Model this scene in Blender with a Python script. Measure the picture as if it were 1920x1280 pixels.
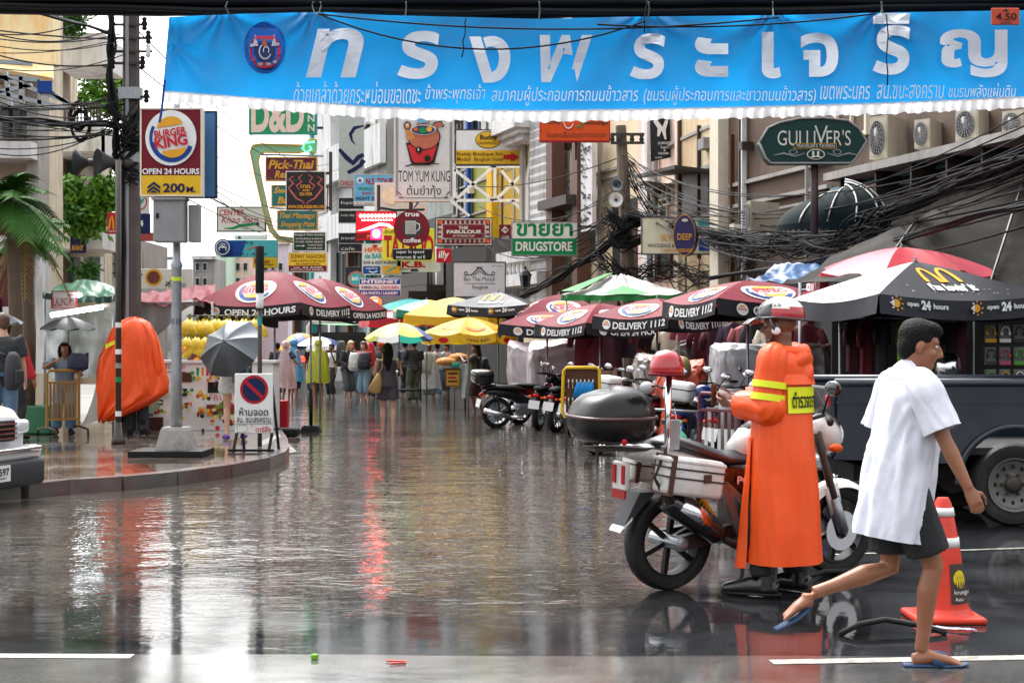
import bpy, bmesh, math, random
from mathutils import Vector, Matrix, noise
for _o in list(bpy.data.objects): bpy.data.objects.remove(_o)
R = math.radians
SC = bpy.context.scene
# ------------------------------------------------------------------ camera, sky, sun, exposure
F, CH, HY, CX = 2933.3, 1.5, 648.0, 960.0          # focal length in photo pixels, eye height, horizon row, centre column
cam = bpy.data.objects.new('camera', bpy.data.cameras.new('camera')); SC.collection.objects.link(cam)
cam.data.sensor_width = 36; cam.data.lens = F/1920*36; cam.data.shift_y = 8/1920
cam.data.clip_start = .1; cam.data.clip_end = 2000
cam.location = (0, 0, CH); cam.rotation_euler = (R(90), 0, 0); SC.camera = cam
wld = bpy.data.worlds.new('World'); SC.world = wld; wld.use_nodes = True
nt = wld.node_tree; bgn = nt.nodes['Background']
sky = nt.nodes.new('ShaderNodeTexSky'); sky.sky_type = 'NISHITA'; sky.sun_disc = False
sky.sun_elevation = R(58); sky.sun_rotation = R(-25); sky.air_density = 1.6; sky.dust_density = 6; sky.ozone_density = 1
hsv = nt.nodes.new('ShaderNodeHueSaturation'); hsv.inputs['Saturation'].default_value = .12; hsv.inputs['Value'].default_value = 1.7
nt.links.new(sky.outputs[0], hsv.inputs['Color']); nt.links.new(hsv.outputs[0], bgn.inputs[0]); bgn.inputs[1].default_value = .15
sun = bpy.data.objects.new('sun', bpy.data.lights.new('sun', 'SUN')); SC.collection.objects.link(sun)
sun.data.energy = .5; sun.data.angle = R(25); sun.data.color = (1, .97, .92)
sun.rotation_euler = (R(-32), 0, R(25))
SC.view_settings.view_transform = 'Standard'; SC.view_settings.look = 'None'; SC.view_settings.exposure = 0.95; SC.view_settings.gamma = 1
SC.cycles.max_bounces = 6; SC.cycles.diffuse_bounces = 3; SC.cycles.glossy_bounces = 4; SC.cycles.transmission_bounces = 4; SC.cycles.transparent_max_bounces = 12
SC.cycles.use_denoising = True; SC.cycles.caustics_reflective = False; SC.cycles.caustics_refractive = False
SC.cycles.sample_clamp_indirect = 4

# ------------------------------------------------------------------ helpers
def W(px, py, D): return Vector(((px-CX)/F*D, D, CH+(HY-py)/F*D))
def gD(py, z=0.): return F*(CH-z)/(py-HY)
def C(r, g, b, k=1.):
    f = lambda c: ((c/255+.055)/1.055)**2.4 if c > 10 else c/255/12.92
    return (f(r)*k, f(g)*k, f(b)*k)
MATS = {}
def M(name, col=(.5, .5, .5), rough=.5, metal=0., vary=.12, scale=6., bump=0., bscale=30., emit=None, estr=0., coat=0., alpha=1., stain=None, sscale=1.5, samt=.5, spec=.5, streak=False):
    if name in MATS: return MATS[name]
    m = bpy.data.materials.new(name); m.use_nodes = True; t = m.node_tree; b = t.nodes['Principled BSDF']
    N = t.nodes.new; L = t.links.new
    b.inputs['Roughness'].default_value = rough; b.inputs['Metallic'].default_value = metal
    b.inputs['Coat Weight'].default_value = coat; b.inputs['Coat Roughness'].default_value = .08
    b.inputs['Alpha'].default_value = alpha; b.inputs['Base Color'].default_value = (*col, 1)
    b.inputs['Specular IOR Level'].default_value = spec
    tc = N('ShaderNodeTexCoord')
    if vary:
        n = N('ShaderNodeTexNoise'); n.inputs['Scale'].default_value = scale; n.inputs['Detail'].default_value = 5; n.inputs['Roughness'].default_value = .65
        L(tc.outputs['Object'], n.inputs['Vector'])
        r = N('ShaderNodeMapRange'); r.inputs['From Min'].default_value = .3; r.inputs['From Max'].default_value = .7
        r.inputs['To Min'].default_value = 1-vary; r.inputs['To Max'].default_value = 1+vary*.6
        L(n.outputs['Fac'], r.inputs['Value'])
        v = N('ShaderNodeVectorMath'); v.operation = 'SCALE'; v.inputs[0].default_value = col
        L(r.outputs[0], v.inputs['Scale']); out = v.outputs[0]
        if stain:
            n2 = N('ShaderNodeTexNoise'); n2.inputs['Scale'].default_value = sscale; n2.inputs['Detail'].default_value = 8; n2.inputs['Roughness'].default_value = .7
            if streak:
                mp = N('ShaderNodeMapping'); mp.inputs['Scale'].default_value = (2.2, 2.2, .35); L(tc.outputs['Object'], mp.inputs[0]); L(mp.outputs[0], n2.inputs['Vector'])
            else: L(tc.outputs['Object'], n2.inputs['Vector'])
            rr = N('ShaderNodeMapRange'); rr.inputs['From Min'].default_value = .48; rr.inputs['From Max'].default_value = .68; rr.inputs['To Max'].default_value = samt
            L(n2.outputs['Fac'], rr.inputs['Value'])
            mx = N('ShaderNodeMix'); mx.data_type = 'RGBA'; L(rr.outputs[0], mx.inputs['Factor']); L(out, mx.inputs['A']); mx.inputs['B'].default_value = (*stain, 1); out = mx.outputs['Result']
        L(out, b.inputs['Base Color'])
        r2 = N('ShaderNodeMapRange'); r2.inputs['To Min'].default_value = max(0, rough-.12); r2.inputs['To Max'].default_value = min(1, rough+.12)
        L(n.outputs['Fac'], r2.inputs['Value']); L(r2.outputs[0], b.inputs['Roughness'])
    if bump:
        n3 = N('ShaderNodeTexNoise'); n3.inputs['Scale'].default_value = bscale; n3.inputs['Detail'].default_value = 4; L(tc.outputs['Object'], n3.inputs['Vector'])
        bp = N('ShaderNodeBump'); bp.inputs['Strength'].default_value = bump; bp.inputs['Distance'].default_value = .02
        L(n3.outputs['Fac'], bp.inputs['Height']); L(bp.outputs[0], b.inputs['Normal'])
    if emit: b.inputs['Emission Color'].default_value = (*emit, 1); b.inputs['Emission Strength'].default_value = estr
    MATS[name] = m; return m
# a second scene to evaluate text and modifiers in
TMP = bpy.data.scenes.new('workbench')
def evaluated(o):
    TMP.collection.objects.link(o); vl = TMP.view_layers[0]; vl.update()
    me = bpy.data.meshes.new_from_object(o.evaluated_get(vl.depsgraph)); TMP.collection.objects.unlink(o); d = o.data
    bpy.data.objects.remove(o)
    return me
class MB:
    """collects shapes, then becomes ONE mesh object"""
    def __init__(s): s.v = []; s.f = []; s.m = []; s.mats = []; s.smooth = False
    def mi(s, m):
        if m is None: return 0
        if m not in s.mats: s.mats.append(m)
        return s.mats.index(m)
    def add(s, vs, fs, m=None):
        k = len(s.v); i = s.mi(m); s.v += [Vector(p) for p in vs]; s.f += [tuple(a+k for a in f) for f in fs]; s.m += [i]*len(fs); return s
    def box(s, c, d, m=None, rz=0., rot=None, bev=0.):
        hx, hy, hz = d[0]/2, d[1]/2, d[2]/2; rt = rot or Matrix.Rotation(rz, 3, 'Z'); c = Vector(c)
        b = min(bev, hx*.9, hy*.9, hz*.9)
        if b <= 0:
            vs = [Vector((x, y, z)) for z in (-hz, hz) for x, y in ((-hx, -hy), (hx, -hy), (hx, hy), (-hx, hy))]
            fs = [(3, 2, 1, 0), (4, 5, 6, 7), (0, 1, 5, 4), (1, 2, 6, 5), (2, 3, 7, 6), (3, 0, 4, 7)]
        else:
            bm = bmesh.new(); bmesh.ops.create_cube(bm, size=1); bmesh.ops.scale(bm, vec=d, verts=bm.verts)
            bmesh.ops.bevel(bm, geom=bm.edges, offset=b, segments=2, affect='EDGES', profile=.5)
            bm.verts.index_update(); vs = [v.co.copy() for v in bm.verts]; fs = [tuple(v.index for v in f.verts) for f in bm.faces]; bm.free()
        return s.add([c+rt@v for v in vs], fs, m)
    def bar(s, a, b, w, h=None, m=None, up=(0, 0, 1)):
        a, b = Vector(a), Vector(b); h = h or w; t = (b-a); l = t.length; t.normalize(); u = Vector(up)
        if abs(t.dot(u)) > .98: u = Vector((0, 1, 0))
        sx = t.cross(u).normalized(); uz = sx.cross(t)
        return s.box((a+b)/2, (l, w, h), m, rot=Matrix((t, sx, uz)).transposed())
    def loft(s, pts, rad, m=None, side=(1, 0, 0), seg=10, cap=True, mod=None):
        pts = [Vector(p) for p in pts]; n = len(pts); vs = []; side = Vector(side)
        for i, p in enumerate(pts):
            t = (pts[min(i+1, n-1)]-pts[max(i-1, 0)]); t = t.normalized() if t.length > 1e-9 else Vector((0, 0, 1))
            sx = side-t*side.dot(t)
            if sx.length < 1e-3: sx = t.orthogonal()
            sx.normalize(); sy = t.cross(sx); side = sx if i else side
            r = rad[i] if isinstance(rad, (list, tuple)) else rad; rx, ry = r if isinstance(r, (list, tuple)) else (r, r)
            for k in range(seg):
                a = 2*math.pi*k/seg; q = mod(i/(n-1), a) if mod else 1.
                vs.append(p+sx*(math.cos(a)*rx*q)+sy*(math.sin(a)*ry*q))
        fs = [(i*seg+k, i*seg+(k+1) % seg, (i+1)*seg+(k+1) % seg, (i+1)*seg+k) for i in range(n-1) for k in range(seg)]
        if cap: fs += [tuple(range(seg-1, -1, -1)), tuple((n-1)*seg+k for k in range(seg))]
        return s.add(vs, fs, m)
    def tube(s, pts, r, m=None, seg=6): return s.loft(pts, r, m, side=(.31, .17, .93), seg=seg)
    def ell(s, c, r, m=None, rot=None, seg=12, rings=8):
        c = Vector(c); rot = rot or Matrix.Identity(3); vs = [c+rot@Vector((0, 0, -r[2]))]
        for i in range(1, rings):
            a = math.pi*i/rings
            for k in range(seg):
                b = 2*math.pi*k/seg; vs.append(c+rot@Vector((math.sin(a)*math.cos(b)*r[0], math.sin(a)*math.sin(b)*r[1], -math.cos(a)*r[2])))
        vs.append(c+rot@Vector((0, 0, r[2]))); e = len(vs)-1; fs = [(0, 1+(k+1) % seg, 1+k) for k in range(seg)]
        for i in range(rings-2):
            for k in range(seg): fs.append((1+i*seg+k, 1+i*seg+(k+1) % seg, 1+(i+1)*seg+(k+1) % seg, 1+(i+1)*seg+k))
        fs += [(e, 1+(rings-2)*seg+k, 1+(rings-2)*seg+(k+1) % seg) for k in range(seg)]
        return s.add(vs, fs, m)
    def lathe(s, prof, c=(0, 0, 0), axis='Z', seg=20, m=None, rot=None):
        c = Vector(c); n = len(prof); vs = []
        for r, h in prof:
            for k in range(seg):
                a = 2*math.pi*k/seg; x, y = r*math.cos(a), r*math.sin(a)
                p = Vector((x, y, h)) if axis == 'Z' else (Vector((x, h, y)) if axis == 'Y' else Vector((h, x, y)))
                vs.append(c+(rot@p if rot else p))
        fs = [(i*seg+k, i*seg+(k+1) % seg, (i+1)*seg+(k+1) % seg, (i+1)*seg+k) for i in range(n-1) for k in range(seg)]
        ring = prof[0] == prof[-1]
        if prof[0][0] > 1e-6 and not ring: fs.append(tuple(range(seg-1, -1, -1)))
        if prof[-1][0] > 1e-6 and not ring: fs.append(tuple((n-1)*seg+k for k in range(seg)))
        return s.add(vs, fs, m)
    def torus(s, c, R_, r, axis='Y', m=None, seg=28, sub=8, sq=1.):
        return s.lathe_ring(c, R_, r, axis, m, seg, sub, sq)
    def lathe_ring(s, c, R_, r, axis, m, seg, sub, sq):
        c = Vector(c); vs = []
        for k in range(seg):
            a = 2*math.pi*k/seg
            for j in range(sub):
                b = 2*math.pi*j/sub; q = R_+r*math.cos(b); h = r*sq*math.sin(b); x, y = q*math.cos(a), q*math.sin(a)
                vs.append(c+(Vector((x, y, h)) if axis == 'Z' else Vector((x, h, y)) if axis == 'Y' else Vector((h, x, y))))
        fs = [(k*sub+j, ((k+1) % seg)*sub+j, ((k+1) % seg)*sub+(j+1) % sub, k*sub+(j+1) % sub) for k in range(seg) for j in range(sub)]
        return s.add(vs, fs, m)
    def prism(s, poly, d, m=None):
        """poly: 3-D outline (planar), d: depth vector"""
        poly = [Vector(p) for p in poly]; d = Vector(d); n = len(poly)
        return s.add(poly+[p+d for p in poly], [tuple(range(n)), tuple(range(2*n-1, n-1, -1))]+[(i, i+n, (i+1) % n+n, (i+1) % n) for i in range(n)], m)
    def grid(s, fn, nu, nv, m=None, closed=False):
        vs = [fn(i/nu, j/nv) for j in range(nv+1) for i in range(nu+1)]; w = nu+1
        return s.add(vs, [(j*w+i, j*w+i+1, (j+1)*w+i+1, (j+1)*w+i) for j in range(nv) for i in range(nu)], m)
LOCAL = set()
def root_of(o):
    while o.parent: o = o.parent
    return o
def tag(o, label=None, cat=None, group=None, kind=None):
    for k, v in (('label', label), ('category', cat), ('group', group), ('kind', kind)):
        if v: o[k] = v
    return o
def thing(name, label, cat, loc=(0, 0, 0), group=None, rz=None, local=False, scale=1.):
    o = bpy.data.objects.new(name, None); SC.collection.objects.link(o); o.location = loc; o.empty_display_size = .1
    if rz is not None or local: LOCAL.add(o); o.rotation_euler.z = rz or 0; o.scale = (scale,)*3
    return tag(o, label, cat, group)
def link(name, me, parent=None):
    o = bpy.data.objects.new(name, me); SC.collection.objects.link(o)
    if parent: o.parent = parent
    return o
def part(name, mb, mat=None, parent=None, smooth=False, label=None, fix=True):
    """links a builder as one mesh object; world-space shapes are moved into the frame of their thing"""
    me = bpy.data.meshes.new(name); vs = mb.v
    if parent:
        rt = root_of(parent)
        if rt not in LOCAL and rt.type == 'EMPTY': off = rt.location; vs = [v-off for v in vs]
    me.from_pydata([tuple(v) for v in vs], [], mb.f)
    for m in (mb.mats or [mat]): me.materials.append(m)
    if mb.mats: me.polygons.foreach_set('material_index', mb.m)
    if smooth: me.polygons.foreach_set('use_smooth', [True]*len(mb.f))
    if fix:
        bm = bmesh.new(); bm.from_mesh(me); bmesh.ops.recalc_face_normals(bm, faces=bm.faces); bm.to_mesh(me); bm.free()
    if smooth == 'auto':
        try: me.set_sharp_from_angle(angle=R(38))
        except Exception: pass
    o = link(name, me, parent)
    if label: o['label'] = label
    return o
def solo(name, mb, mat, label, cat, group=None, smooth=False, kind=None, fix=True):
    """a thing that is one mesh, its origin at its base"""
    n = len(mb.v); c = Vector((sum(v.x for v in mb.v)/n, sum(v.y for v in mb.v)/n, min(v.z for v in mb.v)))
    mb.v = [v-c for v in mb.v]; o = part(name, mb, mat, None, smooth, fix=fix); o.location = c
    return tag(o, label, cat, group, kind)
# flat prints: lettering and emblems, in a unit square, mapped by a function onto any surface
TXT = {}
def glyphs(s, bold=0., shear=0.):
    k = (s, bold, shear)
    if k not in TXT:
        cu = bpy.data.curves.new('t', 'FONT'); cu.body = s; cu.offset = bold; cu.shear = shear; cu.resolution_u = 4; cu.fill_mode = 'BOTH'; cu.space_line = .95; cu.align_x = 'CENTER' if '\n' in s else 'LEFT'
        me = evaluated(bpy.data.objects.new('t', cu)); vs = [v.co.copy() for v in me.vertices]; fs = [tuple(p.vertices) for p in me.polygons]; bpy.data.meshes.remove(me); bpy.data.curves.remove(cu)
        if not vs: vs = [Vector((0, 0, 0))]; fs = []
        x0, x1 = min(v.x for v in vs), max(v.x for v in vs); y0, y1 = min(v.y for v in vs), max(v.y for v in vs)
        TXT[k] = ([((v.x-x0)/max(1e-6, x1-x0), (v.y-y0)/max(1e-6, y1-y0)) for v in vs], fs)
    return TXT[k]
def slice_flat(uv, fs, n):
    bm = bmesh.new(); vv = [bm.verts.new((u, v, 0)) for u, v in uv]
    for f in fs:
        try: bm.faces.new([vv[i] for i in f])
        except ValueError: pass
    xs = [u for u, v in uv]; ys = [v for u, v in uv]
    for ax, lo, hi in ((0, min(xs), max(xs)), (1, min(ys), max(ys))):
        k = math.floor(lo*n)+1
        while k/n < hi:
            co = [0, 0, 0]; co[ax] = k/n; no = [0, 0, 0]; no[ax] = 1
            bmesh.ops.bisect_plane(bm, geom=bm.verts[:]+bm.edges[:]+bm.faces[:], dist=1e-6, plane_co=co, plane_no=no); k += 1
    bm.verts.index_update(); r = [(v.co.x, v.co.y) for v in bm.verts], [tuple(v.index for v in f.verts) for f in bm.faces]; bm.free(); return r
class Print:
    """shapes on a surface; P(u, v, lift) gives the 3-D point"""
    def __init__(s, P, cut=0, lift=.004, step=.0025): s.P = P; s.mb = MB(); s.tx = MB(); s.cut = cut; s.z = lift; s.step = step
    def put(s, uv, fs, m, mb):
        if s.cut and fs: uv, fs = slice_flat(uv, fs, s.cut)
        mb.add([s.P(u, v, s.z) for u, v in uv], fs, m); s.z += s.step
    def text(s, t, x0, y0, x1, y1, m, bold=.012, shear=0., turn=0.):
        g, fs = glyphs(t, bold, shear); w, h = x1-x0, y1-y0; c, sn = math.cos(turn), math.sin(turn); cx, cy = (x0+x1)/2, (y0+y1)/2; uv = []
        for a, b in g:
            x, y = (a-.5)*w, (b-.5)*h; uv.append((cx+x*c-y*sn, cy+x*sn+y*c))
        s.put(uv, fs, m, s.tx); return s
    def rect(s, x0, y0, x1, y1, m): s.put([(x0, y0), (x1, y0), (x1, y1), (x0, y1)], [(0, 1, 2, 3)], m, s.mb); return s
    def poly(s, pts, m): s.put(list(pts), [tuple(range(len(pts)))], m, s.mb); return s
    def ell(s, cx, cy, rx, ry, m, n=28, a0=0., a1=360., inner=0., turn=0.):
        full = a1-a0 >= 360; k = n if full else n+1; pts = []; c, sn = math.cos(turn), math.sin(turn)
        for i in range(k):
            a = R(a0+(a1-a0)*i/n); pts.append((math.cos(a), math.sin(a)))
        T = lambda x, y: (cx+x*rx*c-y*ry*sn, cy+x*rx*sn+y*ry*c)
        if inner:
            uv = [T(x, y) for x, y in pts]+[T(x*inner, y*inner) for x, y in pts]; fs = [(i, (i+1) % k, (i+1) % k+k, i+k) for i in range(k if full else k-1)]
        else: uv = [T(x, y) for x, y in pts]; fs = [tuple(range(k))]
        s.put(uv, fs, m, s.mb); return s
    def done(s, parent, mark='print', letters='lettering'):
        if s.mb.f: part(mark, s.mb, None, parent, fix=False)
        if s.tx.f: part(letters, s.tx, None, parent, fix=False)
def pxplane(x0, y0, x1, y1, D):
    """unit square over a pixel rectangle (y0 top) on the plane at depth D, facing the street's near end"""
    def P(u, v, l): p = W(x0+(x1-x0)*u, y1+(y0-y1)*v, D); return Vector((p.x, D-l, p.z))
    return P
def pxP(D):
    """prints in photo pixels on the plane at depth D"""
    def P(u, v, l): p = W(u, v, D); return Vector((p.x, D-l, p.z))
    return P
class PxPrint(Print):
    def __init__(s, D, lift=.004): super().__init__(pxP(D), 0, lift, .003+.00006*D)
    def text(s, t, x0, y0, x1, y1, m, bold=.012, shear=0., turn=0.):
        return super().text(t, x0, y1, x1, y0, m, bold, shear, turn)
# plain paints
def paint(n, r, g, b, rough=.55, k=.85, vary=.1, **kw): kw.setdefault('spec', .22); return M(n, C(r, g, b, k), rough, vary=vary, **kw)
white = paint('white_paint', 240, 240, 238); black = paint('black_paint', 22, 22, 24); red = paint('red_paint', 190, 25, 40); maroon = paint('maroon_paint', 120, 22, 40)
yellow = paint('yellow_paint', 238, 190, 40); blue = paint('blue_paint', 20, 70, 150); green = paint('green_paint', 10, 140, 80); orange = paint('orange_paint', 230, 90, 25); navy = paint('navy_paint', 24, 36, 80)
cream = paint('cream_paint', 235, 225, 205); grey = paint('grey_paint', 150, 150, 152); dgrey = paint('dark_grey_paint', 60, 62, 66); brown = paint('brown_paint', 92, 58, 40); teal = paint('teal_paint', 60, 160, 160); gold = paint('gold_paint', 235, 170, 50)
steel = M('galvanised_steel', C(150, 155, 160), .42, .75, vary=.2, scale=9); chrome = M('chrome', C(215, 215, 220), .14, 1., vary=.05); dsteel = M('dark_steel', C(52, 48, 46), .5, .3, vary=.25, scale=12, stain=C(90, 50, 30), sscale=5, samt=.5)
rubber = M('rubber', C(24, 24, 26), .65, vary=.3, spec=.3, stain=C(70, 64, 58), sscale=5, samt=.35); cablem = M('cable_black', C(22, 22, 25), .7, vary=.2, spec=.2); concrete = M('concrete', C(150, 146, 140), .8, vary=.25, scale=5, bump=.25, stain=C(70, 68, 64), sscale=3, samt=.6)
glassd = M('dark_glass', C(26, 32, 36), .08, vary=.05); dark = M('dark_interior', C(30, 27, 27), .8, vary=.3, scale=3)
# ------------------------------------------------------------------ figures
def melt(mb, voxel, smooth=4, name='body', dec=0.):
    """one continuous skin over the collected volumes"""
    me = bpy.data.meshes.new(name); me.from_pydata([tuple(v) for v in mb.v], [], mb.f)
    bm = bmesh.new(); bm.from_mesh(me); bmesh.ops.recalc_face_normals(bm, faces=bm.faces); bm.to_mesh(me); bm.free()
    o = bpy.data.objects.new(name, me); r = o.modifiers.new('r', 'REMESH'); r.mode = 'VOXEL'; r.voxel_size = voxel; r.use_smooth_shade = True
    if smooth: q = o.modifiers.new('s', 'SMOOTH'); q.factor = .5; q.iterations = smooth
    if dec: d = o.modifiers.new('d', 'DECIMATE'); d.ratio = dec
    out = evaluated(o); bpy.data.meshes.remove(me)
    out.polygons.foreach_set('use_smooth', [True]*len(out.polygons)); return out
def soft(name, mb, mat, parent, voxel, smooth=4, label=None, dec=0., wrinkle=0.):
    me = melt(mb, voxel, smooth, name, dec); me.materials.append(mat)
    if wrinkle:
        nr = [v.normal.copy() for v in me.vertices]
        for v, n_ in zip(me.vertices, nr): q = v.co; k = 1.1-2.6*abs(noise.noise(Vector((q.x*6+q.z*.8, q.y*6-q.z*.6, q.z*1.7))))+.45*(1-2.2*abs(noise.noise(Vector((q.x*9-q.z*9, q.y*9+q.z*7, q.z*5))))); v.co = q+n_*k*wrinkle
    o = link(name, me, parent)
    if label: o['label'] = label
    return o
def ik(a, b, l1, l2, pole):
    a, b = Vector(a), Vector(b); d = b-a; L = min(d.length, (l1+l2)*.999); d.normalize(); b = a+d*L
    x = (l1*l1-l2*l2+L*L)/(2*L); y = math.sqrt(max(0, l1*l1-x*x)); p = Vector(pole); p = (p-d*p.dot(d)).normalized()
    return a+d*x+p*y, b
class Pose:
    """joints of a standing body 1.75 m tall; forward +y, right +x"""
    def __init__(s, lhand=(-.26, .06, .78), rhand=(.26, .06, .78), lfoot=(-.1, 0, .08), rfoot=(.1, 0, .08), pelvis=(0, 0, .95), lean=0., head=(0., 0.), lpole=(-.4, -1, -.2), rpole=(.4, -1, -.2), ltoe=None, rtoe=None, twist=0., side=0.):
        s.pel = Vector(pelvis); Rm = Matrix.Rotation(twist, 3, 'Z')@Matrix.Rotation(side, 3, 'Y')@Matrix.Rotation(-lean, 3, 'X'); s.rm = Rm; up = lambda x, y, z: s.pel+Rm@Vector((x, y, z)); s.up = up
        s.waist = up(0, .01, .16); s.chest = up(0, .015, .36); s.neck = up(0, -.01, .52); s.sh = [up(-.185, -.01, .47), up(.185, -.01, .47)]
        s.hrot = Rm@Matrix.Rotation(head[1], 3, 'Z')@Matrix.Rotation(-head[0], 3, 'X'); s.headc = s.neck+s.hrot@Vector((0, .025, .155))
        s.hip = [s.pel+Vector((-.09, 0, -.03)), s.pel+Vector((.09, 0, -.03))]
        s.el, s.wr, s.kn, s.an = [0, 0], [0, 0], [0, 0], [0, 0]
        for i, (h, p) in enumerate(((lhand, lpole), (rhand, rpole))): s.el[i], s.wr[i] = ik(s.sh[i], h, .29, .26, p)
        for i, f in enumerate((lfoot, rfoot)): s.kn[i], s.an[i] = ik(s.hip[i], f, .44, .42, (0, 1, .05))
        s.toe = [Vector(ltoe) if ltoe else s.an[0]+Vector((-.03, .17, -.06)), Vector(rtoe) if rtoe else s.an[1]+Vector((.03, .17, -.06))]
def hand(mb, wr, d, palmn, side, curl=.5, k=1.):
    """palm, four unequal bent fingers and a thumb from the side of the palm; d along the hand, palmn out of the palm, side towards the thumb"""
    d, n, t = Vector(d).normalized(), Vector(palmn), Vector(side); n = (n-d*n.dot(d)).normalized(); t = (t-d*t.dot(d)-n*t.dot(n)).normalized(); wr = Vector(wr)
    mb.loft([wr-d*.01, wr+d*.03*k, wr+d*.085*k], [(.026*k, .019*k), (.036*k, .016*k), (.04*k, .013*k)], side=t)
    for j, (o, l) in enumerate(((.03, .072), (.01, .08), (-.01, .074), (-.03, .058))):
        p = wr+d*.085*k+t*o*k; pts = [p-d*.012]; a = curl*.5; c = curl*(1+.12*j)
        for sgl in (.45, .32, .25):
            q = pts[-1]+(d*math.cos(a)+n*math.sin(a))*l*k*sgl*(1.15 if sgl == .45 else 1); pts.append(q); a += c
        mb.loft(pts, [.0085*k, .0085*k, .0078*k, .0062*k], side=t, seg=8)
    p = wr+d*.025*k+t*.028*k
    mb.loft([p-t*.012, p+(d*.6+t*.75)*.032*k+n*.008, p+(d*.95+t*.62)*.055*k+n*.02, p+(d*1.2+t*.4)*.068*k+n*.032], [.012*k, .0105*k, .009*k, .007*k], side=n, seg=8)
def body_volumes(P, mb, voxel, bare=True, stout=1., female=False, lcurl=.5, rcurl=.5, lpalm=None, rpalm=None, barefoot=True):
    hr = P.hrot; hc = P.headc; A = lambda x, y, z: hc+hr@Vector((x, y, z))
    mb.ell(A(0, -.012, .025), (.076, .095, .088), rot=hr, seg=16, rings=12); mb.ell(A(0, .022, -.035), (.062, .068, .082), rot=hr, seg=16, rings=12); mb.ell(A(0, .06, -.092), (.03, .03, .024), rot=hr)   # skull, jaw, chin
    mb.loft([A(0, .088, .018), A(0, .104, -.012), A(0, .112, -.028), A(0, .09, -.038)], [.008, .011, .015, .012], side=hr@Vector((1, 0, 0)))        # nose
    for q in (-1, 1):
        mb.ell(A(.079*q, -.006, -.012), (.012, .022, .034), rot=hr); mb.ell(A(.03*q, .073, .03), (.024, .014, .008), rot=hr); mb.ell(A(.036*q, .058, -.03), (.024, .022, .02), rot=hr)      # ears, brows, cheeks
    mb.ell(A(0, .082, -.058), (.026, .011, .006), rot=hr); mb.ell(A(0, .08, -.07), (.021, .011, .007), rot=hr)                                     # lips
    nk = P.neck; mb.loft([nk-P.rm@Vector((0, .0, .06)), nk+(hc-nk)*.35, A(0, -.02, -.05)], [.066, .054*(.88 if female else 1), .056], seg=12)
    sx = P.rm@Vector((1, 0, 0)); w = .9 if female else 1.
    mb.loft([P.pel-Vector((0, 0, .07)), P.pel, P.waist, P.up(0, .012, .27), P.chest, P.up(0, 0, .45), P.up(0, -.012, .52)],
            [(.14, .095*stout), (.165*(1.04 if female else 1), .115*stout), (.135*w*stout**.5, .1*stout), (.145*w, .108*stout), (.165*w, .115), (.15*w, .085), (.06, .05)], side=sx, seg=16)
    for i, q in enumerate((-1, 1)):
        sh, el, wr = P.sh[i], P.el[i], P.wr[i]; mid = (sh+el)/2; fm = el.lerp(wr, .3)
        mb.loft([P.up(.1*q, -.01, .46), sh, sh.lerp(el, .2), mid, el, fm, wr], [.05, .058*w, .054*w, .046*w, .037*w, .04*w, .026*w], seg=12)
        d = (wr-el).normalized(); pn = Vector((lpalm, rpalm)[i]) if (lpalm, rpalm)[i] else P.rm@Vector((-q, 0, 0)); th = P.rm@Vector((0, 1, .2))
        if abs(d.dot(th.normalized())) > .8: th = Vector((0, 0, 1))
        hand(mb, wr, d, pn, th, (lcurl, rcurl)[i], 1. if not female else .92)
        h, k, a, t = P.hip[i], P.kn[i], P.an[i], P.toe[i]
        mb.loft([h+Vector((0, 0, .05)), h.lerp(k, .18), h.lerp(k, .6), k, k.lerp(a, .3)-(P.rm@Vector((0, .012, 0))), k.lerp(a, .75), a], [.088, .085, .067, .052, .054, .036, .033], seg=14)
        f = (t-a); fd = f.normalized(); heel = a-Vector((fd.x, fd.y, 0))*.045+Vector((0, 0, -.045)) if a.z < .25 else a-fd*.02-(k-a).normalized()*.05
        mb.loft([heel, a.lerp(t, .25)-Vector((0, 0, .015)), t-fd*.05, t+fd*.03], [.032, .038, (.043, .025), (.034, .014)], side=P.rm@Vector((1, 0, 0)), seg=10)
        if voxel < .01:
            sv = (P.rm@Vector((1, 0, 0))); 
            for j in range(5): b = t+sv*q*(-.034+.017*j)*1.; mb.loft([b-fd*.03, b+fd*(.05-.008*j)], [.010, .008], seg=6)
def tubes_along(mb, pts, rads, side=(1, 0, 0), seg=14, mod=None): mb.loft(pts, rads, side=side, seg=seg, mod=mod)
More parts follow.
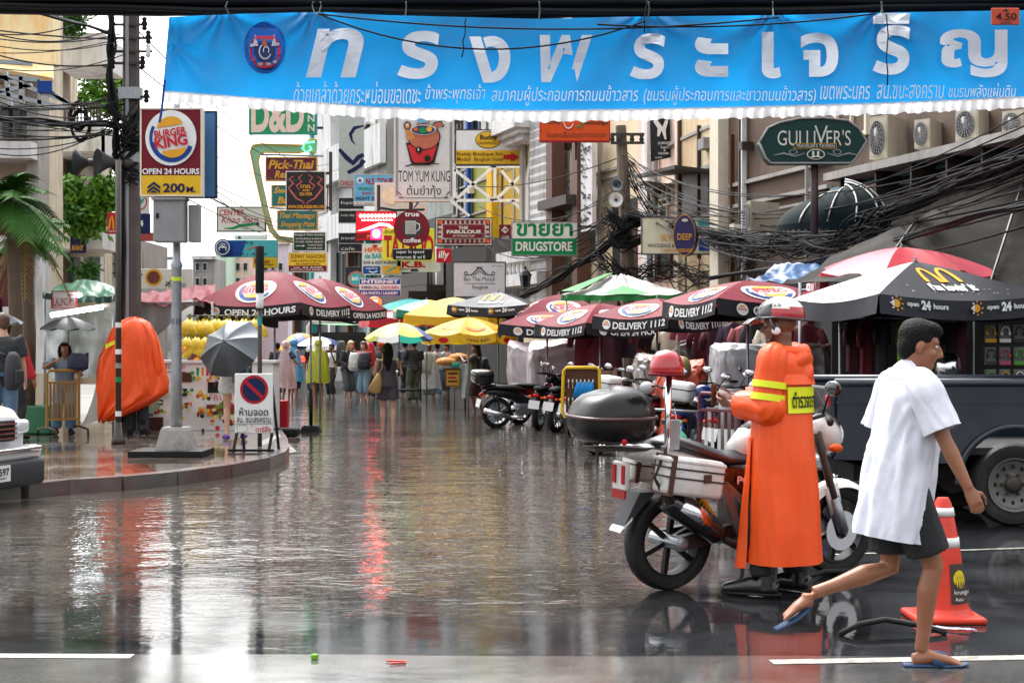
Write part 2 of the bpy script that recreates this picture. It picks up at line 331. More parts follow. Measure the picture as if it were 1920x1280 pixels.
def top_volumes(P, mb, hem=.0, sleeve=1., pad=.016, stout=1., female=False, flare=0., neck=True, folds=0.):
    sx = P.rm@Vector((1, 0, 0)); w = .92 if female else 1.; rnd = random.Random(3)
    fm = (lambda t, a: 1+folds*math.sin(a*5+t*7)*(1-t)) if folds else None
    mb.loft([P.up(0, 0, hem), P.up(0, .0, (hem+.16)/2), P.waist, P.up(0, .012, .27), P.chest, P.up(0, -.002, .455), P.up(0, -.012, .5)],
            [(.165+pad+flare, .115*stout+pad+flare), (.162+pad+flare*.7, .112*stout+pad+flare*.7), (.145*w+pad+flare*.4, .104*stout+pad+flare*.4), (.15*w+pad, .11*stout+pad), (.17*w+pad, .118+pad), (.158*w+pad, .088+pad), (.07, .06)], side=sx, seg=20, mod=fm)
    if sleeve > 0:
        for i, q in enumerate((-1, 1)):
            sh, el, wr = P.sh[i], P.el[i], P.wr[i]; p0 = P.up(.09*q, -.01, .455)
            if sleeve <= 1: e = sh.lerp(el, sleeve); mb.loft([p0, sh, sh.lerp(e, .5), e], [.06+pad*.5, .062*w+pad, .06*w+pad*1.2, .056*w+pad*1.6], seg=14)
            else: e = el.lerp(wr, sleeve-1); mb.loft([p0, sh, sh.lerp(el, .5), el, el.lerp(e, .5), e], [.06+pad*.5, .062*w+pad, .054*w+pad*1.2, .046*w+pad*1.2, .043*w+pad*1.2, .036*w+pad*1.3], seg=14)
def cloth_loft(mb, pts, rads, mat=None, side=(1, 0, 0), seg=72, k=7, amp=.012, seed=0., grow=1.):
    """thin open cloth around a path, with long folds that deepen towards its end"""
    pts = [Vector(p) for p in pts]; rads = [Vector(r if isinstance(r, (list, tuple)) else (r, r)) for r in rads]; n = len(pts); P2, R2 = [], []
    def cr(a, i, f): p0, p1, p2, p3 = a[max(i-1, 0)], a[i], a[min(i+1, n-1)], a[min(i+2, n-1)]; return .5*((2*p1)+(p2-p0)*f+(2*p0-5*p1+4*p2-p3)*f*f+(3*p1-p0-3*p2+p3)*f**3)
    for i in range(n-1):
        for j in range(k): P2.append(cr(pts, i, j/k)); R2.append(cr(rads, i, j/k))
    P2.append(pts[-1]); R2.append(rads[-1]); L_ = sum((b-a).length for a, b in zip(P2, P2[1:]))
    def md(t, a):
        c, s_ = math.cos(a), math.sin(a); z = t*L_; g = (.25+.75*t**.8) if grow else 1.
        return 1+amp/.15*g*(1.2-2.8*abs(noise.noise(Vector((c*2.1+seed, s_*2.1+z*.5, z*1.3)))))+amp/.15*.6*(1-2.4*abs(noise.noise(Vector((c*3.5+z*5+seed, s_*3.5-z*4, z*3.2)))))+amp/.15*.25*noise.noise(Vector((c*9, s_*9, z*14+seed)))
    mb.loft(P2, [tuple(r) for r in R2], mat, side, seg, False, md)
def leg_volumes(P, mb, length=2., pad=.014, waist=.06, wide=0.):
    sx = P.rm@Vector((1, 0, 0))
    mb.loft([P.pel-Vector((0, 0, .09)), P.pel, P.up(0, .005, waist)], [(.15+pad, .1+pad), (.168+pad, .118+pad), (.155+pad, .11+pad)], side=sx, seg=18)
    for i in (0, 1):
        h, k, a = P.hip[i], P.kn[i], P.an[i]
        if length <= 1: e = h.lerp(k, length); mb.loft([h+Vector((0, 0, .05)), h.lerp(e, .3), e], [.092+pad, .09+pad+wide*.4, .074+pad*1.5+wide], seg=14)
        else: e = k.lerp(a, length-1); mb.loft([h+Vector((0, 0, .05)), h.lerp(k, .25), h.lerp(k, .65), k, k.lerp(e, .5), e], [.092+pad, .087+pad, .07+pad+wide*.4, .056+pad+wide*.6, .05+pad+wide, .04+pad*1.4+wide], seg=14)
skin_t = M('skin_tan', C(160, 104, 74, .8), .42, vary=.16, scale=14, stain=C(128, 70, 54), sscale=7, samt=.45, bump=.1, bscale=120); skin_p = M('skin_pale', C(214, 166, 140, .8), .5, vary=.08, scale=9); skin_d = M('skin_brown', C(128, 82, 60, .8), .42, vary=.16, scale=14, stain=C(96, 54, 42), sscale=7, samt=.4, bump=.1, bscale=120)
hair_b = M('hair_black', C(20, 17, 17), .65, vary=.3, scale=60, spec=.15, bump=.6, bscale=90); hair_f = M('hair_blonde', C(196, 160, 104, .8), .45, vary=.3, scale=40); hair_br = M('hair_brown', C(92, 62, 44, .8), .45, vary=.3, scale=40)
def cloth(n, r, g, b, rough=.75, k=.8, **kw): return M('cloth_'+n, C(r, g, b, k), rough, vary=kw.pop('vary', .16), scale=kw.pop('scale', 7), bump=kw.pop('bump', .25), bscale=kw.pop('bscale', 14), **kw)
def hair_on(P, parent, mat, length=0., voxel=.012, bob=False, tail=False):
    mb = MB(); hr = P.hrot; A = lambda x, y, z: P.headc+hr@Vector((x, y, z))
    mb.ell(A(0, -.03, .045), (.086, .092, .085), rot=hr, seg=16, rings=12); mb.ell(A(0, .02, .085), (.07, .07, .04), rot=hr)
    mb.ell(A(0, -.06, -.005), (.075, .055, .085), rot=hr)
    if bob:
        for q in (-1, 1): mb.loft([A(.07*q, -.01, .06), A(.085*q, -.01, -.03), A(.08*q, -.005, -.1)], [(.03, .05), (.03, .055), (.022, .045)], side=hr@Vector((1, 0, 0)))
    if length:
        mb.loft([A(0, -.06, .05), A(0, -.085, -.05), A(0, -.11, -.1-length*.4), A(0, -.125, -.1-length)], [(.075, .05), (.08, .045), (.085, .035), (.04, .02)], side=hr@Vector((1, 0, 0)), mod=lambda t, a: 1+.08*math.sin(a*7+t*5))
        if not tail:
            for q in (-1, 1): mb.loft([A(.066*q, .0, .06), A(.08*q, .012, -.05), A(.085*q, .02, -.1-length*.5)], [.024, .026, .014])
    return soft('hair', mb, mat, parent, voxel, 2, wrinkle=.005 if voxel < .01 else .004)
def eyes_on(P, parent):
    mb = MB(); hr = P.hrot; w = M('eye_white', C(220, 215, 210), .2, vary=0); d = M('eye_dark', C(24, 18, 16), .15, vary=0)
    for q in (-1, 1): c = P.headc+hr@Vector((.031*q, .0745, .008)); mb.ell(c, (.014, .009, .0075), w, rot=hr, seg=10, rings=6); mb.ell(c+hr@Vector((0, .006, 0)), (.0065, .0045, .0065), d, rot=hr, seg=10, rings=6)
    part('eyes', mb, None, parent, True)
def feet_on(P, parent, mat, kind='shoe', voxel=.012, name='shoe', first=0):
    for i in range(first, 2):
        mb = MB(); a, t = P.an[i], P.toe[i]; fd = (t-a); g = Vector((fd.x, fd.y, 0)).normalized(); sx = P.rm@Vector((1, 0, 0)); z = a.z-.075
        at = lambda y, h: Vector((a.x, a.y, 0))+g*y+Vector((0, 0, z+h))
        if kind == 'shoe': mb.loft([at(-.075, .035), at(0, .05), at(.09, .045), at(.17, .032), at(.225, .025)], [(.036, .035), (.045, .055), (.05, .042), (.052, .032), (.03, .022)], side=sx, seg=14)
        if kind == 'boot':
            mb.loft([at(-.085, .045), at(-.02, .055), at(.09, .055), at(.17, .045), at(.24, .034), at(.262, .032)], [(.04, .042), (.05, .055), (.053, .055), (.057, .044), (.046, .034), (.02, .02)], side=sx, seg=16)
            mb.loft([at(-.015, .03), at(-.02, .12), at(-.022, .27)], [(.055, .062), (.052, .058), (.06, .066)], side=sx, seg=16)
        if kind == 'sandal': mb.loft([at(-.09, .004), at(0, .004), at(.12, .004), at(.19, .006), at(.235, .012)], [(.04, .012), (.04, .012), (.05, .012), (.05, .011), (.028, .009)], side=sx, seg=14)
        b = soft(name, mb, mat, parent, voxel if kind != 'sandal' else voxel*.6, 2)
        if kind == 'boot':
            so = MB(); so.loft([at(-.1, .012), at(-.04, .012), at(.03, .012), at(.12, .012), at(.2, .012), at(.262, .014)], [(.036, .014), (.047, .014), (.047, .012), (.058, .013), (.055, .013), (.026, .012)], side=sx, seg=16); part('sole', so, rubber, b, True)
def person(label, loc, face, P, skin=skin_t, hair=hair_b, hlen=0., bob=False, tail=False, h=1.68, top=None, bottom=None, shoes=None, voxel=.014, female=False, stout=1., extra=None, eyes=True, group=None, nohair=False, curl=(.5, .5), palms=(None, None)):
    """face: compass turn of the body, 0 looks away from the camera (+y)"""
    r = thing('person', label, 'person', loc, group, rz=face, scale=h/1.75); mb = MB(); body_volumes(P, mb, voxel, female=female, stout=stout, lcurl=curl[0], rcurl=curl[1], lpalm=palms[0], rpalm=palms[1])
    soft('body', mb, skin, r, voxel, 3)
    if not nohair: hair_on(P, r, hair, hlen, voxel, bob, tail)
    if eyes: eyes_on(P, r)
    if bottom: m = MB(); leg_volumes(P, m, bottom[1], waist=.08, wide=bottom[2] if len(bottom) > 2 else 0.); soft(bottom[3] if len(bottom) > 3 else 'trousers', m, bottom[0], r, voxel, 3, wrinkle=.009)
    if top: m = MB(); top_volumes(P, m, top[1], top[2], stout=stout, female=female, flare=top[3] if len(top) > 3 else 0., folds=.03); soft(top[4] if len(top) > 4 else 'shirt', m, top[0], r, voxel, 4, wrinkle=.01)
    if shoes: feet_on(P, r, shoes[0], shoes[1], voxel)
    if extra: extra(P, r)
    return r
def poncho(mat, hem=-.5, hood=True, wid=.3, dep=.24, arms=True):
    """a thin plastic rain cape with a hood, hanging in folds"""
    def f(P, r):
        ph = random.Random(int(hem*100)+int(wid*1000)).random()*6; mb = MB()
        rows = [(.53, .075, .075), (.5, .14, .1), (.44, .225, .125), (.32, .25, .16), (.1, wid*.93, dep*.85), (-.15, wid, dep), (hem, wid*1.06, dep*1.08)]; n = 40; vs = []
        for i, (z, rx, ry) in enumerate(rows):
            for k in range(n):
                a = 2*math.pi*k/n; q = 1+(.012+.05*max(0, (.45-z)))*math.sin(a*7+ph+z*1.5)+.03*max(0, .4-z)*math.sin(a*13+ph*2)
                vs.append(P.up(math.cos(a)*rx*q, math.sin(a)*ry*q+.005, z+(.02*math.sin(a*3+ph) if i == len(rows)-1 else 0)))
        mb.add(vs, [(i*n+k, i*n+(k+1) % n, (i+1)*n+(k+1) % n, (i+1)*n+k) for i in range(len(rows)-1) for k in range(n)]); part('poncho', mb, mat, r, True)
        if hood:
            m = MB(); hr = P.hrot; A = lambda x, y, z: P.headc+hr@Vector((x, y, z))
            m.loft([A(0, .06, .0), A(0, .0, .012), A(0, -.07, .015), A(0, -.13, -.01), A(0, -.15, -.03)], [(.1, .13), (.118, .142), (.112, .13), (.07, .085), (.02, .03)], side=hr@Vector((1, 0, 0)), seg=18, cap=False); m.loft([A(0, -.03, -.09), P.up(0, -.02, .46)], [(.1, .1), (.13, .11)], seg=18, cap=False); part('hood', m, mat, r, True)
    return f
# ------------------------------------------------------------------ kinds of things
def sign(label, rect, D, bg, items, thick=.12, frame=None, fw=3, name='sign', cat='sign', group=None, emit=None, post=None, hang=None, backs=None):
    """a board facing the near end of the street; rect and items are photo pixels at depth D"""
    x0, y0, x1, y1 = rect; a, b = W(x0, y1, D), W(x1, y0, D); r = thing(name, label, cat, ((a.x+b.x)/2, D+thick/2, a.z), group)
    mb = MB(); mb.box(((a.x+b.x)/2, D+thick/2, (a.z+b.z)/2), (b.x-a.x, thick, b.z-a.z), bg, bev=.012); part('panel', mb, None, r)
    if frame:
        k = fw/F*D; m = MB(); X0, X1, Z0, Z1 = a.x-.3*k, b.x+.3*k, a.z-.3*k, b.z+.3*k; yc = D+thick/2; t = thick+.03
        for c, d in ((((X0+X1)/2, yc, Z0), (X1-X0+k, t, k)), (((X0+X1)/2, yc, Z1), (X1-X0+k, t, k)), ((X0, yc, (Z0+Z1)/2), (k, t-.006, Z1-Z0-k)), ((X1, yc, (Z0+Z1)/2), (k, t-.006, Z1-Z0-k))): m.box(c, d, frame)
        part('frame', m, None, r)
    if items: prints(r, items, D-.001)
    if post: m = MB(); [m.bar(W(*p[0], D+p[3] if len(p) > 3 else D+thick+.05), W(*p[1], D+p[3] if len(p) > 3 else D+thick+.05), p[2], m=dsteel) for p in post]; part('bracket', m, None, r)
    return r
def prints(parent, items, D, lift=.004):
    pr = PxPrint(D, lift)
    for it in items:
        k = it[0]
        if k == 't': pr.text(it[1], *it[2], it[3], *(it[4:]))
        elif k == 'r': pr.rect(it[1][0], it[1][3], it[1][2], it[1][1], it[2])
        elif k == 'e': x0, y0, x1, y1 = it[1]; pr.ell((x0+x1)/2, (y0+y1)/2, abs(x1-x0)/2, abs(y1-y0)/2, it[2], **(it[3] if len(it) > 3 else {}))
        elif k == 'p': pr.poly(it[1], it[2])
        elif k == 'l':                                     # a brush line of given width through pixels
            pts = [Vector((*p, 0)) for p in it[1]]; w = it[3]; n = len(pts); uv = []; ws = w if isinstance(w, (list, tuple)) else [w]*n
            for i, p in enumerate(pts):
                t = (pts[min(i+1, n-1)]-pts[max(i-1, 0)]).normalized(); s_ = Vector((-t.y, t.x, 0))*ws[i]/2; uv += [(p.x+s_.x, p.y+s_.y), (p.x-s_.x, p.y-s_.y)]
            pr.put(uv, [(2*i, 2*i+1, 2*i+3, 2*i+2) for i in range(n-1)], it[2], pr.mb)
    pr.done(parent)
bkred = paint('burger_red', 205, 30, 52); bun = paint('bun_orange', 236, 168, 48)
def burger_logo(pr, cx, cy, w, h, flip=1, small=False):
    """round burger emblem: white disc, blue crescent, two buns, tilted red words; flip -1 when v grows downwards"""
    f = flip; T = R(9)*f if f > 0 else -R(9)
    pr.ell(cx, cy, w/2, h/2, white, 32)
    pr.ell(cx+.02*w, cy, w*.44, h*.44, blue, 30, 150 if f > 0 else -330, 330 if f > 0 else -150, .86) if not small else None
    pr.ell(cx+.02*w, cy-.02*h*f, w*.43, h*.42, blue, 24, (190 if f > 0 else 20), (340 if f > 0 else 170), .8)
    def half(sg, y0, hh, ww, dx):
        pts = []
        for t in range(0, 181, 12): x, y = math.cos(R(t))*w*ww, sg*(y0+math.sin(R(t))*hh)*h; pts.append((cx+dx*w+x*.988-y*.15*w/h*.6, cy+f*(y*.988+x*.15*h/w)))
        pr.poly(pts, bun)
    half(1, .215, .17, .25, .0); half(-1, .21, .15, .24, .05)
    q = 1 if f > 0 else -1
    for t, x0, y0, x1, y1, b_ in (('BURGER', -.32, .025, .31, .165, .03), ('KING', -.31, -.17, .33, .03, .035)): pr.text(t, cx+x0*w, cy+(y0 if q > 0 else -y1)*h, cx+x1*w, cy+(y1 if q > 0 else -y0)*h, bkred, b_, 0, R(9)*q)
class Canopy:
    """n-sided cloth roof over a rim at height zr; local to its thing"""
    def __init__(s, n, half, h, zr, yaw, power=1.5, sag=.04, open_=0.):
        s.n, s.h, s.zr, s.pw, s.sag = n, h, zr, power, sag; rad = half/math.cos(math.pi/n); s.c = [Vector((rad*math.cos(yaw+2*math.pi*(k-.5)/n), rad*math.sin(yaw+2*math.pi*(k-.5)/n), 0)) for k in range(n)]; s.half = half; s.edge = (s.c[1]-s.c[0]).length
    def at(s, k, u, t, lift=0.):
        a, b = s.c[k % s.n], s.c[(k+1) % s.n]; e = a.lerp(b, u)*t; z = s.zr+s.h*(1-t**s.pw)-s.sag*t*math.sin(math.pi*max(0, min(1, u))); out = (a+b).normalized()
        return Vector((e.x, e.y, z))+(out*.45+Vector((0, 0, .9)))*lift
    def edge_at(s, k, u, dz, lift=0., flare=.1):
        p = s.at(k, u, 1.); a, b = s.c[k % s.n], s.c[(k+1) % s.n]; out = (a+b).normalized(); return p+out*(lift+flare*-dz+.008*math.sin(u*17+k)+.012*-dz/.2*math.sin(u*9+k*2))+Vector((0, 0, dz))
    def on_panel(s, k, size_u, t0, t1):
        """print frame on panel k: unit square size_u metres wide between t0 (low) and t1 (high)"""
        def P(u, v, l): t = t0+(t1-t0)*v; return s.at(k, .5+(u-.5)*size_u/(s.edge*t), t, l+.004)
        return P
def parasol(label, loc, half, h, zr, yaw, cols, val=None, vh=.2, n=4, marks=None, name='market_umbrella', cat='umbrella', group=None, pole=True, base=None, power=1.5, ribs=True, sag=.065, finial=True, tilt=None, polem=None, zbase=0.):
    r = thing(name, label, cat, loc, group, rz=0)
    if tilt: r.rotation_euler = tilt
    cn = Canopy(n, half, h, zr, yaw, power, sag); mb = MB()
    for k in range(n): mb.grid(lambda u, t: cn.at(k, u, max(t, .004)), 8, 10, cols[k % len(cols)])
    cv = part('canopy', mb, None, r, True, fix=False)
    if val:
        mb = MB()
        for k in range(n): mb.grid(lambda u, v: cn.edge_at(k, u, -vh*v), 12, 2, val[k % len(val)] if isinstance(val, (list, tuple)) else val)
        part('valance', mb, None, r, True, fix=False)
    if marks: marks(cn, cv)
    pm = polem or steel
    if pole: part('pole', MB().tube([(0, 0, zbase), (0, 0, zr+h-.02)], .019 if half > .7 else .007, pm, 10), None, r, True)
    if ribs:
        for k in range(n):
            m = MB(); m.tube([cn.at(k, 0, t, -.016) for t in (.02, .3, .6, .85, 1)], .009 if half > .7 else .004, pm, 6); rb = part('rib', m, None, r, True)
            if half > .7: m = MB(); m.tube([(0, 0, zr+h*.35-.1), cn.at(k, 0, .5, -.02)], .007, pm, 6); part('strut', m, None, rb, True)
    if finial: part('finial', MB().lathe([(.026, 0), (.024, .012), (.012, .03), (.014, .045), (.004, .06)], (0, 0, zr+h-.005), m=grey, seg=12), None, r, True)
    if base: base(r)
    return r
bkcloth = M('maroon_umbrella_cloth', C(138, 14, 44, .8), .6, spec=.25, vary=.2, scale=3, stain=C(90, 16, 34), sscale=2, samt=.5, bump=.15, bscale=7); bkval = M('black_valance_cloth', C(26, 24, 30), .55, spec=.3, vary=.15, scale=4, bump=.15, bscale=7); bkwhite = M('white_umbrella_cloth', C(225, 205, 210, .85), .38, vary=.1, coat=.2, bump=.15, bscale=7)
def burger_marks(texts, logos=(0, 1, 2, 3)):
    def f(cn, cv):
        for k in logos:
            pr = Print(cn.on_panel(k, .74, .94, .42), 12, .008, .006); burger_logo(pr, .5, .5, .98, .98); pr.done(cv, 'emblem', 'emblem_lettering')
        for k, t in texts.items():
            pr = Print(lambda u, v, l: cn.edge_at(k, u, -.2*(1-v), l+.006), 8, .005); L = cn.edge; e = .15/L
            pr.ell(.2, .5, e*.55, .37, white, 20); pr.ell(.2, .62, e*.3, .14, bun, 12, 0, 180); pr.text('KING', .2-e*.4, .42, .2+e*.4, .58, bkred, .02)
            pr.text(t, .29, .22, .29+.052*len(t), .76, white, .03); pr.done(cv, 'valance_emblem', 'valance_lettering')
    return f
def burger_umbrella(label, px, D, apex, rim, half, yaw, texts, logos=(0, 1, 2, 3), zground=0., cols=None, base=None, power=1.5, h=None):
    """apex and rim (bottom of the valance) are photo rows"""
    za, zb = CH+(HY-apex)/F*D, CH+(HY-rim)/F*D; p = W(px, HY, D)
    return parasol(label, (p.x, D, zground), half, za-zb-.2-.08, zb+.2-zground, yaw, cols or [bkcloth], bkval, .2, 4, burger_marks(texts, logos), group='maroon burger umbrellas along the street', base=base, power=power)
def wet_base(r):
    mb = MB(); mb.box((0, 0, .05), (.5, .5, .1), black, bev=.02); mb.tube([(0, 0, .1), (0, 0, .55)], .03, black, 10); part('base', mb, None, r)
def hand_umbrella(label, grip, tip_dir, rad, h, cols, n=8, yaw=0., shaft=.62, fl=None, group=None):
    """grip: world point of the hand; the shaft rises along tip_dir"""
    d = Vector(tip_dir).normalized(); q = Vector((0, 0, 1)).rotation_difference(d); e = q.to_euler()
    r = parasol(label, grip, rad, h, shaft, yaw, cols, None, 0, n, None, 'hand_umbrella', 'umbrella', group, True, None, 1.9, True, .035, True, e, dsteel, -.1)
    part('handle', MB().tube([(0, 0, -.16), (0, 0, -.02)], .016, black, 8), None, r, True); return r
# -------- motorcycles, local x forwards
def wheel(r, x, rad, tw, spokes=5, disc=True, rimc=None, name='wheel'):
    w = part(name, MB().lathe([(.03, -.05), (.04, -.05), (.04, .05), (.03, .05)], (x, 0, rad), 'Y', 16, rimc or dsteel), None, r, True)
    tr = MB(); prof = [(rad-.085, -tw*.36), (rad-.05, -tw*.5), (rad-.02, -tw*.46), (rad-.004, -tw*.25), (rad, 0), (rad-.004, tw*.25), (rad-.02, tw*.46), (rad-.05, tw*.5), (rad-.085, tw*.36)]
    tr.lathe(prof+[prof[0]], (x, 0, rad), 'Y', 40, rubber); part('tyre', tr, None, w, 'auto')
    rm = MB(); p2 = [(rad-.1, -.045), (rad-.082, -.05), (rad-.082, .05), (rad-.1, .045), (rad-.1, -.045)]; rm.lathe(p2, (x, 0, rad), 'Y', 36, rimc or black)
    for k in range(spokes):
        a = 2*math.pi*k/spokes+.4; c, s_ = math.cos(a), math.sin(a); rm.bar((x+c*.03, 0, rad+s_*.03), (x+c*(rad-.09), 0, rad+s_*(rad-.09)), .03, .035 if spokes < 8 else .006, rimc or black, up=(0, 1, 0))
    part('rim', rm, None, w, 'auto')
    if disc:
        for q in (-.07, ): d = MB(); d.lathe([(.055, q), (.13, q), (.13, q+.005), (.055, q+.005), (.055, q)], (x, 0, rad), 'Y', 30, chrome); part('brake_disc', d, None, w)
    return w
def small_bike(label, loc, rz, col, col2=None, box=None, seatm=None, group='motorbikes parked along the market stalls', lean=.12, plate=None, cover=None):
    r = thing('motorbike', label, 'motorbike', loc, group, rz=rz); r.rotation_euler.x = lean; c2 = col2 or black
    wheel(r, 0, .285, .085, 14, False, steel); wheel(r, 1.24, .285, .08, 14, True, steel)
    m = MB(); m.loft([(-.28, 0, .66), (-.1, 0, .68), (.25, 0, .62), (.5, 0, .5), (.72, 0, .44), (.9, 0, .6), (.98, 0, .8)], [(.05, .035), (.1, .06), (.12, .1), (.09, .1), (.075, .09), (.1, .07), (.07, .06)], col, side=(0, 1, 0), seg=14); part('body', m, None, r, True)
    m = MB(); m.loft([(.86, 0, .36), (.93, 0, .6), (1.0, 0, .82)], [(.19, .025), (.21, .03), (.12, .035)], col2 or col, side=(0, 1, 0), seg=16); part('leg_shield', m, None, r, True)
    m = MB(); m.loft([(-.3, 0, .74), (-.1, 0, .765), (.15, 0, .75), (.42, 0, .72), (.55, 0, .68)], [(.07, .03), (.12, .045), (.13, .045), (.11, .045), (.06, .03)], seatm or black, side=(0, 1, 0), seg=16); part('seat', m, None, r, True)
    m = MB(); m.box((.52, 0, .36), (.34, .22, .22), steel, bev=.04); m.lathe([(.09, -.13), (.1, -.1), (.1, .1), (.09, .13)], (.45, 0, .33), 'Y', 18, steel); m.bar((.4, .0, .33), (0, .08, .285), .03, .05, black); m.bar((.4, 0, .33), (0, -.08, .285), .03, .05, black); m.bar((.02, .11, .3), (-.05, .12, .64), .035, .035, dsteel); m.bar((.02, -.11, .3), (-.05, -.12, .64), .035, .035, dsteel); part('engine', m, None, r)
    m = MB(); m.tube([(.6, -.1, .3), (.5, -.16, .2), (.2, -.17, .24)], .022, chrome); m.loft([(.2, -.17, .24), (.1, -.175, .26), (-.3, -.18, .36)], [.03, .048, .044], chrome, side=(0, 1, 0), seg=12); part('exhaust', m, None, r, True)
    m = MB(); m.tube([(1.24, .09, .285), (1.08, .075, .7), (1.0, .06, .88)], .02, chrome); m.tube([(1.24, -.09, .285), (1.08, -.075, .7), (1.0, -.06, .88)], .02, chrome); part('fork', m, None, r, True)
    m = MB(); m.grid(lambda u, v: Vector((1.24+math.cos(R(30+120*u))*.315, (v-.5)*.13, .285+math.sin(R(30+120*u))*.315-.03*abs(v-.5)*2)), 12, 4, col); part('front_fender', m, None, r, True)
    m = MB(); m.grid(lambda u, v: Vector((-.02-math.cos(R(20+75*u))*.35, (v-.5)*.14, .285+math.sin(R(20+75*u))*.36)), 8, 4, black); part('rear_fender', m, None, r, True)
    m = MB(); m.tube([(.92, .34, .96), (.98, .2, .97), (1.0, 0, .93), (.98, -.2, .97), (.92, -.34, .96)], .014, black); m.tube([(.9, .37, .955), (.95, .26, .965)], .02, rubber); m.tube([(.9, -.37, .955), (.95, -.26, .965)], .02, rubber); part('handlebar', m, None, r, True)
    m = MB(); m.ell((1.02, 0, .9), (.1, .13, .1), col, seg=16, rings=10); hl = part('headlight_cowl', m, None, r, True); part('headlight', MB().ell((1.08, 0, .9), (.055, .085, .06), M('lamp_glass', C(220, 225, 230), .05, .2, vary=0), seg=14), None, hl, True)
    for q in (-1, 1):
        m = MB(); m.tube([(.96, .2*q, .97), (.96, .26*q, 1.1)], .007, black); m.ell((.955, .29*q, 1.14), (.018, .075, .045), chrome, seg=12); part('mirror', m, None, r, True)
    part('tail_light', MB().ell((-.3, 0, .63), (.04, .07, .035), red, seg=12), None, r, True)
    for q in (-1, 1): part('indicator', MB().ell((-.29, .11*q, .6), (.03, .035, .025), orange, seg=10, rings=6), None, r, True)
    if plate:
        m = MB(); m.box((-.36, 0, .47), (.012, .24, .17), blue, rot=Matrix.Rotation(R(12), 3, 'Y')); p = part('plate', m, None, r); pr = Print(lambda u, v, l: Vector((-.37-l-.03*(v-.5), .115-.23*u, .39+.16*v)), 0, .005); pr.rect(.06, .08, .94, .92, white); pr.text(plate[0], .15, .55, .85, .86, black); pr.text(plate[1], .25, .12, .75, .44, black); pr.done(p)
    else: part('plate', MB().box((-.36, 0, .47), (.012, .2, .15), white, rot=Matrix.Rotation(R(12), 3, 'Y')), None, r)
    part('kickstand', MB().tube([(.42, .1, .25), (.36, .26, .0)], .012, dsteel), None, r)
    if box:
        m = MB(); m.box((-.3, 0, .95), (.36, .34, .24), box, bev=.05); b = part('top_box', m, None, r, True); part('lid_seam', MB().box((-.3, 0, .98), (.366, .346, .012), black), None, b)
        part('rack', MB().box((-.22, 0, .81), (.3, .2, .02), dsteel), None, r)
    return r
# -------- walls seen from the street
class Wall:
    """an upright wall between two points given as (photo column, depth); pixels land on its plane"""
    def __init__(s, A, B): s.a = Vector(((A[0]-CX)/F*A[1], A[1], 0)); s.b = Vector(((B[0]-CX)/F*B[1], B[1], 0)); s.t = (s.b-s.a).normalized(); s.n = Vector((s.t.y, -s.t.x, 0)); s.L = (s.b-s.a).length
    def hit(s, px, py):
        d = Vector(((px-CX)/F, 1, (HY-py)/F)); o = Vector((0, 0, CH)); k = (s.a-o).dot(s.n)/d.dot(s.n); p = o+d*k; return (p-s.a).dot(s.t), p.z
    def pt(s, u, z, out=0.): p = s.a+s.t*u+s.n*out; return Vector((p.x, p.y, z))
    def box(s, mb, u0, z0, u1, z1, o0, o1, m=None): return mb.box(s.pt((u0+u1)/2, (z0+z1)/2, (o0+o1)/2), (abs(u1-u0), abs(o1-o0), abs(z1-z0)), m, rz=math.atan2(s.t.y, s.t.x))
    def pbox(s, mb, x0, y0, x1, y1, o0, o1, m=None):
        u0, z1 = s.hit(x0, y0); u1, z0 = s.hit(x1, y1); return s.box(mb, u0, z0, u1, z1, o0, o1, m)
    def P(s, u, v, l): a = s.hit(u, v); return s.pt(a[0], a[1], l)
def building(label, A, B, h, mat, thick=5., name='building', cat='building', extra=None):
    w = Wall(A, B); c = w.pt(w.L/2, 0); r = thing(name, label, cat, c); mb = MB(); w.box(mb, 0, -.3, w.L, h, -thick, 0, mat); part('wall', mb, None, r)
    return r, w
def window(r, w, rect, pane=None, frame=None, depth=.08, bars=0, rows=0, name='window', o=0.02):
    x0, y0, x1, y1 = rect; u0, z1 = w.hit(x0, y0); u1, z0 = w.hit(x1, y1); k = min(.09, (u1-u0)*.12, (z1-z0)*.1); fr = frame or white; m = MB()
    for a in ((u0, z0, u1, z0+k), (u0, z1-k, u1, z1), (u0, z0+k, u0+k, z1-k), (u1-k, z0+k, u1, z1-k)): w.box(m, *a, -.05, depth, fr)
    for i in range(bars): q = u0+(u1-u0)*(i+1)/(bars+1); w.box(m, q-k*.3, z0+k, q+k*.3, z1-k, -.04, depth-.01, fr)
    for i in range(rows): q = z0+(z1-z0)*(i+1)/(rows+1); w.box(m, u0+k, q-k*.3, u1-k, q+k*.3, -.04, depth-.013, fr)
    f = part(name, m, None, r); m = MB(); w.box(m, u0+k, z0+k, u1-k, z1-k, -.03, o, pane or glassd); part('pane', m, None, f); return f
def cable(label, a, b, sag, rad=.012, group='overhead cables', m=None, n=16, jit=0., name='cable', cat='cable'):
    a, b = Vector(a), Vector(b); rnd = random.Random(int(abs(a.x*91+b.z*57+sag*1000))); pts = []
    for i in range(n+1):
        t = i/n; p = a.lerp(b, t); p.z -= 4*sag*t*(1-t)
        if jit and 0 < i < n: p += Vector((rnd.uniform(-jit, jit), rnd.uniform(-jit, jit), rnd.uniform(-jit, jit)))
        pts.append(p)
    mid = a.lerp(b, .5); mb = MB().tube(pts, rad, m or cablem, 5); return solo(name, mb, m or cablem, label, cat, group, True)
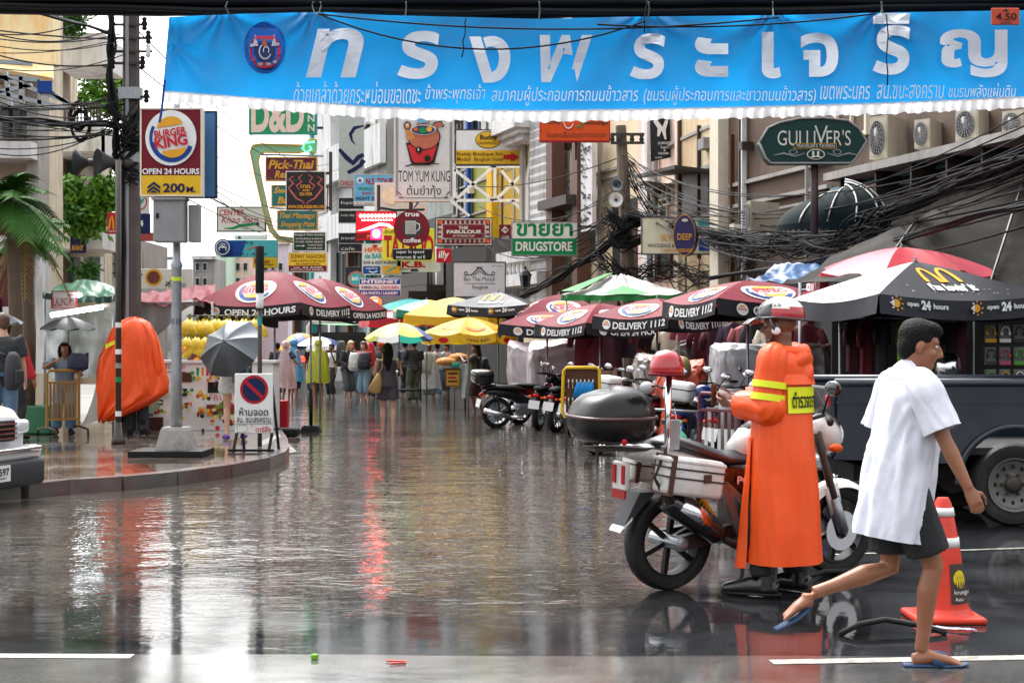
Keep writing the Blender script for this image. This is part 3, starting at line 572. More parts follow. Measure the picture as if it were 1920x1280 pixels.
def bundle(label, pts, width, n, rad, seed=1, loose=.35, name='cable_bundle', group=None, m=None, kind=None):
    """many cables lashed along one path"""
    rnd = random.Random(seed); mb = MB(); pts = [Vector(p) for p in pts]; K = (len(pts)-1)*7
    def at(t):
        x = t*(len(pts)-1); i = min(int(x), len(pts)-2); f = x-i; p0, p1, p2, p3 = pts[max(i-1, 0)], pts[i], pts[i+1], pts[min(i+2, len(pts)-1)]
        return .5*((2*p1)+(p2-p0)*f+(2*p0-5*p1+4*p2-p3)*f*f+(3*p1-p0-3*p2+p3)*f**3)
    for j in range(n):
        o = Vector((rnd.uniform(-1, 1), rnd.uniform(-1, 1), rnd.uniform(-1, 1)))*width; ph = rnd.random()*6; am = width*loose*rnd.random(); fq = rnd.uniform(2, 6)
        mb.tube([at(i/K)+o*(.55+.45*math.sin(i*.7+ph))+Vector((0, 0, -am*abs(math.sin(fq*i/K*3+ph)))) for i in range(K+1)], rad*rnd.uniform(.6, 1.5), m or cablem, 5)
    return solo(name, mb, m or cablem, label, 'cables', group, True, kind)
def drape(name, label, c, size, mat, cat, seed=0, wr=.05, top=None, rz=0., group=None, squash=1.):
    """a plastic sheet thrown over something: flat-ish top, sides falling in folds"""
    w, d, h = size; n, rows = 120, 52; c = Vector(c); vs = []; rm = Matrix.Rotation(rz, 3, 'Z')
    prof = [(0, 1), (.5, 1.), (.82, .985), (.95, .94), (1, .84), (1.03, .5), (1.1, .0)]
    for j in range(rows):
        q = j/(rows-1)*(len(prof)-1); i = min(int(q), len(prof)-2); f = q-i; r_ = prof[i][0]*(1-f)+prof[i+1][0]*f; z = prof[i][1]*(1-f)+prof[i+1][1]*f
        for k in range(n):
            a = 2*math.pi*k/n; ca, sa = math.cos(a), math.sin(a); e = .42; x = math.copysign(abs(ca)**e, ca)*r_*w/2; y = math.copysign(abs(sa)**e, sa)*r_*d/2
            hz = h*z*(1+.16*noise.noise(Vector((x*1.3+seed, y*1.3, seed*.7)))*(1 if z > .5 else z*2)); p = Vector((x, y, hz)); v = Vector((x*2.2+seed*3, y*2.2, hz*1.1))
            rg = lambda q_, s_: (1-2.2*abs(noise.noise(q_*s_)))*1.; v2 = Vector((v.x*1.6+v.z*.5, v.y*1.6, v.z*.55)); fold = (noise.noise(v)+.55*rg(v2, 1.7)+.4*rg(v2, 3.9)+.22*rg(v, 6.5))*wr*(.35+.65*min(1, r_)); fl = Vector((ca, sa, .35)); p += fl*fold
            p.z = max(p.z, .0); vs.append(c+rm@p)
    mb = MB(); mb.add(vs, [(j*n+k, j*n+(k+1) % n, (j+1)*n+(k+1) % n, (j+1)*n+k) for j in range(rows-1) for k in range(n)], mat)
    return solo(name, mb, mat, label, cat, group, True)
# ------------------------------------------------------------------ setting: road, flood water, pavement
def ground_mat(name, col, r0, r1, bump, bsc, ripple=None, spec=.5, mott=.35, coat=0., fine=60.):
    m = bpy.data.materials.new(name); m.use_nodes = True; t = m.node_tree; b = t.nodes['Principled BSDF']; N = t.nodes.new; L = t.links.new
    tc = N('ShaderNodeTexCoord'); n = N('ShaderNodeTexNoise'); n.inputs['Scale'].default_value = .9; n.inputs['Detail'].default_value = 8; n.inputs['Roughness'].default_value = .62; L(tc.outputs['Object'], n.inputs['Vector'])
    g = N('ShaderNodeTexNoise'); g.inputs['Scale'].default_value = fine; g.inputs['Detail'].default_value = 3; L(tc.outputs['Object'], g.inputs['Vector'])
    mr = N('ShaderNodeMapRange'); mr.inputs['From Min'].default_value = .35; mr.inputs['From Max'].default_value = .65; mr.inputs['To Min'].default_value = 1-mott; mr.inputs['To Max'].default_value = 1+mott; L(n.outputs['Fac'], mr.inputs['Value'])
    gr = N('ShaderNodeMapRange'); gr.inputs['From Min'].default_value = .3; gr.inputs['From Max'].default_value = .7; gr.inputs['To Min'].default_value = .4; gr.inputs['To Max'].default_value = 1.9; L(g.outputs['Fac'], gr.inputs['Value'])
    mu = N('ShaderNodeMath'); mu.operation = 'MULTIPLY'; L(mr.outputs[0], mu.inputs[0]); L(gr.outputs[0], mu.inputs[1])
    v = N('ShaderNodeVectorMath'); v.operation = 'SCALE'; v.inputs[0].default_value = col; L(mu.outputs[0], v.inputs['Scale']); L(v.outputs[0], b.inputs['Base Color'])
    r = N('ShaderNodeMapRange'); r.inputs['From Min'].default_value = .42; r.inputs['From Max'].default_value = .62; r.inputs['To Min'].default_value = r0; r.inputs['To Max'].default_value = r1; L(n.outputs['Fac'], r.inputs['Value']); L(r.outputs[0], b.inputs['Roughness'])
    b.inputs['IOR'].default_value = 1.4; b.inputs['Coat Weight'].default_value = coat; b.inputs['Coat Roughness'].default_value = .04
    nrm = None
    for (sc, st, dist, sx) in (ripple or []):
        mp = N('ShaderNodeMapping'); mp.inputs['Scale'].default_value = (sx, 1, 1); L(tc.outputs['Object'], mp.inputs[0]); w = N('ShaderNodeTexNoise'); w.inputs['Scale'].default_value = sc; w.inputs['Detail'].default_value = 2; w.inputs['Distortion'].default_value = .6; L(mp.outputs[0], w.inputs['Vector'])
        bp = N('ShaderNodeBump'); bp.inputs['Strength'].default_value = st; bp.inputs['Distance'].default_value = dist; L(w.outputs['Fac'], bp.inputs['Height'])
        if nrm: L(nrm, bp.inputs['Normal'])
        nrm = bp.outputs[0]
    if bump:
        bp = N('ShaderNodeBump'); bp.inputs['Strength'].default_value = bump; bp.inputs['Distance'].default_value = .004; L(g.outputs['Fac'], bp.inputs['Height'])
        if nrm: L(nrm, bp.inputs['Normal'])
        nrm = bp.outputs[0]
    if nrm: L(nrm, b.inputs['Normal'])
    return m
wet_asphalt = ground_mat('wet_asphalt', (.020, .021, .023), .006, .06, .02, 90, [(1.3, .2, .014, .6), (6, .16, .005, .6), (34, .1, .0006, .8)], mott=.7, coat=0., fine=120)
flood = ground_mat('flood_water', (.052, .045, .038), .01, .03, 0, 0, [(.8, .32, .06, .6), (3.4, .42, .022, .6), (12, .5, .009, .65)], mott=.2)
calm = ground_mat('sky_pale_film', (.065, .064, .062), .015, .12, .06, 60, [(2.2, .2, .01, .5), (10, .1, .003, .6)], mott=.4, coat=.1, fine=140)  # calm: base colour lightened to stand in for reflected sky
tiles_m = ground_mat('wet_paving', (.13, .105, .088), .04, .2, .1, 40, [(5, .2, .008, 1)], mott=.5, coat=.6, fine=12)
def sheet(name, pts, z, mat, label=None):
    mb = MB(); mb.add([(x, y, z) for x, y in pts], [tuple(range(len(pts)))]); o = part(name, mb, mat); o['kind'] = 'structure'; return o
sheet('road', [(-160, -20), (160, -20), (160, 420), (-160, 420)], 0, wet_asphalt)
def gp(px, py, z=0.): D = gD(py, z); return ((px-CX)/F*D, D)
def wiggle(pts, n=9, amp=.16, seed=1):
    rnd = random.Random(seed); out = []
    for a, b in zip(pts, pts[1:]):
        for i in range(n): t = i/n; out.append((a[0]+(b[0]-a[0])*t+rnd.uniform(-amp, amp), a[1]+(b[1]-a[1])*t+rnd.uniform(-amp, amp)*.6))
    return out+[pts[-1]]
t = flood.node_tree; N = t.nodes.new; L = t.links.new; tc = N('ShaderNodeTexCoord'); sx = N('ShaderNodeSeparateXYZ'); L(tc.outputs['Object'], sx.inputs[0]); nz = N('ShaderNodeTexNoise'); nz.inputs['Scale'].default_value = .7; nz.inputs['Detail'].default_value = 7; nz.inputs['Roughness'].default_value = .6; L(tc.outputs['Object'], nz.inputs['Vector'])
def mth(op, a, b, cl=False):
    m = N('ShaderNodeMath'); m.operation = op; m.use_clamp = cl
    for i, q in enumerate((a, b)):
        if isinstance(q, (int, float)): m.inputs[i].default_value = q
        else: L(q, m.inputs[i])
    return m.outputs[0]
far = mth('SUBTRACT', sx.outputs['Y'], mth('MULTIPLY', mth('MAXIMUM', mth('SUBTRACT', sx.outputs['X'], .5), 0), 2.4)); far = mth('ADD', far, mth('MULTIPLY', mth('SUBTRACT', nz.outputs['Fac'], .5), 7)); mk = mth('MULTIPLY', mth('SUBTRACT', far, 7.9), .3, True)
mxs = N('ShaderNodeMixShader'); trn = N('ShaderNodeBsdfTransparent'); L(mk, mxs.inputs[0]); L(trn.outputs[0], mxs.inputs[1]); L(t.nodes['Principled BSDF'].outputs[0], mxs.inputs[2]); L(mxs.outputs[0], t.nodes['Material Output'].inputs[0])
sheet('water', [(-26, 7), (26, 7), (26, 110), (-26, 110)], .014, flood)
fr = wiggle([(-14, 7.62), (-3, 7.6), (3.2, 7.55), (14, 7.5)], 14, .035, 5); sheet('sky_pale_strip', [(14, -6), (-14, -6)]+fr, .002, calm)  # near strip of wet ground, its sky reflection painted as a paler colour
linem = M('road_line_paint', C(215, 212, 200, .75), .35, vary=.3, scale=14, stain=(.05, .05, .05), sscale=9, samt=.75, coat=.4)
def line(name, a, b, w): 
    a, b = Vector((*a, 0)), Vector((*b, 0)); t = (b-a).normalized(); s_ = Vector((-t.y, t.x, 0))*w/2; sheet(name, [((a-s_).x, (a-s_).y), ((b-s_).x, (b-s_).y), ((b+s_).x, (b+s_).y), ((a+s_).x, (a+s_).y)], .005, linem)
line('road_line', gp(-300, 1229), gp(248, 1231), .1); line('road_line', gp(1446, 1242), gp(2300, 1226), .105); line('road_line', gp(1560, 1040), gp(2300, 1015), .05)
# left pavement with its curved kerb
kt = [(-160, 912), (40, 907), (120, 899), (220, 893), (320, 884), (420, 871), (490, 858), (520, 847), (528, 838), (526, 822), (516, 806)]
kp = [gp(x, y, .15) for x, y in kt]; kp += [(-7.0, 27.5), (-9.5, 46)]
sheet('pavement', [kp[0]]+kp+[(-30, 46), (-30, kp[0][1])], .146, tiles_m)
mb = MB(); kerbm = M('kerb_concrete', C(104, 100, 98, .8), .3, vary=.35, scale=3, stain=C(110, 40, 40), sscale=1.1, samt=.5, coat=.5)
for (a, b) in zip(kp[:-2], kp[1:-1]):
    L_ = (Vector(b)-Vector(a)).length; k = max(1, round(L_/.9))
    for i in range(k):
        p, q = Vector((*a, 0)).lerp(Vector((*b, 0)), i/k), Vector((*a, 0)).lerp(Vector((*b, 0)), (i+1)/k); g = (q-p).normalized(); mb.bar(p+g*.004+Vector((0, 0, .078)), q-g*.004+Vector((0, 0, .078)), .2, .156, kerbm)
o = part('kerb', mb, kerbm); o['kind'] = 'structure'
# grout lines of the paving: raised joints in one sheet
# ------------------------------------------------------------------ buildings on the left
cstain = M('cream_wall', C(226, 214, 190, .8), .75, vary=.1, scale=2, stain=C(100, 84, 70), sscale=1.1, samt=.6, streak=True); ystain = M('stained_yellow_panel', C(242, 222, 176, .95), .6, vary=.08, stain=C(230, 160, 30), sscale=1., samt=1., streak=True)
conc = M('pale_concrete', C(176, 172, 168, .8), .8, vary=.18, scale=2, stain=C(90, 86, 80), sscale=1., samt=.5, streak=True); white_w = M('white_wall', C(228, 228, 228, .85), .7, vary=.08, stain=C(110, 108, 104), sscale=1.1, samt=.6, streak=True)
maroonw = M('maroon_wall', C(112, 24, 40, .8), .5, vary=.2, scale=3); brick = M('brick_red_wall', C(140, 62, 56, .8), .7, vary=.25, scale=8); pinkw = M('pink_wall', C(232, 200, 186, .85), .75, vary=.07, stain=C(140, 108, 92), sscale=1., samt=.6, streak=True)
brownw = M('stained_brown_wall', C(116, 96, 82, .7), .85, vary=.3, scale=1.3, stain=C(70, 56, 48), sscale=.8, samt=.75, streak=True)
def pxbox(mb, x0, y0, x1, y1, D, dep, m=None):
    a, b = W(x0, y1, D), W(x1, y0, D); return mb.box(((a.x+b.x)/2, D+dep/2, (a.z+b.z)/2), (b.x-a.x, dep, b.z-a.z), m)
def pxhouse(name, label, cat, rect, D, dep, mat): 
    a, b = W(rect[0], rect[3], D), W(rect[2], rect[1], D); r = thing(name, label, cat, ((a.x+b.x)/2, D+dep/2, min(0, a.z))); mb = MB(); mb.box(((a.x+b.x)/2, D+dep/2, (b.z-.3)/2), (b.x-a.x, dep, b.z+.3), mat); part('wall', mb, None, r); return r
def pp(r, name, x0, y0, x1, y1, D, dep, m, **k): mb = MB(); pxbox(mb, x0, y0, x1, y1, D, dep, m); return part(name, mb, None, r, **k)
b1 = pxhouse('building', 'cream shophouse at the left edge with stained yellow upper panel and maroon shop front', 'building', (-420, -300, 62, 720), 30, 2, cstain)
pp(b1, 'sunshade', -400, -120, 99, 118, 29.2, .5, ystain); mb = MB(); mb.prism([W(-400, 118, 29.2)+Vector((0, .02, 0)), W(99, 118, 29.2)+Vector((0, .02, 0)), W(99, 146, 28.2), W(-400, 60, 28.2)], (0, .05, -.06), ystain); part('sunshade_flap', mb, None, b1)
pp(b1, 'column', 50, 140, 72, 700, 29.3, .68, conc); pp(b1, 'balcony', -400, 265, 58, 296, 28.9, 1.1, white_w); pp(b1, 'ledge', -400, 160, 48, 196, 29.3, .7, white_w); pp(b1, 'shop_wall', -400, 470, 52, 715, 29.6, .4, maroonw); pp(b1, 'shop_column', 66, 445, 84, 700, 28.6, .35, white_w); pp(b1, 'shop_beam', -400, 442, 66, 466, 28.7, .5, white_w)
pp(b1, 'fascia', -400, 380, 48, 442, 29.2, .7, maroonw); pp(b1, 'notice', 5, 575, 30, 600, 29.5, .1, white); pp(b1, 'door', -60, 560, -2, 715, 29.5, .1, glassd)
for i, x in enumerate((8, 30)): f = pp(b1, 'window', x-6, 200, x+10, 258, 29.7, .3, conc); pp(f, 'pane', x-4, 203, x+8, 256, 29.65, .05, glassd)
b2 = pxhouse('building', 'concrete apartment block with projecting balconies beside the utility pole', 'building', (52, -300, 118, 720), 36, 1.2, cstain)
pp(b2, 'lower_wall', 122, 290, 196, 720, 36.5, .7, cstain)
for (x0, y0, x1, y1) in ((100, 62, 194, 122), (70, 236, 190, 284), (60, 424, 192, 466)): pp(b2, 'balcony', x0, y0, x1, y1, 34.2, 1.8, white_w)
m = MB(); m.prism([W(190, 240, 34.2), W(190, 284, 34.2), W(216, 270, 38), W(216, 248, 38)], (0, .3, 0), white_w); part('balcony', m, None, b2)
pp(b2, 'column', 98, 20, 118, 720, 35.4, .6, M('brown_column', C(130, 110, 95), .7, vary=.15)); pp(b2, 'column', 150, 284, 166, 424, 35.4, .6, conc); pp(b2, 'door_recess', 88, 284, 110, 424, 35.2, .3, M('brown_door', C(110, 84, 74), .6)); pp(b2, 'column', 70, 284, 84, 560, 34.8, .5, white_w)
for (x0, y0, x1, y1) in ((122, 300, 148, 345), (168, 300, 190, 345), (58, 70, 94, 130), (60, 150, 92, 190), (62, 300, 68, 400), (124, 480, 150, 540), (160, 480, 188, 540)): f = pp(b2, 'window', x0, y0, x1, y1, 35.9, .3, white_w); pp(f, 'pane', x0+2, y0+3, x1-2, y1-3, 35.86, .05, M('teal_glass', C(70, 100, 100), .1, vary=.1))
for y0, y1 in ((195, 238),):
    m = MB(); [m.bar(W(x, y1, 34.25), W(x, y0, 34.25), .03, m=dsteel) for x in range(74, 190, 6)]; m.bar(W(74, y0, 34.25), W(190, y0, 34.25), .05, m=dsteel); part('railing', m, None, b2)
m = MB(); m.prism([W(95, 100, 36), W(200, 122, 34.2), W(200, 126, 34.2), W(95, 106, 36)], (0, .4, .0), brown); part('awning', m, None, b2)
b3 = pxhouse('building', 'grey shophouse with scaffolding behind the utility pole with hanging vertical signs', 'building', (186, 452, 270, 720), 44, 3, conc)
for x in (200, 226, 256): f = pp(b3, 'window', x-8, 470, x+8, 520, 43.9, .3, cream); pp(f, 'pane', x-6, 473, x+6, 517, 43.86, .05, glassd)
m = MB(); [m.bar(W(x, 520, 43.2), W(x, 455, 43.2), .05, m=dsteel) for x in (196, 206, 216, 226, 240, 256)]; [m.bar(W(194, y, 43.2), W(258, y, 43.2), .05, m=dsteel) for y in (458, 475, 495, 512)]; part('scaffold', m, None, b3)
for i, (x0, y0, x1, c, lab) in enumerate(((362, 484, 402, conc, 'small grey concrete block far down the street with power lines'), (404, 472, 424, M('mint_wall', C(205, 228, 205), .7), 'narrow pale green house far down the street'), (424, 470, 476, M('peach_wall', C(238, 206, 190), .7), 'peach coloured house far down the street'), (476, 455, 540, M('lilac_wall', C(214, 200, 210), .7), 'lilac house far down the street behind the curved neon sign'))):
    D = 105+i*4; r = pxhouse('building', lab, 'building', (x0, y0, x1, 690), D, 12, c)
    for wx in range(int(x0)+8, int(x1)-5, 14):
        for wy in (492, 520, 548): f = pp(r, 'window', wx-4, wy, wx+4, wy+16, D-.1, .3, white_w); pp(f, 'pane', wx-3, wy+1.5, wx+3, wy+14, D-.15, .1, glassd)
    pp(r, 'parapet', x0-2, y0-4, x1+2, y0+2, D-.4, 1.2, white_w)
# ------------------------------------------------------------------ buildings on the right
# brown wall with air conditioners
rb, w = building('tall stained brown wall with air conditioners above the sloping grey roof', (1356, 31), (2700, 14.5), 8., brownw, 6)
win = window(rb, w, (1572, 190, 1632, 252), M('brown_shutter', C(88, 66, 50), .6), cream, bars=1)
def m_pbox(r, w, name, rect, o0, o1, mat, **k): m = MB(); w.pbox(m, *rect, o0, o1, mat); return part(name, m, None, r, **k)
m_pbox(rb, w, 'pillar', (1350, 100, 1366, 640), -.1, .22, cream)
def zbox(name, x0, x1, z0, z1, o0, o1, mat): m = MB(); w.box(m, w.hit(x0, 300)[0], z0, w.hit(x1, 300)[0], z1, o0, o1, mat); part(name, m, None, rb)
grim = M('grimy_slab', C(128, 122, 116, .7), .85, vary=.3, stain=C(50, 48, 46), sscale=1.6, samt=.8, spec=.2)
zbox('ledge', 1640, 2300, 4.1, 4.22, 0, .9, conc); zbox('lower_wall', 1640, 2300, 3.2, 3.98, .05, .35, grim); zbox('pipe', 1600, 2300, 4.02, 4.07, .36, .42, M('blue_pipe', C(90, 140, 150, .8), .6)); zbox('pipe', 1500, 2300, 3.9, 3.94, .36, .41, conc)
for i in range(5): x = 1660+i*70; zbox('bracket', x, x+3, 3.75, 4.1, .36, .8, dsteel)
# pink and cream house
rc, w2 = building('pale pink and cream house with a dark sheltered window', (1196, 40), (1357, 33), 8.4, pinkw, 6)
m_pbox(rc, w2, 'panel', (1272, 100, 1356, 640), 0, .06, M('old_cream_plaster', C(224, 206, 170, .85), .8, vary=.1, stain=C(190, 130, 80), sscale=.8, samt=.6, streak=True)); m_pbox(rc, w2, 'pilaster', (1212, 100, 1222, 640), 0, .12, white_w); m_pbox(rc, w2, 'pilaster', (1276, 100, 1282, 640), .06, .14, cream)
window(rc, w2, (1286, 326, 1338, 404), M('dark_old_window', C(52, 46, 44), .4, vary=.4), conc, bars=2, o=.1); m = MB(); m.prism([w2.pt(*w2.hit(1258, 330), .9), w2.pt(*w2.hit(1341, 311), .9), w2.pt(*w2.hit(1341, 318), .05), w2.pt(*w2.hit(1270, 322), .05)], (0, 0, -.08), dsteel); part('awning', m, None, rc)
window(rc, w2, (1226, 352, 1266, 382), glassd, cream, bars=3, rows=1); window(rc, w2, (1240, 374, 1256, 412), dark, cream); m = MB(); m.prism([w2.pt(*w2.hit(1222, 352), .8), w2.pt(*w2.hit(1270, 340), .8), w2.pt(*w2.hit(1270, 346), .02), w2.pt(*w2.hit(1222, 342), .02)], (0, 0, -.06), conc); part('awning', m, None, rc)
window(rc, w2, (1216, 420, 1262, 520), dark, brown, bars=1); window(rc, w2, (1290, 470, 1345, 560), dark, dsteel, bars=1)
# classical building with the arched window
rd, w3 = building('cream classical building with rusticated white corner and arched window', (982, 50), (1200, 41), 10, M('warm_cream_wall', C(240, 224, 192, .85), .7, vary=.06, stain=C(180, 150, 110), sscale=.7, samt=.3, streak=True), 8)
m = MB()
for y in range(200, 560, 17): w3.pbox(m, 1022, y, 1064, y+15.5, 0, .5, white_w)
part('quoin_column', m, None, rd); m = MB()
for i, (g, h) in enumerate(((0, 14), (3, 10), (7, 12))): w3.pbox(m, 972+g, 226+sum((14, 10, 12)[:i]), 1022-g, 226+sum((14, 10, 12)[:i+1]), 0, 1.0-.2*i, white_w)
part('capital', m, None, rd); m_pbox(rd, w3, 'drain_pipe', (985, 262, 990, 560), .1, .2, conc)
def arch(r, w, x0, x1, ytop, ybot, fr, pane, k=4, name='window'):
    cx, rx = (x0+x1)/2, (x1-x0)/2; ry = (ybot-ytop)*.3
    def prof(g): return [(x0-g, ybot)]+[(cx-(rx+g)*math.cos(R(a)), ytop+ry-(ry+g*1.4)*math.sin(R(a))) for a in range(0, 181, 15)]+[(x1+g, ybot)]
    o, i = prof(k), prof(0); m = MB(); n = len(o); a0 = [w.pt(*w.hit(*p), .16) for p in o]; b0 = [w.pt(*w.hit(*p), .16) for p in i]; a1 = [w.pt(*w.hit(*p), 0) for p in o]; b1_ = [w.pt(*w.hit(*p), 0.02) for p in i]
    m.add(a0+b0+a1+b1_, [(j, j+1, n+j+1, n+j) for j in range(n-1)]+[(j, j+1, 2*n+j+1, 2*n+j) for j in range(n-1)]+[(n+j, n+j+1, 3*n+j+1, 3*n+j) for j in range(n-1)], fr); f = part(name, m, None, r); m = MB(); m.add([w.pt(*w.hit(*p), .02) for p in i], [tuple(range(n))], pane); part('pane', m, None, f); return f
arch(rd, w3, 1000, 1014, 305, 430, white_w, glassd, 5)
for x0, x1, mt in ((1066, 1077, brown), (1116, 1126, brown)): m_pbox(rd, w3, 'post', (x0, 180, x1, 620), .3, .7, M('brown_steel_post', C(98, 68, 56), .6, vary=.2))
window(rd, w3, (1078, 180, 1098, 400), dark, white, rows=5, o=.05); m_pbox(rd, w3, 'recess_shade', (1098, 360, 1116, 480), .0, .03, dark); m_pbox(rd, w3, 'recess_shade', (1150, 380, 1196, 560), .0, .03, dark)  # recess panels are flat; their shade is put into the dark colour
m_pbox(rd, w3, 'ledge', (1068, 380, 1124, 384), .1, 1., dsteel)
for i, x in enumerate((988, 996, 1004, 1012, 1020)):
    u, z0 = w3.hit(x, 520); u2, z1 = w3.hit(x, 484); h = z1-z0; m = MB(); m.lathe([(.07, 0), (.07, h*.08), (.04, h*.14), (.085, h*.4), (.05, h*.75), (.07, h*.92), (.07, h)], w3.pt(u, z0, .7), m=white_w, seg=12); part('baluster', m, None, rd, True)
m_pbox(rd, w3, 'balcony_slab', (980, 520, 1066, 532), 0, 1., white_w); m_pbox(rd, w3, 'handrail', (980, 477, 1066, 484), .5, .9, white_w)
m_pbox(rd, w3, 'ornamental_panel', (1128, 262, 1150, 432), .5, .62, white_w); pr = Print(w3.P, 0, .63, .001); rnd = random.Random(4)
for i in range(46):
    x, y = rnd.uniform(1131, 1147), rnd.uniform(266, 428); pr.ell(x, y, rnd.uniform(.8, 2.6), rnd.uniform(1, 4), dgrey, 8, turn=rnd.uniform(-1, 1))
pr.done(rd, 'floral_print')
# green and yellow house behind the steel lattice
limew = M('lime_wall', C(166, 176, 84, .7), .7, vary=.12, stain=C(110, 120, 60), sscale=.9, samt=.4, streak=True); mustard = M('mustard_wall', C(196, 160, 40, .8), .7, vary=.15)
re_, w4 = building('lime green and mustard house with rows of dark windows behind the steel lattice', (848, 66), (988, 56), 12.5, limew, 8)
m_pbox(re_, w4, 'panel', (938, 300, 984, 420), .0, .1, mustard)
for (x0, y0, x1, y1) in ((852, 220, 880, 300), (886, 220, 915, 280), (922, 215, 975, 280), (852, 325, 878, 400), (884, 420, 902, 450), (912, 430, 930, 470), (852, 430, 874, 480), (950, 330, 975, 380), (905, 480, 930, 520)): window(re_, w4, (x0, y0, x1, y1), glassd, grey, bars=1)
m_pbox(re_, w4, 'ground_floor', (849, 470, 987, 720), .02, .3, dark); m_pbox(re_, w4, 'pipe', (884, 180, 888, 470), .1, .25, blue); m_pbox(re_, w4, 'column', (926, 300, 936, 520), .0, .3, yellow)
lt = thing('lattice_frame', 'white steel lattice frame under the yellow and white inn sign', 'steel frame', W(915, 460, 52)); m = MB()
for a, b in (((852, 312), (985, 312)), ((852, 376), (985, 376)), ((852, 312), (852, 376)), ((985, 230), (985, 400)), ((928, 312), (928, 376)), ((852, 376), (926, 312)), ((852, 318), (925, 376)), ((985, 374), (940, 320)), ((930, 374), (985, 322)), ((845, 376), (880, 405)), ((960, 376), (986, 402))): m.bar(W(*a, 52), W(*b, 52), .1, m=white)
part('truss', m, None, lt); m = MB(); [m.bar(W(x, 312, 52), W(x, 312, 55.5), .08, m=white) for x in (854, 928, 983)]; [m.bar(W(x, 376, 52), W(x, 376, 55.5), .08, m=white) for x in (854, 928, 983)]; part('bracket', m, None, lt)
# white building with arched windows
rw, w5 = building('white building with tall arched windows behind the tom yum sign', (596, 92), (748, 76), 16.5, white_w, 10)
arch(rw, w5, 684, 708, 232, 340, conc, glassd, 3); m_pbox(rw, w5, 'pilaster', (600, 100, 636, 560), 0, .5, white_w); m_pbox(rw, w5, 'pilaster', (724, 100, 740, 420), 0, .4, conc); m_pbox(rw, w5, 'panel', (693, 310, 722, 420), .1, .3, white_w)
for y in (300, 420): m_pbox(rw, w5, 'cornice', (598, y, 742, y+6), .5, .8, white_w)
for (x0, y0, x1, y1) in ((606, 330, 632, 400), (606, 430, 632, 480), (660, 430, 690, 470)): window(rw, w5, (x0, y0, x1, y1), glassd, grey, bars=1, o=.55)
m_pbox(rw, w5, 'drain_pipe', (600, 180, 604, 560), .5, .65, teal)
# low dark shopfronts along the right of the far street
rt, w6 = building('row of dark teal shopfronts under the massed street signs', (552, 98), (1000, 58), 7.2, M('dark_teal_front', C(62, 76, 76, .7), .6, vary=.3, scale=1.5), 7)
for x in range(565, 990, 26): window(rt, w6, (x, 470+(x % 3)*4, x+17, 540), dark if x % 4 else glassd, (teal, dsteel, brown, grey)[x % 4], bars=1)
for x in range(560, 990, 34): m_pbox(rt, w6, 'post', (x, 450, x+4, 640), .1, .4, (teal, white_w, brown)[x % 3])
m_pbox(rt, w6, 'balcony', (700, 552, 850, 560), .1, 1.2, dsteel); m_pbox(rt, w6, 'awning', (770, 555, 850, 566), .2, 2., dsteel); m = MB(); [w6.pbox(m, x, 532, x+1.5, 552, 1.1, 1.16, dsteel) for x in range(702, 850, 9)]; w6.pbox(m, 700, 530, 850, 533, 1.08, 1.18, dsteel); part('railing', m, None, rt)
# long dark ground floor of the right side behind the stalls
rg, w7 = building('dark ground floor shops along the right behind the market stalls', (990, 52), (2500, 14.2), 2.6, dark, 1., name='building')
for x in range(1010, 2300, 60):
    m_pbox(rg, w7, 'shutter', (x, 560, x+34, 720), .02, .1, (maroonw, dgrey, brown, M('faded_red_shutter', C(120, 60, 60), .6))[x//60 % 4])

rnd = random.Random(77)
for r_, w_, x0, x1, D_ in ((rb, w, 1375, 1560, 0), (rc, w2, 1225, 1350, 0), (rd, w3, 1070, 1190, 0), (re_, w4, 852, 984, 0), (rw, w5, 640, 740, 0)):
    for i in range(4): x = rnd.uniform(x0, x1); m_pbox(r_, w_, 'drain_pipe', (x, rnd.uniform(100, 260), x+rnd.uniform(1.5, 3), rnd.uniform(420, 560)), .05, .14, (conc, dsteel, white_w, brown)[i])
    for i in range(3): x, y = rnd.uniform(x0, x1-14), rnd.uniform(250, 470); m_pbox(r_, w_, 'meter_box', (x, y, x+rnd.uniform(5, 12), y+rnd.uniform(8, 16)), .02, .25, (grey, cream, dsteel)[i])
    for i in range(2): y = rnd.uniform(280, 430); u0, z_ = w_.hit(x0, y); u1 = w_.hit(x1, y)[0]; m = MB(); w_.box(m, u0, z_-.07, u1, z_, 0, .1, conc); part('ledge', m, None, r_)
# ------------------------------------------------------------------ banner, poles, cables, signs
def translucent(m, amt, col):
    t = m.node_tree; b = t.nodes['Principled BSDF']; o = t.nodes['Material Output']; x = t.nodes.new('ShaderNodeMixShader'); tr = t.nodes.new('ShaderNodeBsdfTranslucent'); tr.inputs[0].default_value = (*col, 1); x.inputs[0].default_value = amt
    t.links.new(b.outputs[0], x.inputs[1]); t.links.new(tr.outputs[0], x.inputs[2]); t.links.new(x.outputs[0], o.inputs[0]); return m
def sheer(m, amt):
    t = m.node_tree; b = t.nodes['Principled BSDF']; o = t.nodes['Material Output']; src = o.inputs[0].links[0].from_socket; x = t.nodes.new('ShaderNodeMixShader'); tr = t.nodes.new('ShaderNodeBsdfTransparent'); x.inputs[0].default_value = amt
    t.links.new(src, x.inputs[1]); t.links.new(tr.outputs[0], x.inputs[2]); t.links.new(x.outputs[0], o.inputs[0]); return m
for _m, _c in ((bkcloth, C(190, 40, 70, .8)), (bkwhite, C(230, 215, 220))): translucent(_m, .18, _c)
def interp(tab, x):
    for (a, b), (c, d) in zip(tab, tab[1:]):
        if x <= c: return b+(d-b)*(x-a)/(c-a)
    return tab[-1][1]
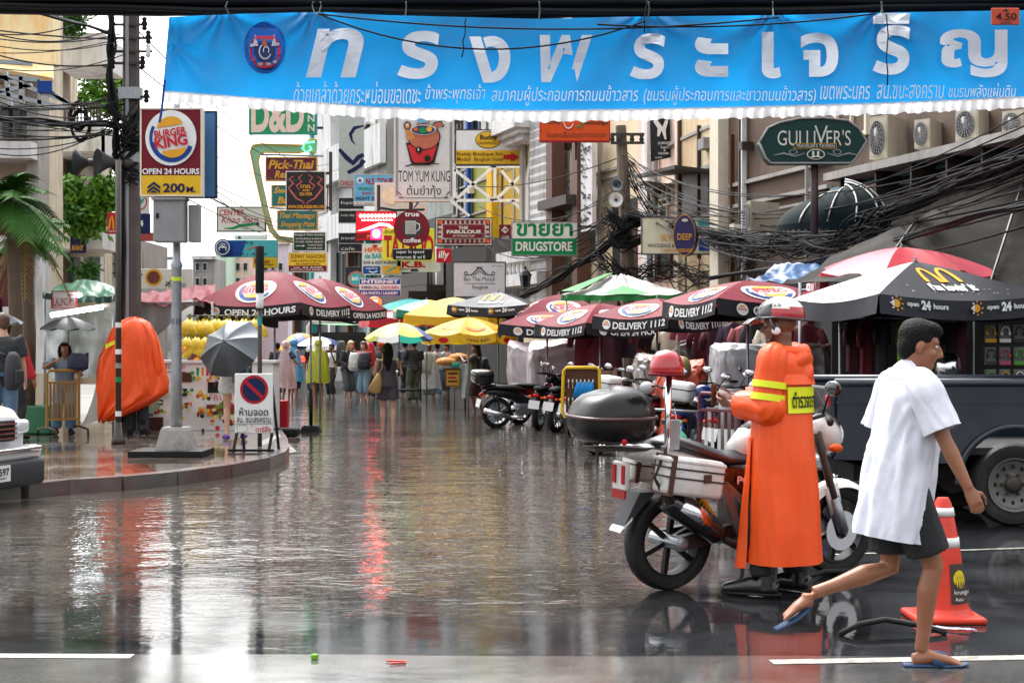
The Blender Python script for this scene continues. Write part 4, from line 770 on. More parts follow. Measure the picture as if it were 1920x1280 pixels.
BTOP = [(300, 32), (450, 26), (590, 23), (720, 29), (1000, 36), (1150, 32), (1450, 29), (1650, 24), (1900, 20), (2040, 18)]; BBOT = [(300, 171), (420, 180), (560, 190), (700, 201), (860, 206), (1000, 208), (1200, 205), (1400, 201), (1650, 194), (1920, 182), (2040, 178)]
def bD(px, py):
    x, y = px*.01, py*.02; f = .03*math.sin(x*1.6+y*1.2)+.042*noise.noise(Vector((x*.9, y*.6, 2)))+.02*noise.noise(Vector((x*2.6, y*1.1, 7)))
    for hx, hy in ((590, 23), (1215, 30), (1450, 29), (1650, 24), (420, 26), (318, 90)):          # creases fanning from the ties
        dx, dy = px-hx, max(6, py-hy+8); a = math.atan2(dx, dy); q = math.hypot(dx, dy); f += .045*math.sin(a*9+hx)*math.exp(-q/150)
    return 14+f
ban_m = translucent(M('blue_banner_cloth', C(22, 138, 214, .85), .6, vary=.05, scale=3, bump=.12, bscale=60), .5, C(30, 165, 240))
banw = translucent(M('white_satin_letters', C(232, 235, 242, .95), .8, vary=.04, scale=9, spec=.1), .1, C(240, 243, 250)); ruff = translucent(M('white_ruffle', C(238, 238, 240, .9), .6, vary=.05), .5, C(245, 245, 245))
ban = thing('banner', 'long sky blue cloth banner with white thai letters strung across the street', 'banner', W(1120, 200, 14))
def bpt(px, py, l=0.): p = W(px, py, bD(px, py)); return Vector((p.x, p.y-l, p.z))
mb = MB(); mb.grid(lambda u, v: bpt((317-12*(1-v))*(1-u)+2040*u, interp(BBOT, 300+1740*u)*(1-v)+interp(BTOP, 300+1740*u)*v), 300, 26, ban_m); part('cloth', mb, None, ban, True, fix=False)
def ruffle(u, v):
    px = 308+1735*u; y = interp(BBOT, px)-1+22*(1-v); p = bpt(px, y); p.y += (-.012+.035*(1-v)*math.sin(u*520+2*math.sin(u*37))+.02*(1-v)*math.sin(u*171)); p.z += .006*(1-v)*math.sin(u*260+1.3*math.sin(u*41)); return p
mb = MB(); mb.grid(ruffle, 700, 4, ruff); part('ruffle', mb, None, ban, True, fix=False)
pr = Print(lambda u, v, l: bpt(u, v, l), 0, .024, .003)
def bt(s, x0, y0, x1, y1, bold=.03, shear=0., cut=True):
    g, fs = glyphs(s, bold, shear); uv = [(x0+(x1-x0)*a, y1+(y0-y1)*b) for a, b in g]
    if cut: uv, fs = slice_flat([(a/20, b/20) for a, b in uv], fs, 1); uv = [(a*20, b*20) for a, b in uv]
    pr.tx.add([pr.P(a, b, .045) for a, b in uv], fs, banw)
for s, x0, y0, x1, y1, sh in (('ท', 575, 55, 683, 147, .2), ('ร', 745, 60, 824, 150, .12), ('ง', 880, 70, 957, 157, 0), ('พ', 1012, 68, 1110, 156, .15), ('ร', 1180, 65, 1246, 151, .12), ('ะ', 1302, 72, 1364, 146, 0), ('เ', 1427, 62, 1463, 149, 0), ('จ', 1500, 64, 1570, 146, 0), ('ริ', 1634, 27, 1704, 142, .1), ('ญ', 1760, 57, 1886, 147, 0)): bt(s, x0, y0, x1, y1, .018 if s == 'พ' else .032, sh)
for s, x0, y0, x1, y1 in (('ด้วยเกล้าด้วยกระหม่อมขอเดชะ', 552, 155, 790, 196), ('ข้าพระพุทธเจ้า', 798, 160, 910, 196), ('สมาคมผู้ประกอบการถนนข้าวสาร', 922, 162, 1196, 200), ('(ชมรมผู้ประกอบการและชาวถนนข้าวสาร)', 1206, 163, 1528, 199), ('เขตพระนคร', 1536, 163, 1629, 188), ('สน.ชนะสงคราม', 1642, 160, 1768, 187), ('ชมรมพลังแผ่นดิน', 1776, 158, 1902, 184)): bt(s, x0, y0, x1, y1, -.004, .2, False)
eb, er, ed, es = paint('emblem_blue', 16, 96, 190), paint('emblem_red', 196, 50, 84), paint('emblem_navy', 22, 40, 92), paint('emblem_silver', 170, 170, 190)
def cutell(cx, cy, rx, ry, m, **k):
    pr.ell(cx, cy, rx, ry, m, 36, **k)
pr.cut = 0; pr.step = .0012
cutell(497, 91, 39, 49, eb); cutell(498, 96, 29, 34, er); cutell(498, 98, 24, 28, eb); cutell(498, 98, 19, 22, ed); cutell(498, 98, 12, 15, es, a0=20, a1=250, inner=.8); cutell(500, 96, 6, 8, es, a0=150, a1=400, inner=.7)
for x, t in ((480, 64), (497, 48), (515, 64)): pr.poly([(x-5, 88), (x-3, t+14), (x, t), (x+3, t+14), (x+5, 88)], es if x != 497 else paint('emblem_rust', 150, 70, 60))
for k in range(10): a = R(200+k*34); pr.ell(498+26*math.cos(a), 97+30*math.sin(a), 4, 3, er if k % 2 else es, 10)
cutell(498, 124, 16, 5, er); pr.ell(490, 122, 5, 3, es, 10); pr.ell(505, 122, 5, 3, es, 10)
pr.done(ban, 'emblem')
mb = MB(); [mb.tube([bpt(x, y+2), bpt(x+dx, y-8)+Vector((0, -.03, .02)), W(x+dx*.6, 4, 13.9)], .006, M('tie_string', C(120, 130, 120), .7)) for x, y, dx in ((590, 24, -4), (597, 25, 6), (1215, 31, 2), (1450, 29, -2), (1650, 25, 3), (1656, 26, -5), (760, 30, 2), (1010, 36, 2), (430, 27, -6))]; part('tie', mb, None, ban)
solo('string', MB().tube([W(309, 150, 13.98), W(305, 190, 13.97), W(302, 214, 13.96), W(299, 230, 13.96)], .011, blue), blue, 'blue cord hanging from the lower left corner of the banner', 'string')
sign('small orange clearance sign reading 4.50 hung before the banner', (1859, 15, 1912, 47), 13.6, paint('faded_orange', 205, 84, 60), [('p', [(1886, 16), (1892, 22), (1880, 22)], dgrey), ('t', '4.50', (1867, 25, 1906, 38), black), ('t', 'เมตร', (1876, 40, 1896, 46), dgrey)], .02)
# ---- overhead cables across the top
for j in range(16): cable('black power cable in the thick run above the banner', W(-90, -30+j*3.2, 14.25+.05*(j % 4)), W(2030, -34+j*3.4+(j % 3)*2, 14.25+.05*((j*3) % 4)), .02+.06*((j*7) % 5)/5, .028+.007*(j % 3), 'thick cables above the banner', n=22, jit=.012)
bundle('tight black bundle of telephone cables along the top edge of the picture', [W(-90, -10, 14.5), W(300, 8, 14.5), W(700, 10, 14.5), W(1100, 14, 14.5), W(1500, 10, 14.5), W(2020, 2, 14.5)], .06, 12, .02, 3, .5, kind='stuff')
for a, b, s_ in (((596, 26, 13.8), (1210, 40, 13.8), .28), ((596, 26, 13.8), (1460, 33, 13.8), .12), ((1120, 46, 13.8), (1640, 26, 13.8), .06)): cable('thin black wire drooping over the banner top', W(*a), W(*b), s_, .008, 'thin wires in front of the banner')
for a, b in (((874, 34, 13.75), (866, 108, 13.75)), ((1662, 28, 13.75), (1664, 160, 13.75)), ((1213, 0, 13.75), (1208, 62, 13.75))): cable('thin dark wire end dangling down in front of the banner', W(*a), W(*b), -.02, .006, 'dangling wire ends before the banner', n=6, jit=.012)
# ---- left utility pole
D = 24.5; up = thing('utility_pole', 'tall concrete utility pole wrapped in black cables behind the orange raincoat', 'utility pole', (W(250, 0, D).x, D, .15)); X = W(246, 0, D).x
pm = M('pole_concrete', C(84, 76, 74), .8, vary=.3, scale=4, bump=.2); m = MB(); m.loft([(X, D, .15), (X, D, 7.6)], [.17, .125], pm, seg=8); part('shaft', m, None, up)
for i, (y, l) in enumerate(((22, 1), (50, .8), (75, 1), (100, 1), (122, .7), (185, .9))):
    m = MB(); z = W(0, y, D).z; m.bar((X-.28, D-.14, z), (X+.36*l, D-.14, z), .035, m=dsteel); c = part('crossarm', m, None, up)
    for q in (-.26, .3*l): m = MB(); m.lathe([(.02, -.09), (.045, -.06), (.03, -.02), (.05, .02), (.03, .06), (.045, .09), (.015, .12)], (X+q, D-.14, z), m=cablem if i % 3 else white, seg=10); part('insulator', m, None, up, True)
part('clamp', MB().box((X+.02, D-.12, W(0, 178, D).z), (.34, .2, .18), steel), None, up); part('clamp', MB().box((X, D-.12, W(0, 297, D).z), (.3, .24, .16), steel), None, up)
part('conduit', MB().tube([(X-.02, D-.18, .2), (X-.02, D-.18, 7.2)], .03, grey), None, up)
bundle('dark mass of vertical cables lashed to the left side of the utility pole', [W(196, -40, D-.2), W(212, 60, D-.2), W(206, 120, D-.2), W(216, 210, D-.2), W(222, 300, D-.2), W(228, 420, D-.2), W(226, 560, D-.2), W(225, 800, D-.1)], .07, 16, .016, 8, .6, kind='stuff')
bundle('tangle of black wires around the middle of the utility pole', [W(200, 190, D-.3), W(240, 230, D-.35), W(262, 200, D-.2), W(225, 260, D-.3), W(270, 250, D-.2), W(215, 300, D-.3), W(262, 320, D-.25)], .16, 14, .011, 12, 1.2, kind='stuff')
hs = thing('loudspeaker', 'large dark horn loudspeaker on the left utility pole', 'loudspeaker', W(190, 303, D-.4)); m = MB(); c = W(182, 303, D-.55); rot = Vector((0, 1, 0)).rotation_difference(Vector((.75, .5, 0))).to_matrix(); m.lathe([(.03, .2), (.09, .12), (.2, 0), (.19, .02), (.1, .16), (.05, .3), (.045, .42)], c, 'Y', 24, dgrey, rot); part('horn', m, None, hs, True); part('driver', MB().lathe([(.07, .42), (.07, .54), (.04, .56)], c, 'Y', 16, dsteel, rot), None, hs, True); part('bracket', MB().bar(c+rot@Vector((0, .5, 0)), (X, D-.1, c.z), .05, m=dsteel), None, hs)
h2 = thing('loudspeaker', 'thin edge-on horn loudspeaker left of the large horn on the cables', 'loudspeaker', W(141, 315, D)); m = MB(); m.lathe([(.03, .14), (.1, .07), (.22, 0), (.21, .02), (.11, .1), (.05, .2)], W(142, 305, D-.2), 'X', 22, dgrey); part('horn', m, None, h2, True); part('driver', MB().lathe([(.06, .2), (.06, .3)], W(142, 305, D-.2), 'X', 14, dsteel), None, h2); part('bracket', MB().bar(W(148, 305, D-.2), W(238, 305, D-.1), .04, m=dsteel), None, h2)
for i, (x, y, rx) in enumerate(((151, 236, .16), (147, 218, .14))):
    m = MB(); [m.tube([W(x, y, D-.3)+Vector((math.cos(a)*(rx+.012*(q % 3))*.8, math.sin(a*1+q)*.03, math.sin(a)*(rx+.05+.012*(q % 4)))) for a in [2*math.pi*k/20 for k in range(21)]], .014, cablem) for q in range(5)]; solo('cable_coil', m, cablem, ('lower', 'upper')[i]+' round coil of spare black cable hanging left of the utility pole', 'cable coil', None, True)
rnd = random.Random(11)
for j in range(26):
    y0 = rnd.choice((20, 60, 75, 100, 122, 150, 185, 200, 215, 230, 240, 255)); cable('thin black wire running from the utility pole to the left edge', W(rnd.uniform(205, 240), y0+rnd.uniform(-6, 6), D-.15), W(-90, y0+rnd.uniform(-70, 30), rnd.uniform(19, 27)), rnd.uniform(.05, .35), rnd.choice((.008, .01, .014)), 'thin wires at the left of the utility pole')
for j in range(9): y0 = rnd.uniform(30, 320); cable('thin dark wire running back from the utility pole down the street', W(255, y0, D), W(rnd.uniform(560, 640), rnd.uniform(300, 500), 80), rnd.uniform(.3, 1.2), .011, 'wires running back from the utility pole')
bundle('thick black cable bundle sagging from the utility pole to the left edge', [W(-70, 212, 22), W(60, 228, 23), W(150, 232, 24), W(236, 236, D-.2)], .05, 9, .018, 21, .4, kind='stuff')
bundle('black cable bundle falling from the top left corner to the pole', [W(-60, 0, 20), W(60, 22, 21.5), W(150, 44, 23), W(205, 62, D-.2)], .03, 5, .016, 22, .3)
gw = thing('steel_gangway', 'grey steel bracing of bars and pipes high at the left edge', 'steel frame', W(40, 200, 27)); m = MB()
for a, b in (((-60, 122), (130, 192)), ((-60, 160), (130, 205)), ((-60, 142), (75, 150)), ((10, 135), (20, 200)), ((40, 140), (40, 195)), ((75, 150), (75, 200)), ((-40, 180), (60, 160)), ((80, 160), (128, 196)), ((-60, 112), (60, 120))): m.bar(W(*a, 27), W(*b, 27), .07, m=steel)
part('truss', m, None, gw); part('plate', MB().box(W(84, 163, 26.9), (.25, .03, .2), blue), None, gw)
# thin sticker pole before the raincoat
m = MB(); p = gp(222, 832, .15); tp = thing('street_pole', 'slim dark metal pole with stickers in front of the orange raincoat', 'pole', (p[0], p[1], .15)); m.tube([(p[0], p[1], .15), (p[0], p[1], CH+(HY-300)/F*p[1])], .04, dsteel, 12); part('shaft', m, None, tp, True); part('foot', MB().lathe([(.1, 0), (.095, .07), (.06, .09), (.045, .3)], (p[0], p[1], .15), m=dsteel, seg=14), None, tp, True)
for y, c in ((614, white), (664, white), (690, grey), (716, green), (780, white)): part('sticker', MB().lathe([(.0425, 0), (.0425, .07)], (p[0], p[1], W(0, y, p[1]).z), m=c, seg=14), None, tp)
# burger sign on its grey mast
D = 19.4; X = W(331, 0, D).x; gpole = thing('sign_mast', 'grey steel mast with a switch box on a concrete block', 'pole', (X, D, .15)); zt = W(0, 190, D).z
part('shaft', MB().lathe([(.075, .4), (.065, 1.2), (.062, 2.45), (.075, 2.5), (.05, 2.55), (.05, zt)], (X, D, 0), m=steel, seg=18), None, gpole, True)
m = MB(); z0, z1 = .15, W(0, 800, D).z; m.loft([(X, D, z0), (X, D, z0+.03), (X, D, z1-.04), (X, D, z1)], [.33, .325, .235, .21], concrete, side=(1, 1, 0), seg=4); part('plinth', m, None, gpole); m = MB(); m.box((W(324, 0, D).x, D-.05, .185), (.9, .8, .07), black); part('tray', m, None, gpole)
a = W(294, 455, D-.1); b = W(368, 377, D-.1); bx = part('switch_box', MB().box(((a.x+b.x)/2-.06, D-.16, (a.z+b.z)/2), ((b.x-a.x)*.78, .24, b.z-a.z), grey, bev=.012), None, gpole); part('hood', MB().box(((a.x+b.x)/2-.06, D-.17, b.z+.01), ((b.x-a.x)*.84, .29, .025), grey), None, bx); part('side_box', MB().box((b.x-.03, D-.04, (a.z+b.z)/2-.02), (.12, .2, b.z-a.z-.06), grey), None, gpole); part('latch', MB().box((a.x+.05, D-.29, W(0, 408, D).z), (.03, .02, .06), black), None, bx)
part('sticker', MB().lathe([(.064, 0), (.064, .05)], (X, D, W(0, 527, D).z), m=M('lime_sticker', C(200, 220, 30), .5), seg=14), None, gpole); part('sticker', MB().lathe([(.064, 0), (.064, .07)], (X, D, W(0, 608, D).z), m=navy, seg=14), None, gpole)
bs = sign('maroon burger sign reading open 24 hours and 200 m on the grey mast', (265, 205, 377, 366), 19.15, maroon, [('r', (265.5, 329, 376.5, 365.5), yellow), ('t', 'OPEN 24 HOURS', (267, 316, 374, 327), white, .03), ('t', '200', (306, 344, 347, 361), navy, .03), ('t', 'M.', (350, 350, 367, 361), navy, .03)]+[('p', [(277, 350+d), (289, 341+d), (301, 350+d), (301, 355+d), (289, 346+d), (277, 355+d)], navy) for d in (0, 8)]+[('p', [(281, 362), (289, 357), (297, 362)], navy)], .13, cream, 3)
pr = PxPrint(19.149, .02); burger_logo(pr, 321, 259, 96, 104, -1); pr.done(bs, 'emblem', 'emblem_lettering')
sign('plain blue grey back board behind the maroon burger sign', (292, 210, 405, 370), 19.55, paint('blue_back', 80, 128, 176), [], .05, navy, 2)
# no parking sign on its easel
D = 20.; ns = sign('white no parking sign with blue and red disc and thai words on a black easel', (440, 700, 512, 812), D, white, [('e', (450, 703, 503, 757), red), ('e', (455, 708, 498, 752), navy), ('p', [(457, 716), (461, 711), (496, 744), (492, 749)], red), ('t', 'ห้ามจอด', (449, 763, 503, 779), black, .01), ('t', 'สน. ชนะสงคราม', (444, 782, 508, 792), black, .01), ('r', (441, 793.5, 511, 794.5), dgrey), ('l', [(444, 797), (462, 796), (466, 803), (461, 810), (446, 810), (444, 797)], dgrey, .8), ('t', 'กับ...', (470, 796, 480, 800), red), ('t', 'ดาร์สิ่ง', (480, 798, 509, 809), red, .02)], .025)
m = MB(); zf = .15
for x in (444, 510): m.bar(W(x, 812, D+.01), (W(x-4, 0, D).x, D-.1, zf), .03, m=black); m.bar(W(x, 720, D+.05), (W(x+4, 0, D).x, D+.4, zf), .03, m=black)
m.bar((W(430, 0, D).x, D-.1, zf+.02), (W(516, 0, D).x, D-.1, zf+.02), .03, m=black); part('easel', m, None, ns)
D = 20.9; X = W(487, 0, D).x; m = MB(); z1, z2, z3 = W(0, 575, D).z, W(0, 550, D).z, W(0, 463, D).z; bp = thing('street_pole', 'black post with a thick upper sleeve in front of the maroon umbrella', 'pole', (X, D, .15)); part('shaft', MB().tube([(X, D, .15), (X, D, z1)], .03, dsteel, 12), None, bp, True); part('sleeve', MB().lathe([(.05, z2), (.058, z2+.02), (.058, z3), (.05, z3+.015)], (X, D, 0), m=black, seg=16), None, bp, True); part('collar', MB().lathe([(.045, z1-.02), (.05, z1), (.05, z2)], (X, D, 0), m=white, seg=16), None, bp, True); part('band', MB().lathe([(.033, 0), (.033, .12)], (X, D, W(0, 610, D).z), m=teal, seg=12), None, bp)
# ------------------------------------------------------------------ street signs
glow = lambda n, c, s: M(n, c, .4, vary=0, emit=c, estr=s)
cv = paint('pale_panel', 225, 222, 212); dg = paint('deep_green', 20, 60, 56)
sign('green sign with large white d and d letters for an inn above the neon frame', (468, 176, 592, 250), 70, paint('inn_green', 40, 150, 100), [('t', 'D&D', (471, 186, 570, 249), paint('inn_pink', 240, 214, 200), .04), ('t', 'I', (577, 196, 588, 213), cv, .03), ('t', 'N', (577, 216, 590, 229), cv, .03), ('t', 'N', (577, 233, 590, 247), cv, .03)], .3, teal, 2, post=[((592, 190), (606, 190), .1), ((592, 240), (606, 240), .1)])
nf = thing('neon_frame', 'tall pale green neon frame curving down beside the stacked thai food signs', 'sign frame', W(480, 450, 72)); D = 72; lf = paint('mint_frame', 160, 210, 180)
out = [(594, 262), (580, 262), (568, 272), (488, 270), (474, 272), (469, 284), (478, 330), (492, 390), (505, 432), (522, 452), (553, 456)]; inn = [(592, 287), (572, 284), (560, 287), (494, 286), (487, 290), (484, 302), (492, 345), (503, 395), (512, 428), (524, 443), (553, 447)]
m = MB(); n = len(out); A0 = [W(*p, D) for p in out]; B0 = [W(*p, D) for p in inn]; dv = Vector((0, .25, 0)); m.add(A0+B0+[p+dv for p in A0]+[p+dv for p in B0], [(i, i+1, n+i+1, n+i) for i in range(n-1)]+[(2*n+i, 3*n+i, 3*n+i+1, 2*n+i+1) for i in range(n-1)]+[(i, 2*n+i, 2*n+i+1, i+1) for i in range(n-1)]+[(n+i, n+i+1, 3*n+i+1, 3*n+i) for i in range(n-1)]+[(0, n, 3*n, 2*n), (n-1, 3*n-1, 4*n-1, 2*n-1)], lf); part('panel', m, None, nf)
m = MB(); m.tube([W(x, y, D-.06) for x, y in out], .035, gold); m.tube([W(x, y, D-.06) for x, y in inn], .035, gold); part('outline_tube', m, None, nf, True); part('swirl', MB().tube([W(x, y, D-.1) for x, y in ((590, 266), (572, 268), (567, 278), (574, 286), (584, 280), (580, 274))], .05, glow('neon_green', C(120, 240, 190), .8)), None, nf, True)
part('bracket', MB().bar(W(490, 290, D+.12), W(606, 293, D+.12), .08, m=steel), None, nf); part('bracket', MB().bar(W(505, 390, D+.12), W(560, 392, D+.12), .08, m=steel), None, nf)
def rsign(label, rect, D, bg, items, edge, **k): return sign(label, rect, D, bg, items, .18, edge, 2, **k)
rsign('maroon pick-thai restaurant sign with yellow script inside the neon frame', (499, 296, 593, 338), 71, paint('plum', 110, 40, 64), [('t', 'Pick-Thai', (503, 300, 589, 317), gold, .03, .25), ('t', 'Restaurant', (515, 320, 588, 334), gold, .03, .25)], gold)
rsign('teal swimming and bar sign with yellow script under the maroon restaurant sign', (510, 348, 594, 386), 71, paint('pool_teal', 40, 120, 120), [('t', 'Swimming', (513, 351, 590, 366), gold, .03, .25), ('t', 'Bar', (520, 369, 548, 382), gold, .03, .25)], gold)
rsign('teal sign reading thai massage shopping plaza in yellow script', (521, 396, 594, 430), 71, paint('pool_teal', 40, 120, 120), [('t', 'Thai Massage', (524, 399, 590, 412), gold, .02, .25), ('t', 'Shopping Plaza', (526, 415, 590, 428), gold, .02, .25)], gold)
sign('cream center khao sarn sign with red script and a green swash', (408, 389, 497, 433), 76, cv, [('t', 'CENTER', (411, 393, 459, 404), red, .02), ('t', 'Khao Sarn', (415, 405, 484, 418), red, .0, .3), ('l', [(420, 428), (436, 428), (450, 423), (468, 421), (484, 419)], green, [1, 4, 5, 5, 3]), ('l', [(450, 424), (458, 430), (466, 428)], green, 1), ('e', (480, 417, 486, 423), dg)], .2, dsteel, 2)
kt = sign('turquoise bank sign with a navy end and a round blue emblem', (414, 450, 520, 482), 80, paint('turquoise', 80, 180, 186), [('p', [(415, 451), (462, 451), (452, 481), (415, 481)], blue), ('t', 'KTB', (462, 453, 474, 458), dg), ('l', [(464, 468), (480, 462), (496, 463)], orange, 2), ('t', 'KTB | ATM', (432, 474, 500, 480), navy, .0, .2)], .2)
prints(kt, [('e', (402, 448, 433, 480), navy), ('e', (404, 450, 431, 478), cv), ('e', (406, 452, 429, 476), blue), ('e', (410, 456, 425, 474), cv), ('r', (412, 465, 423, 474), navy), ('l', [(411, 462), (417, 458), (424, 462)], navy, 2)], 79.8)
for i, (lab, rc_, col, its) in enumerate((('dark arched sign board above the turquoise bank sign', (440, 441, 500, 449), cv, [('e', (446, 443, 452, 448), dg)]),)): sign(lab, rc_, 81, col, its, .2)
sign('yellow and red shop sign under the turquoise bank sign', (474, 482, 520, 502), 82, yellow, [('t', 'Kodun', (477, 485, 506, 494), red, .03), ('t', 'express', (486, 495, 512, 499), dgrey)], .15)
sign('black square silver jewellery sign with two red dragons', (537, 322, 609, 394), 62, paint('soft_black', 42, 40, 44), [('l', [(s(12), 330), (s(2), 336), (s(10), 344), (s(1), 352), (s(8), 362), (s(16), 372), (s(28), 378), (s(31), 384)], paint('dragon_rose', 186, 96, 96), [1, 3, 4, 3, 4, 3, 2, 1]) for s in (lambda q: 540+q, lambda q: 606-q)]+[('l', [(s(28), 327), (s(20), 333), (s(26), 341), (s(16), 348), (s(22), 358)], paint('dragon_rose', 186, 96, 96), [1, 3, 3, 3, 1]) for s in (lambda q: 540+q, lambda q: 606-q)]+[('t', 'STEEL', (563, 347, 584, 353), gold), ('t', 'AND', (567, 355, 581, 359), gold), ('t', 'SILVER', (562, 361, 586, 367), gold), ('t', 'WWW.STEELANDSILVER.COM', (540, 385, 607, 391), gold, .02)], .2, cv, 1.5, post=[((609, 325), (622, 325), .1), ((620, 285), (620, 395), .12), ((609, 390), (622, 390), .1)])
sign('dark green bangkok silver jewelry sign with white lettering and arrow', (551, 436, 610, 470), 60, dg, [('t', 'Bangkok Silver Jewelry', (553, 438, 608, 443), cv, .01), ('t', 'WHOLESALE & RETAIL', (554, 446, 606, 449), cv), ('t', 'SILVER GEMS BEADS', (554, 452, 606, 455), cv), ('l', [(555, 461), (570, 461)], cv, 1.2), ('p', [(568, 459), (572, 461), (568, 463)], cv), ('t', 'TRADING ROAD', (576, 458, 605, 461), cv), ('t', 'SHOP OPEN DAILY', (576, 464, 605, 467), cv)], .15, cv, 1.5)
sign('yellow sunny fashions tailor sign with a maroon lower band', (541, 474, 613, 509), 58, yellow, [('t', 'SUNNY FASHIONS', (545, 477, 610, 485), brown, .02), ('t', 'LADIES & GENTS CUSTOM TAILORS', (545, 487, 610, 491), brown), ('t', 'MAIL ORDER ACCEPTED', (555, 493, 600, 496.5), brown), ('r', (541.5, 498, 612.5, 508.5), maroon), ('t', 'tel. 02 6290', (550, 500, 604, 503), cv), ('t', 'khao san road bangkok', (546, 504, 608, 507), cv)], .15, cv, 1.5)
sign('tall grey wavy lettered sign strip on the white arched building', (635, 150, 682, 352), 74, paint('strip_grey', 190, 190, 190), [('l', [(682, 236), (665, 240), (657, 252), (660, 264), (667, 272)], navy, [3, 7, 7, 4, 1]), ('l', [(636, 280), (650, 296), (662, 306), (672, 295), (682, 290)], navy, [6, 9, 10, 9, 7]), ('l', [(682, 300), (676, 310), (664, 318), (652, 324)], navy, [10, 8, 8, 6]), ('t', 'CHILIS', (637, 339, 663, 348), red), ('t', 'Guesthouse', (637, 349, 662, 352), red)], .2)
for i, (y0, y1, t) in enumerate(((371, 392, 'hair'), (395, 418, 'lucky day'), (437, 456, 'travel'), (457, 472, 'cafe'))): sign(('topmost dark', 'second dark', 'third dark', 'lowest dark')[i]+' name board in the column below the grey wavy strip', (635, y0, 682, y1), 70, paint('ink', 44, 44, 50), [('t', t, (639, y0+6, 665, y0+12), cv, .0, .1), ('t', 'since', (664, y0+12, 676, y0+16), red)], .15, cv, 1, group='dark name boards in a column')
sign('sky blue travel agency sign reading world wide join the sightseeing', (664, 328, 740, 385), 66, paint('sky_blue', 120, 190, 228), [('e', (668, 332, 682, 344), white), ('p', [(671, 341), (675, 334), (679, 341)], blue), ('t', 'N.S. TOUR', (686, 334, 738, 346), red, .03), ('t', 'WORLD WIDE', (671, 351, 720, 357), green, .02), ('t', 'JOIN THE', (678, 360, 715, 366), red, .02), ('t', 'SIGHT SEEING', (667, 369, 728, 375), navy, .02), ('r', (664.5, 378, 739.5, 384), white), ('t', '24 hr. Service', (667, 379, 700, 383), red)], .15, cv, 1)
sign('weathered white picture board with blurred blue scenery behind the tom yum sign', (704, 344, 798, 398), 62, cv, [('r', (707, 347, 713, 395), dgrey), ('l', [(760, 380), (772, 372), (784, 380), (776, 390)], blue, [2, 5, 5, 2]), ('l', [(713, 390), (740, 394), (796, 393)], dg, 4), ('e', (716, 352, 750, 384), paint('pale_yellow', 240, 232, 196))], .15, white, 2)
led = ledw = glow('led_white', (1, .85, .8), 1.)
sign('lit red led sign with rows of white lamps beside the round coffee sign', (668, 397, 742, 450), 61, paint('led_board', 200, 22, 40, .4, emit=C(220, 20, 40), estr=.5), [('e', (673+k*7, 401, 679.5+k*7, 408.5), ledw) for k in range(10)]+[('e', (678+k*5, 411, 682+k*5, 415), ledw) for k in range(12)]+[('p', [(669, 434), (712, 418), (730, 420), (742, 430), (742, 436), (726, 425), (712, 424), (690, 432)], ledw), ('p', [(668.5, 438), (690, 436), (741, 440), (741, 449), (668.5, 449)], maroon), ('t', '39', (688, 441, 698, 446), gold)], .2, dsteel, 1.5)
sign('small lit red box sign with a white glowing disc', (695, 428, 717, 448), 59, glow('led_box', C(255, 10, 36), 20), [('e', (698, 430, 713, 446), ledw)], .2)
sign('white hippie bar and restaurant sign with coloured letters', (680, 458, 752, 514), 58, cv, [('t', 'HIPPIE', (684, 464, 717, 473), orange, .04), ('t', 'de BAR', (684, 475, 717, 485), teal, .04), ('e', (698, 459, 708, 464), red), ('t', 'BAR & RESTAURANT', (682, 489, 748, 495), dgrey, .02), ('r', (681, 499, 713, 513), blue), ('t', 'กรุงไทย', (686, 500, 708, 506), cv), ('l', [(692, 509), (700, 511), (708, 508)], white, 2), ('r', (717, 499, 751, 513), gold), ('l', [(724, 511), (732, 506), (742, 501)], teal, 3)], .15, cv, 1.5)
sign('yellow tattoo sign with tall red letters behind the coffee sign', (717, 428, 814, 488), 57.5, paint('tattoo_yellow', 226, 214, 50), [('t', 'TATTOO', (720, 441, 813, 483), red, .04), ('t', 'ร้านสัก', (722, 431, 740, 437), brown)], .15)
sign('cream sign with red k.b. letters below the yellow tattoo sign', (744, 486, 826, 510), 58, cv, [('t', 'K.B.', (752, 490, 798, 502), red, .05), ('r', (770, 504, 784, 509), dgrey), ('t', 'JEWELRY', (748, 503, 768, 508), brown)], .15)
sign('blue and white internet and laundry sign above the maroon umbrellas', (674, 522, 751, 555), 50, white, [('r', (674.5, 522.5, 750.5, 532.5), blue), ('t', 'INTERNET', (678, 524.5, 747, 531), white, .05), ('t', 'OVERSEA CALL', (677, 536, 711, 541.5), navy, .02), ('t', 'CD/DVD BURN', (714, 536, 747, 541.5), red, .02), ('r', (674.5, 544, 750.5, 554.5), blue), ('t', 'VISA PHOTO / LAUNDRY', (677, 546.5, 747, 552.5), white, .03)], .15)
sign('round dark bar emblem sign behind the internet sign', (648, 500, 676, 540), 54, paint('bar_dark', 36, 40, 48), [('e', (652, 508, 684, 538), paint('rust_ring', 170, 110, 96)), ('e', (656, 512, 680, 534), teal), ('t', 'BAR', (660, 519, 672, 526), white)], .15)
ty = sign('tall white tom yum kung restaurant sign with a red cooking pot', (740, 185, 850, 376), 60, paint('tomyum_white', 218, 218, 222), [('t', 'TOM YUM KUNG', (747, 320, 844, 341), black, .0), ('t', 'ต้มยำกุ้ง', (763, 347, 827, 371), black, .0)]+[('r', (x, 190, x+1, 368), black) for x in (742.5, 745.5, 843.5, 846.5)]+[('r', (750, 371, 840, 372), black)], .3, cv, 2, post=[((850, 230), (866, 228), .12), ((770, 376), (770, 410), .12)])
pc = paint('pot_copper', 190, 108, 84)
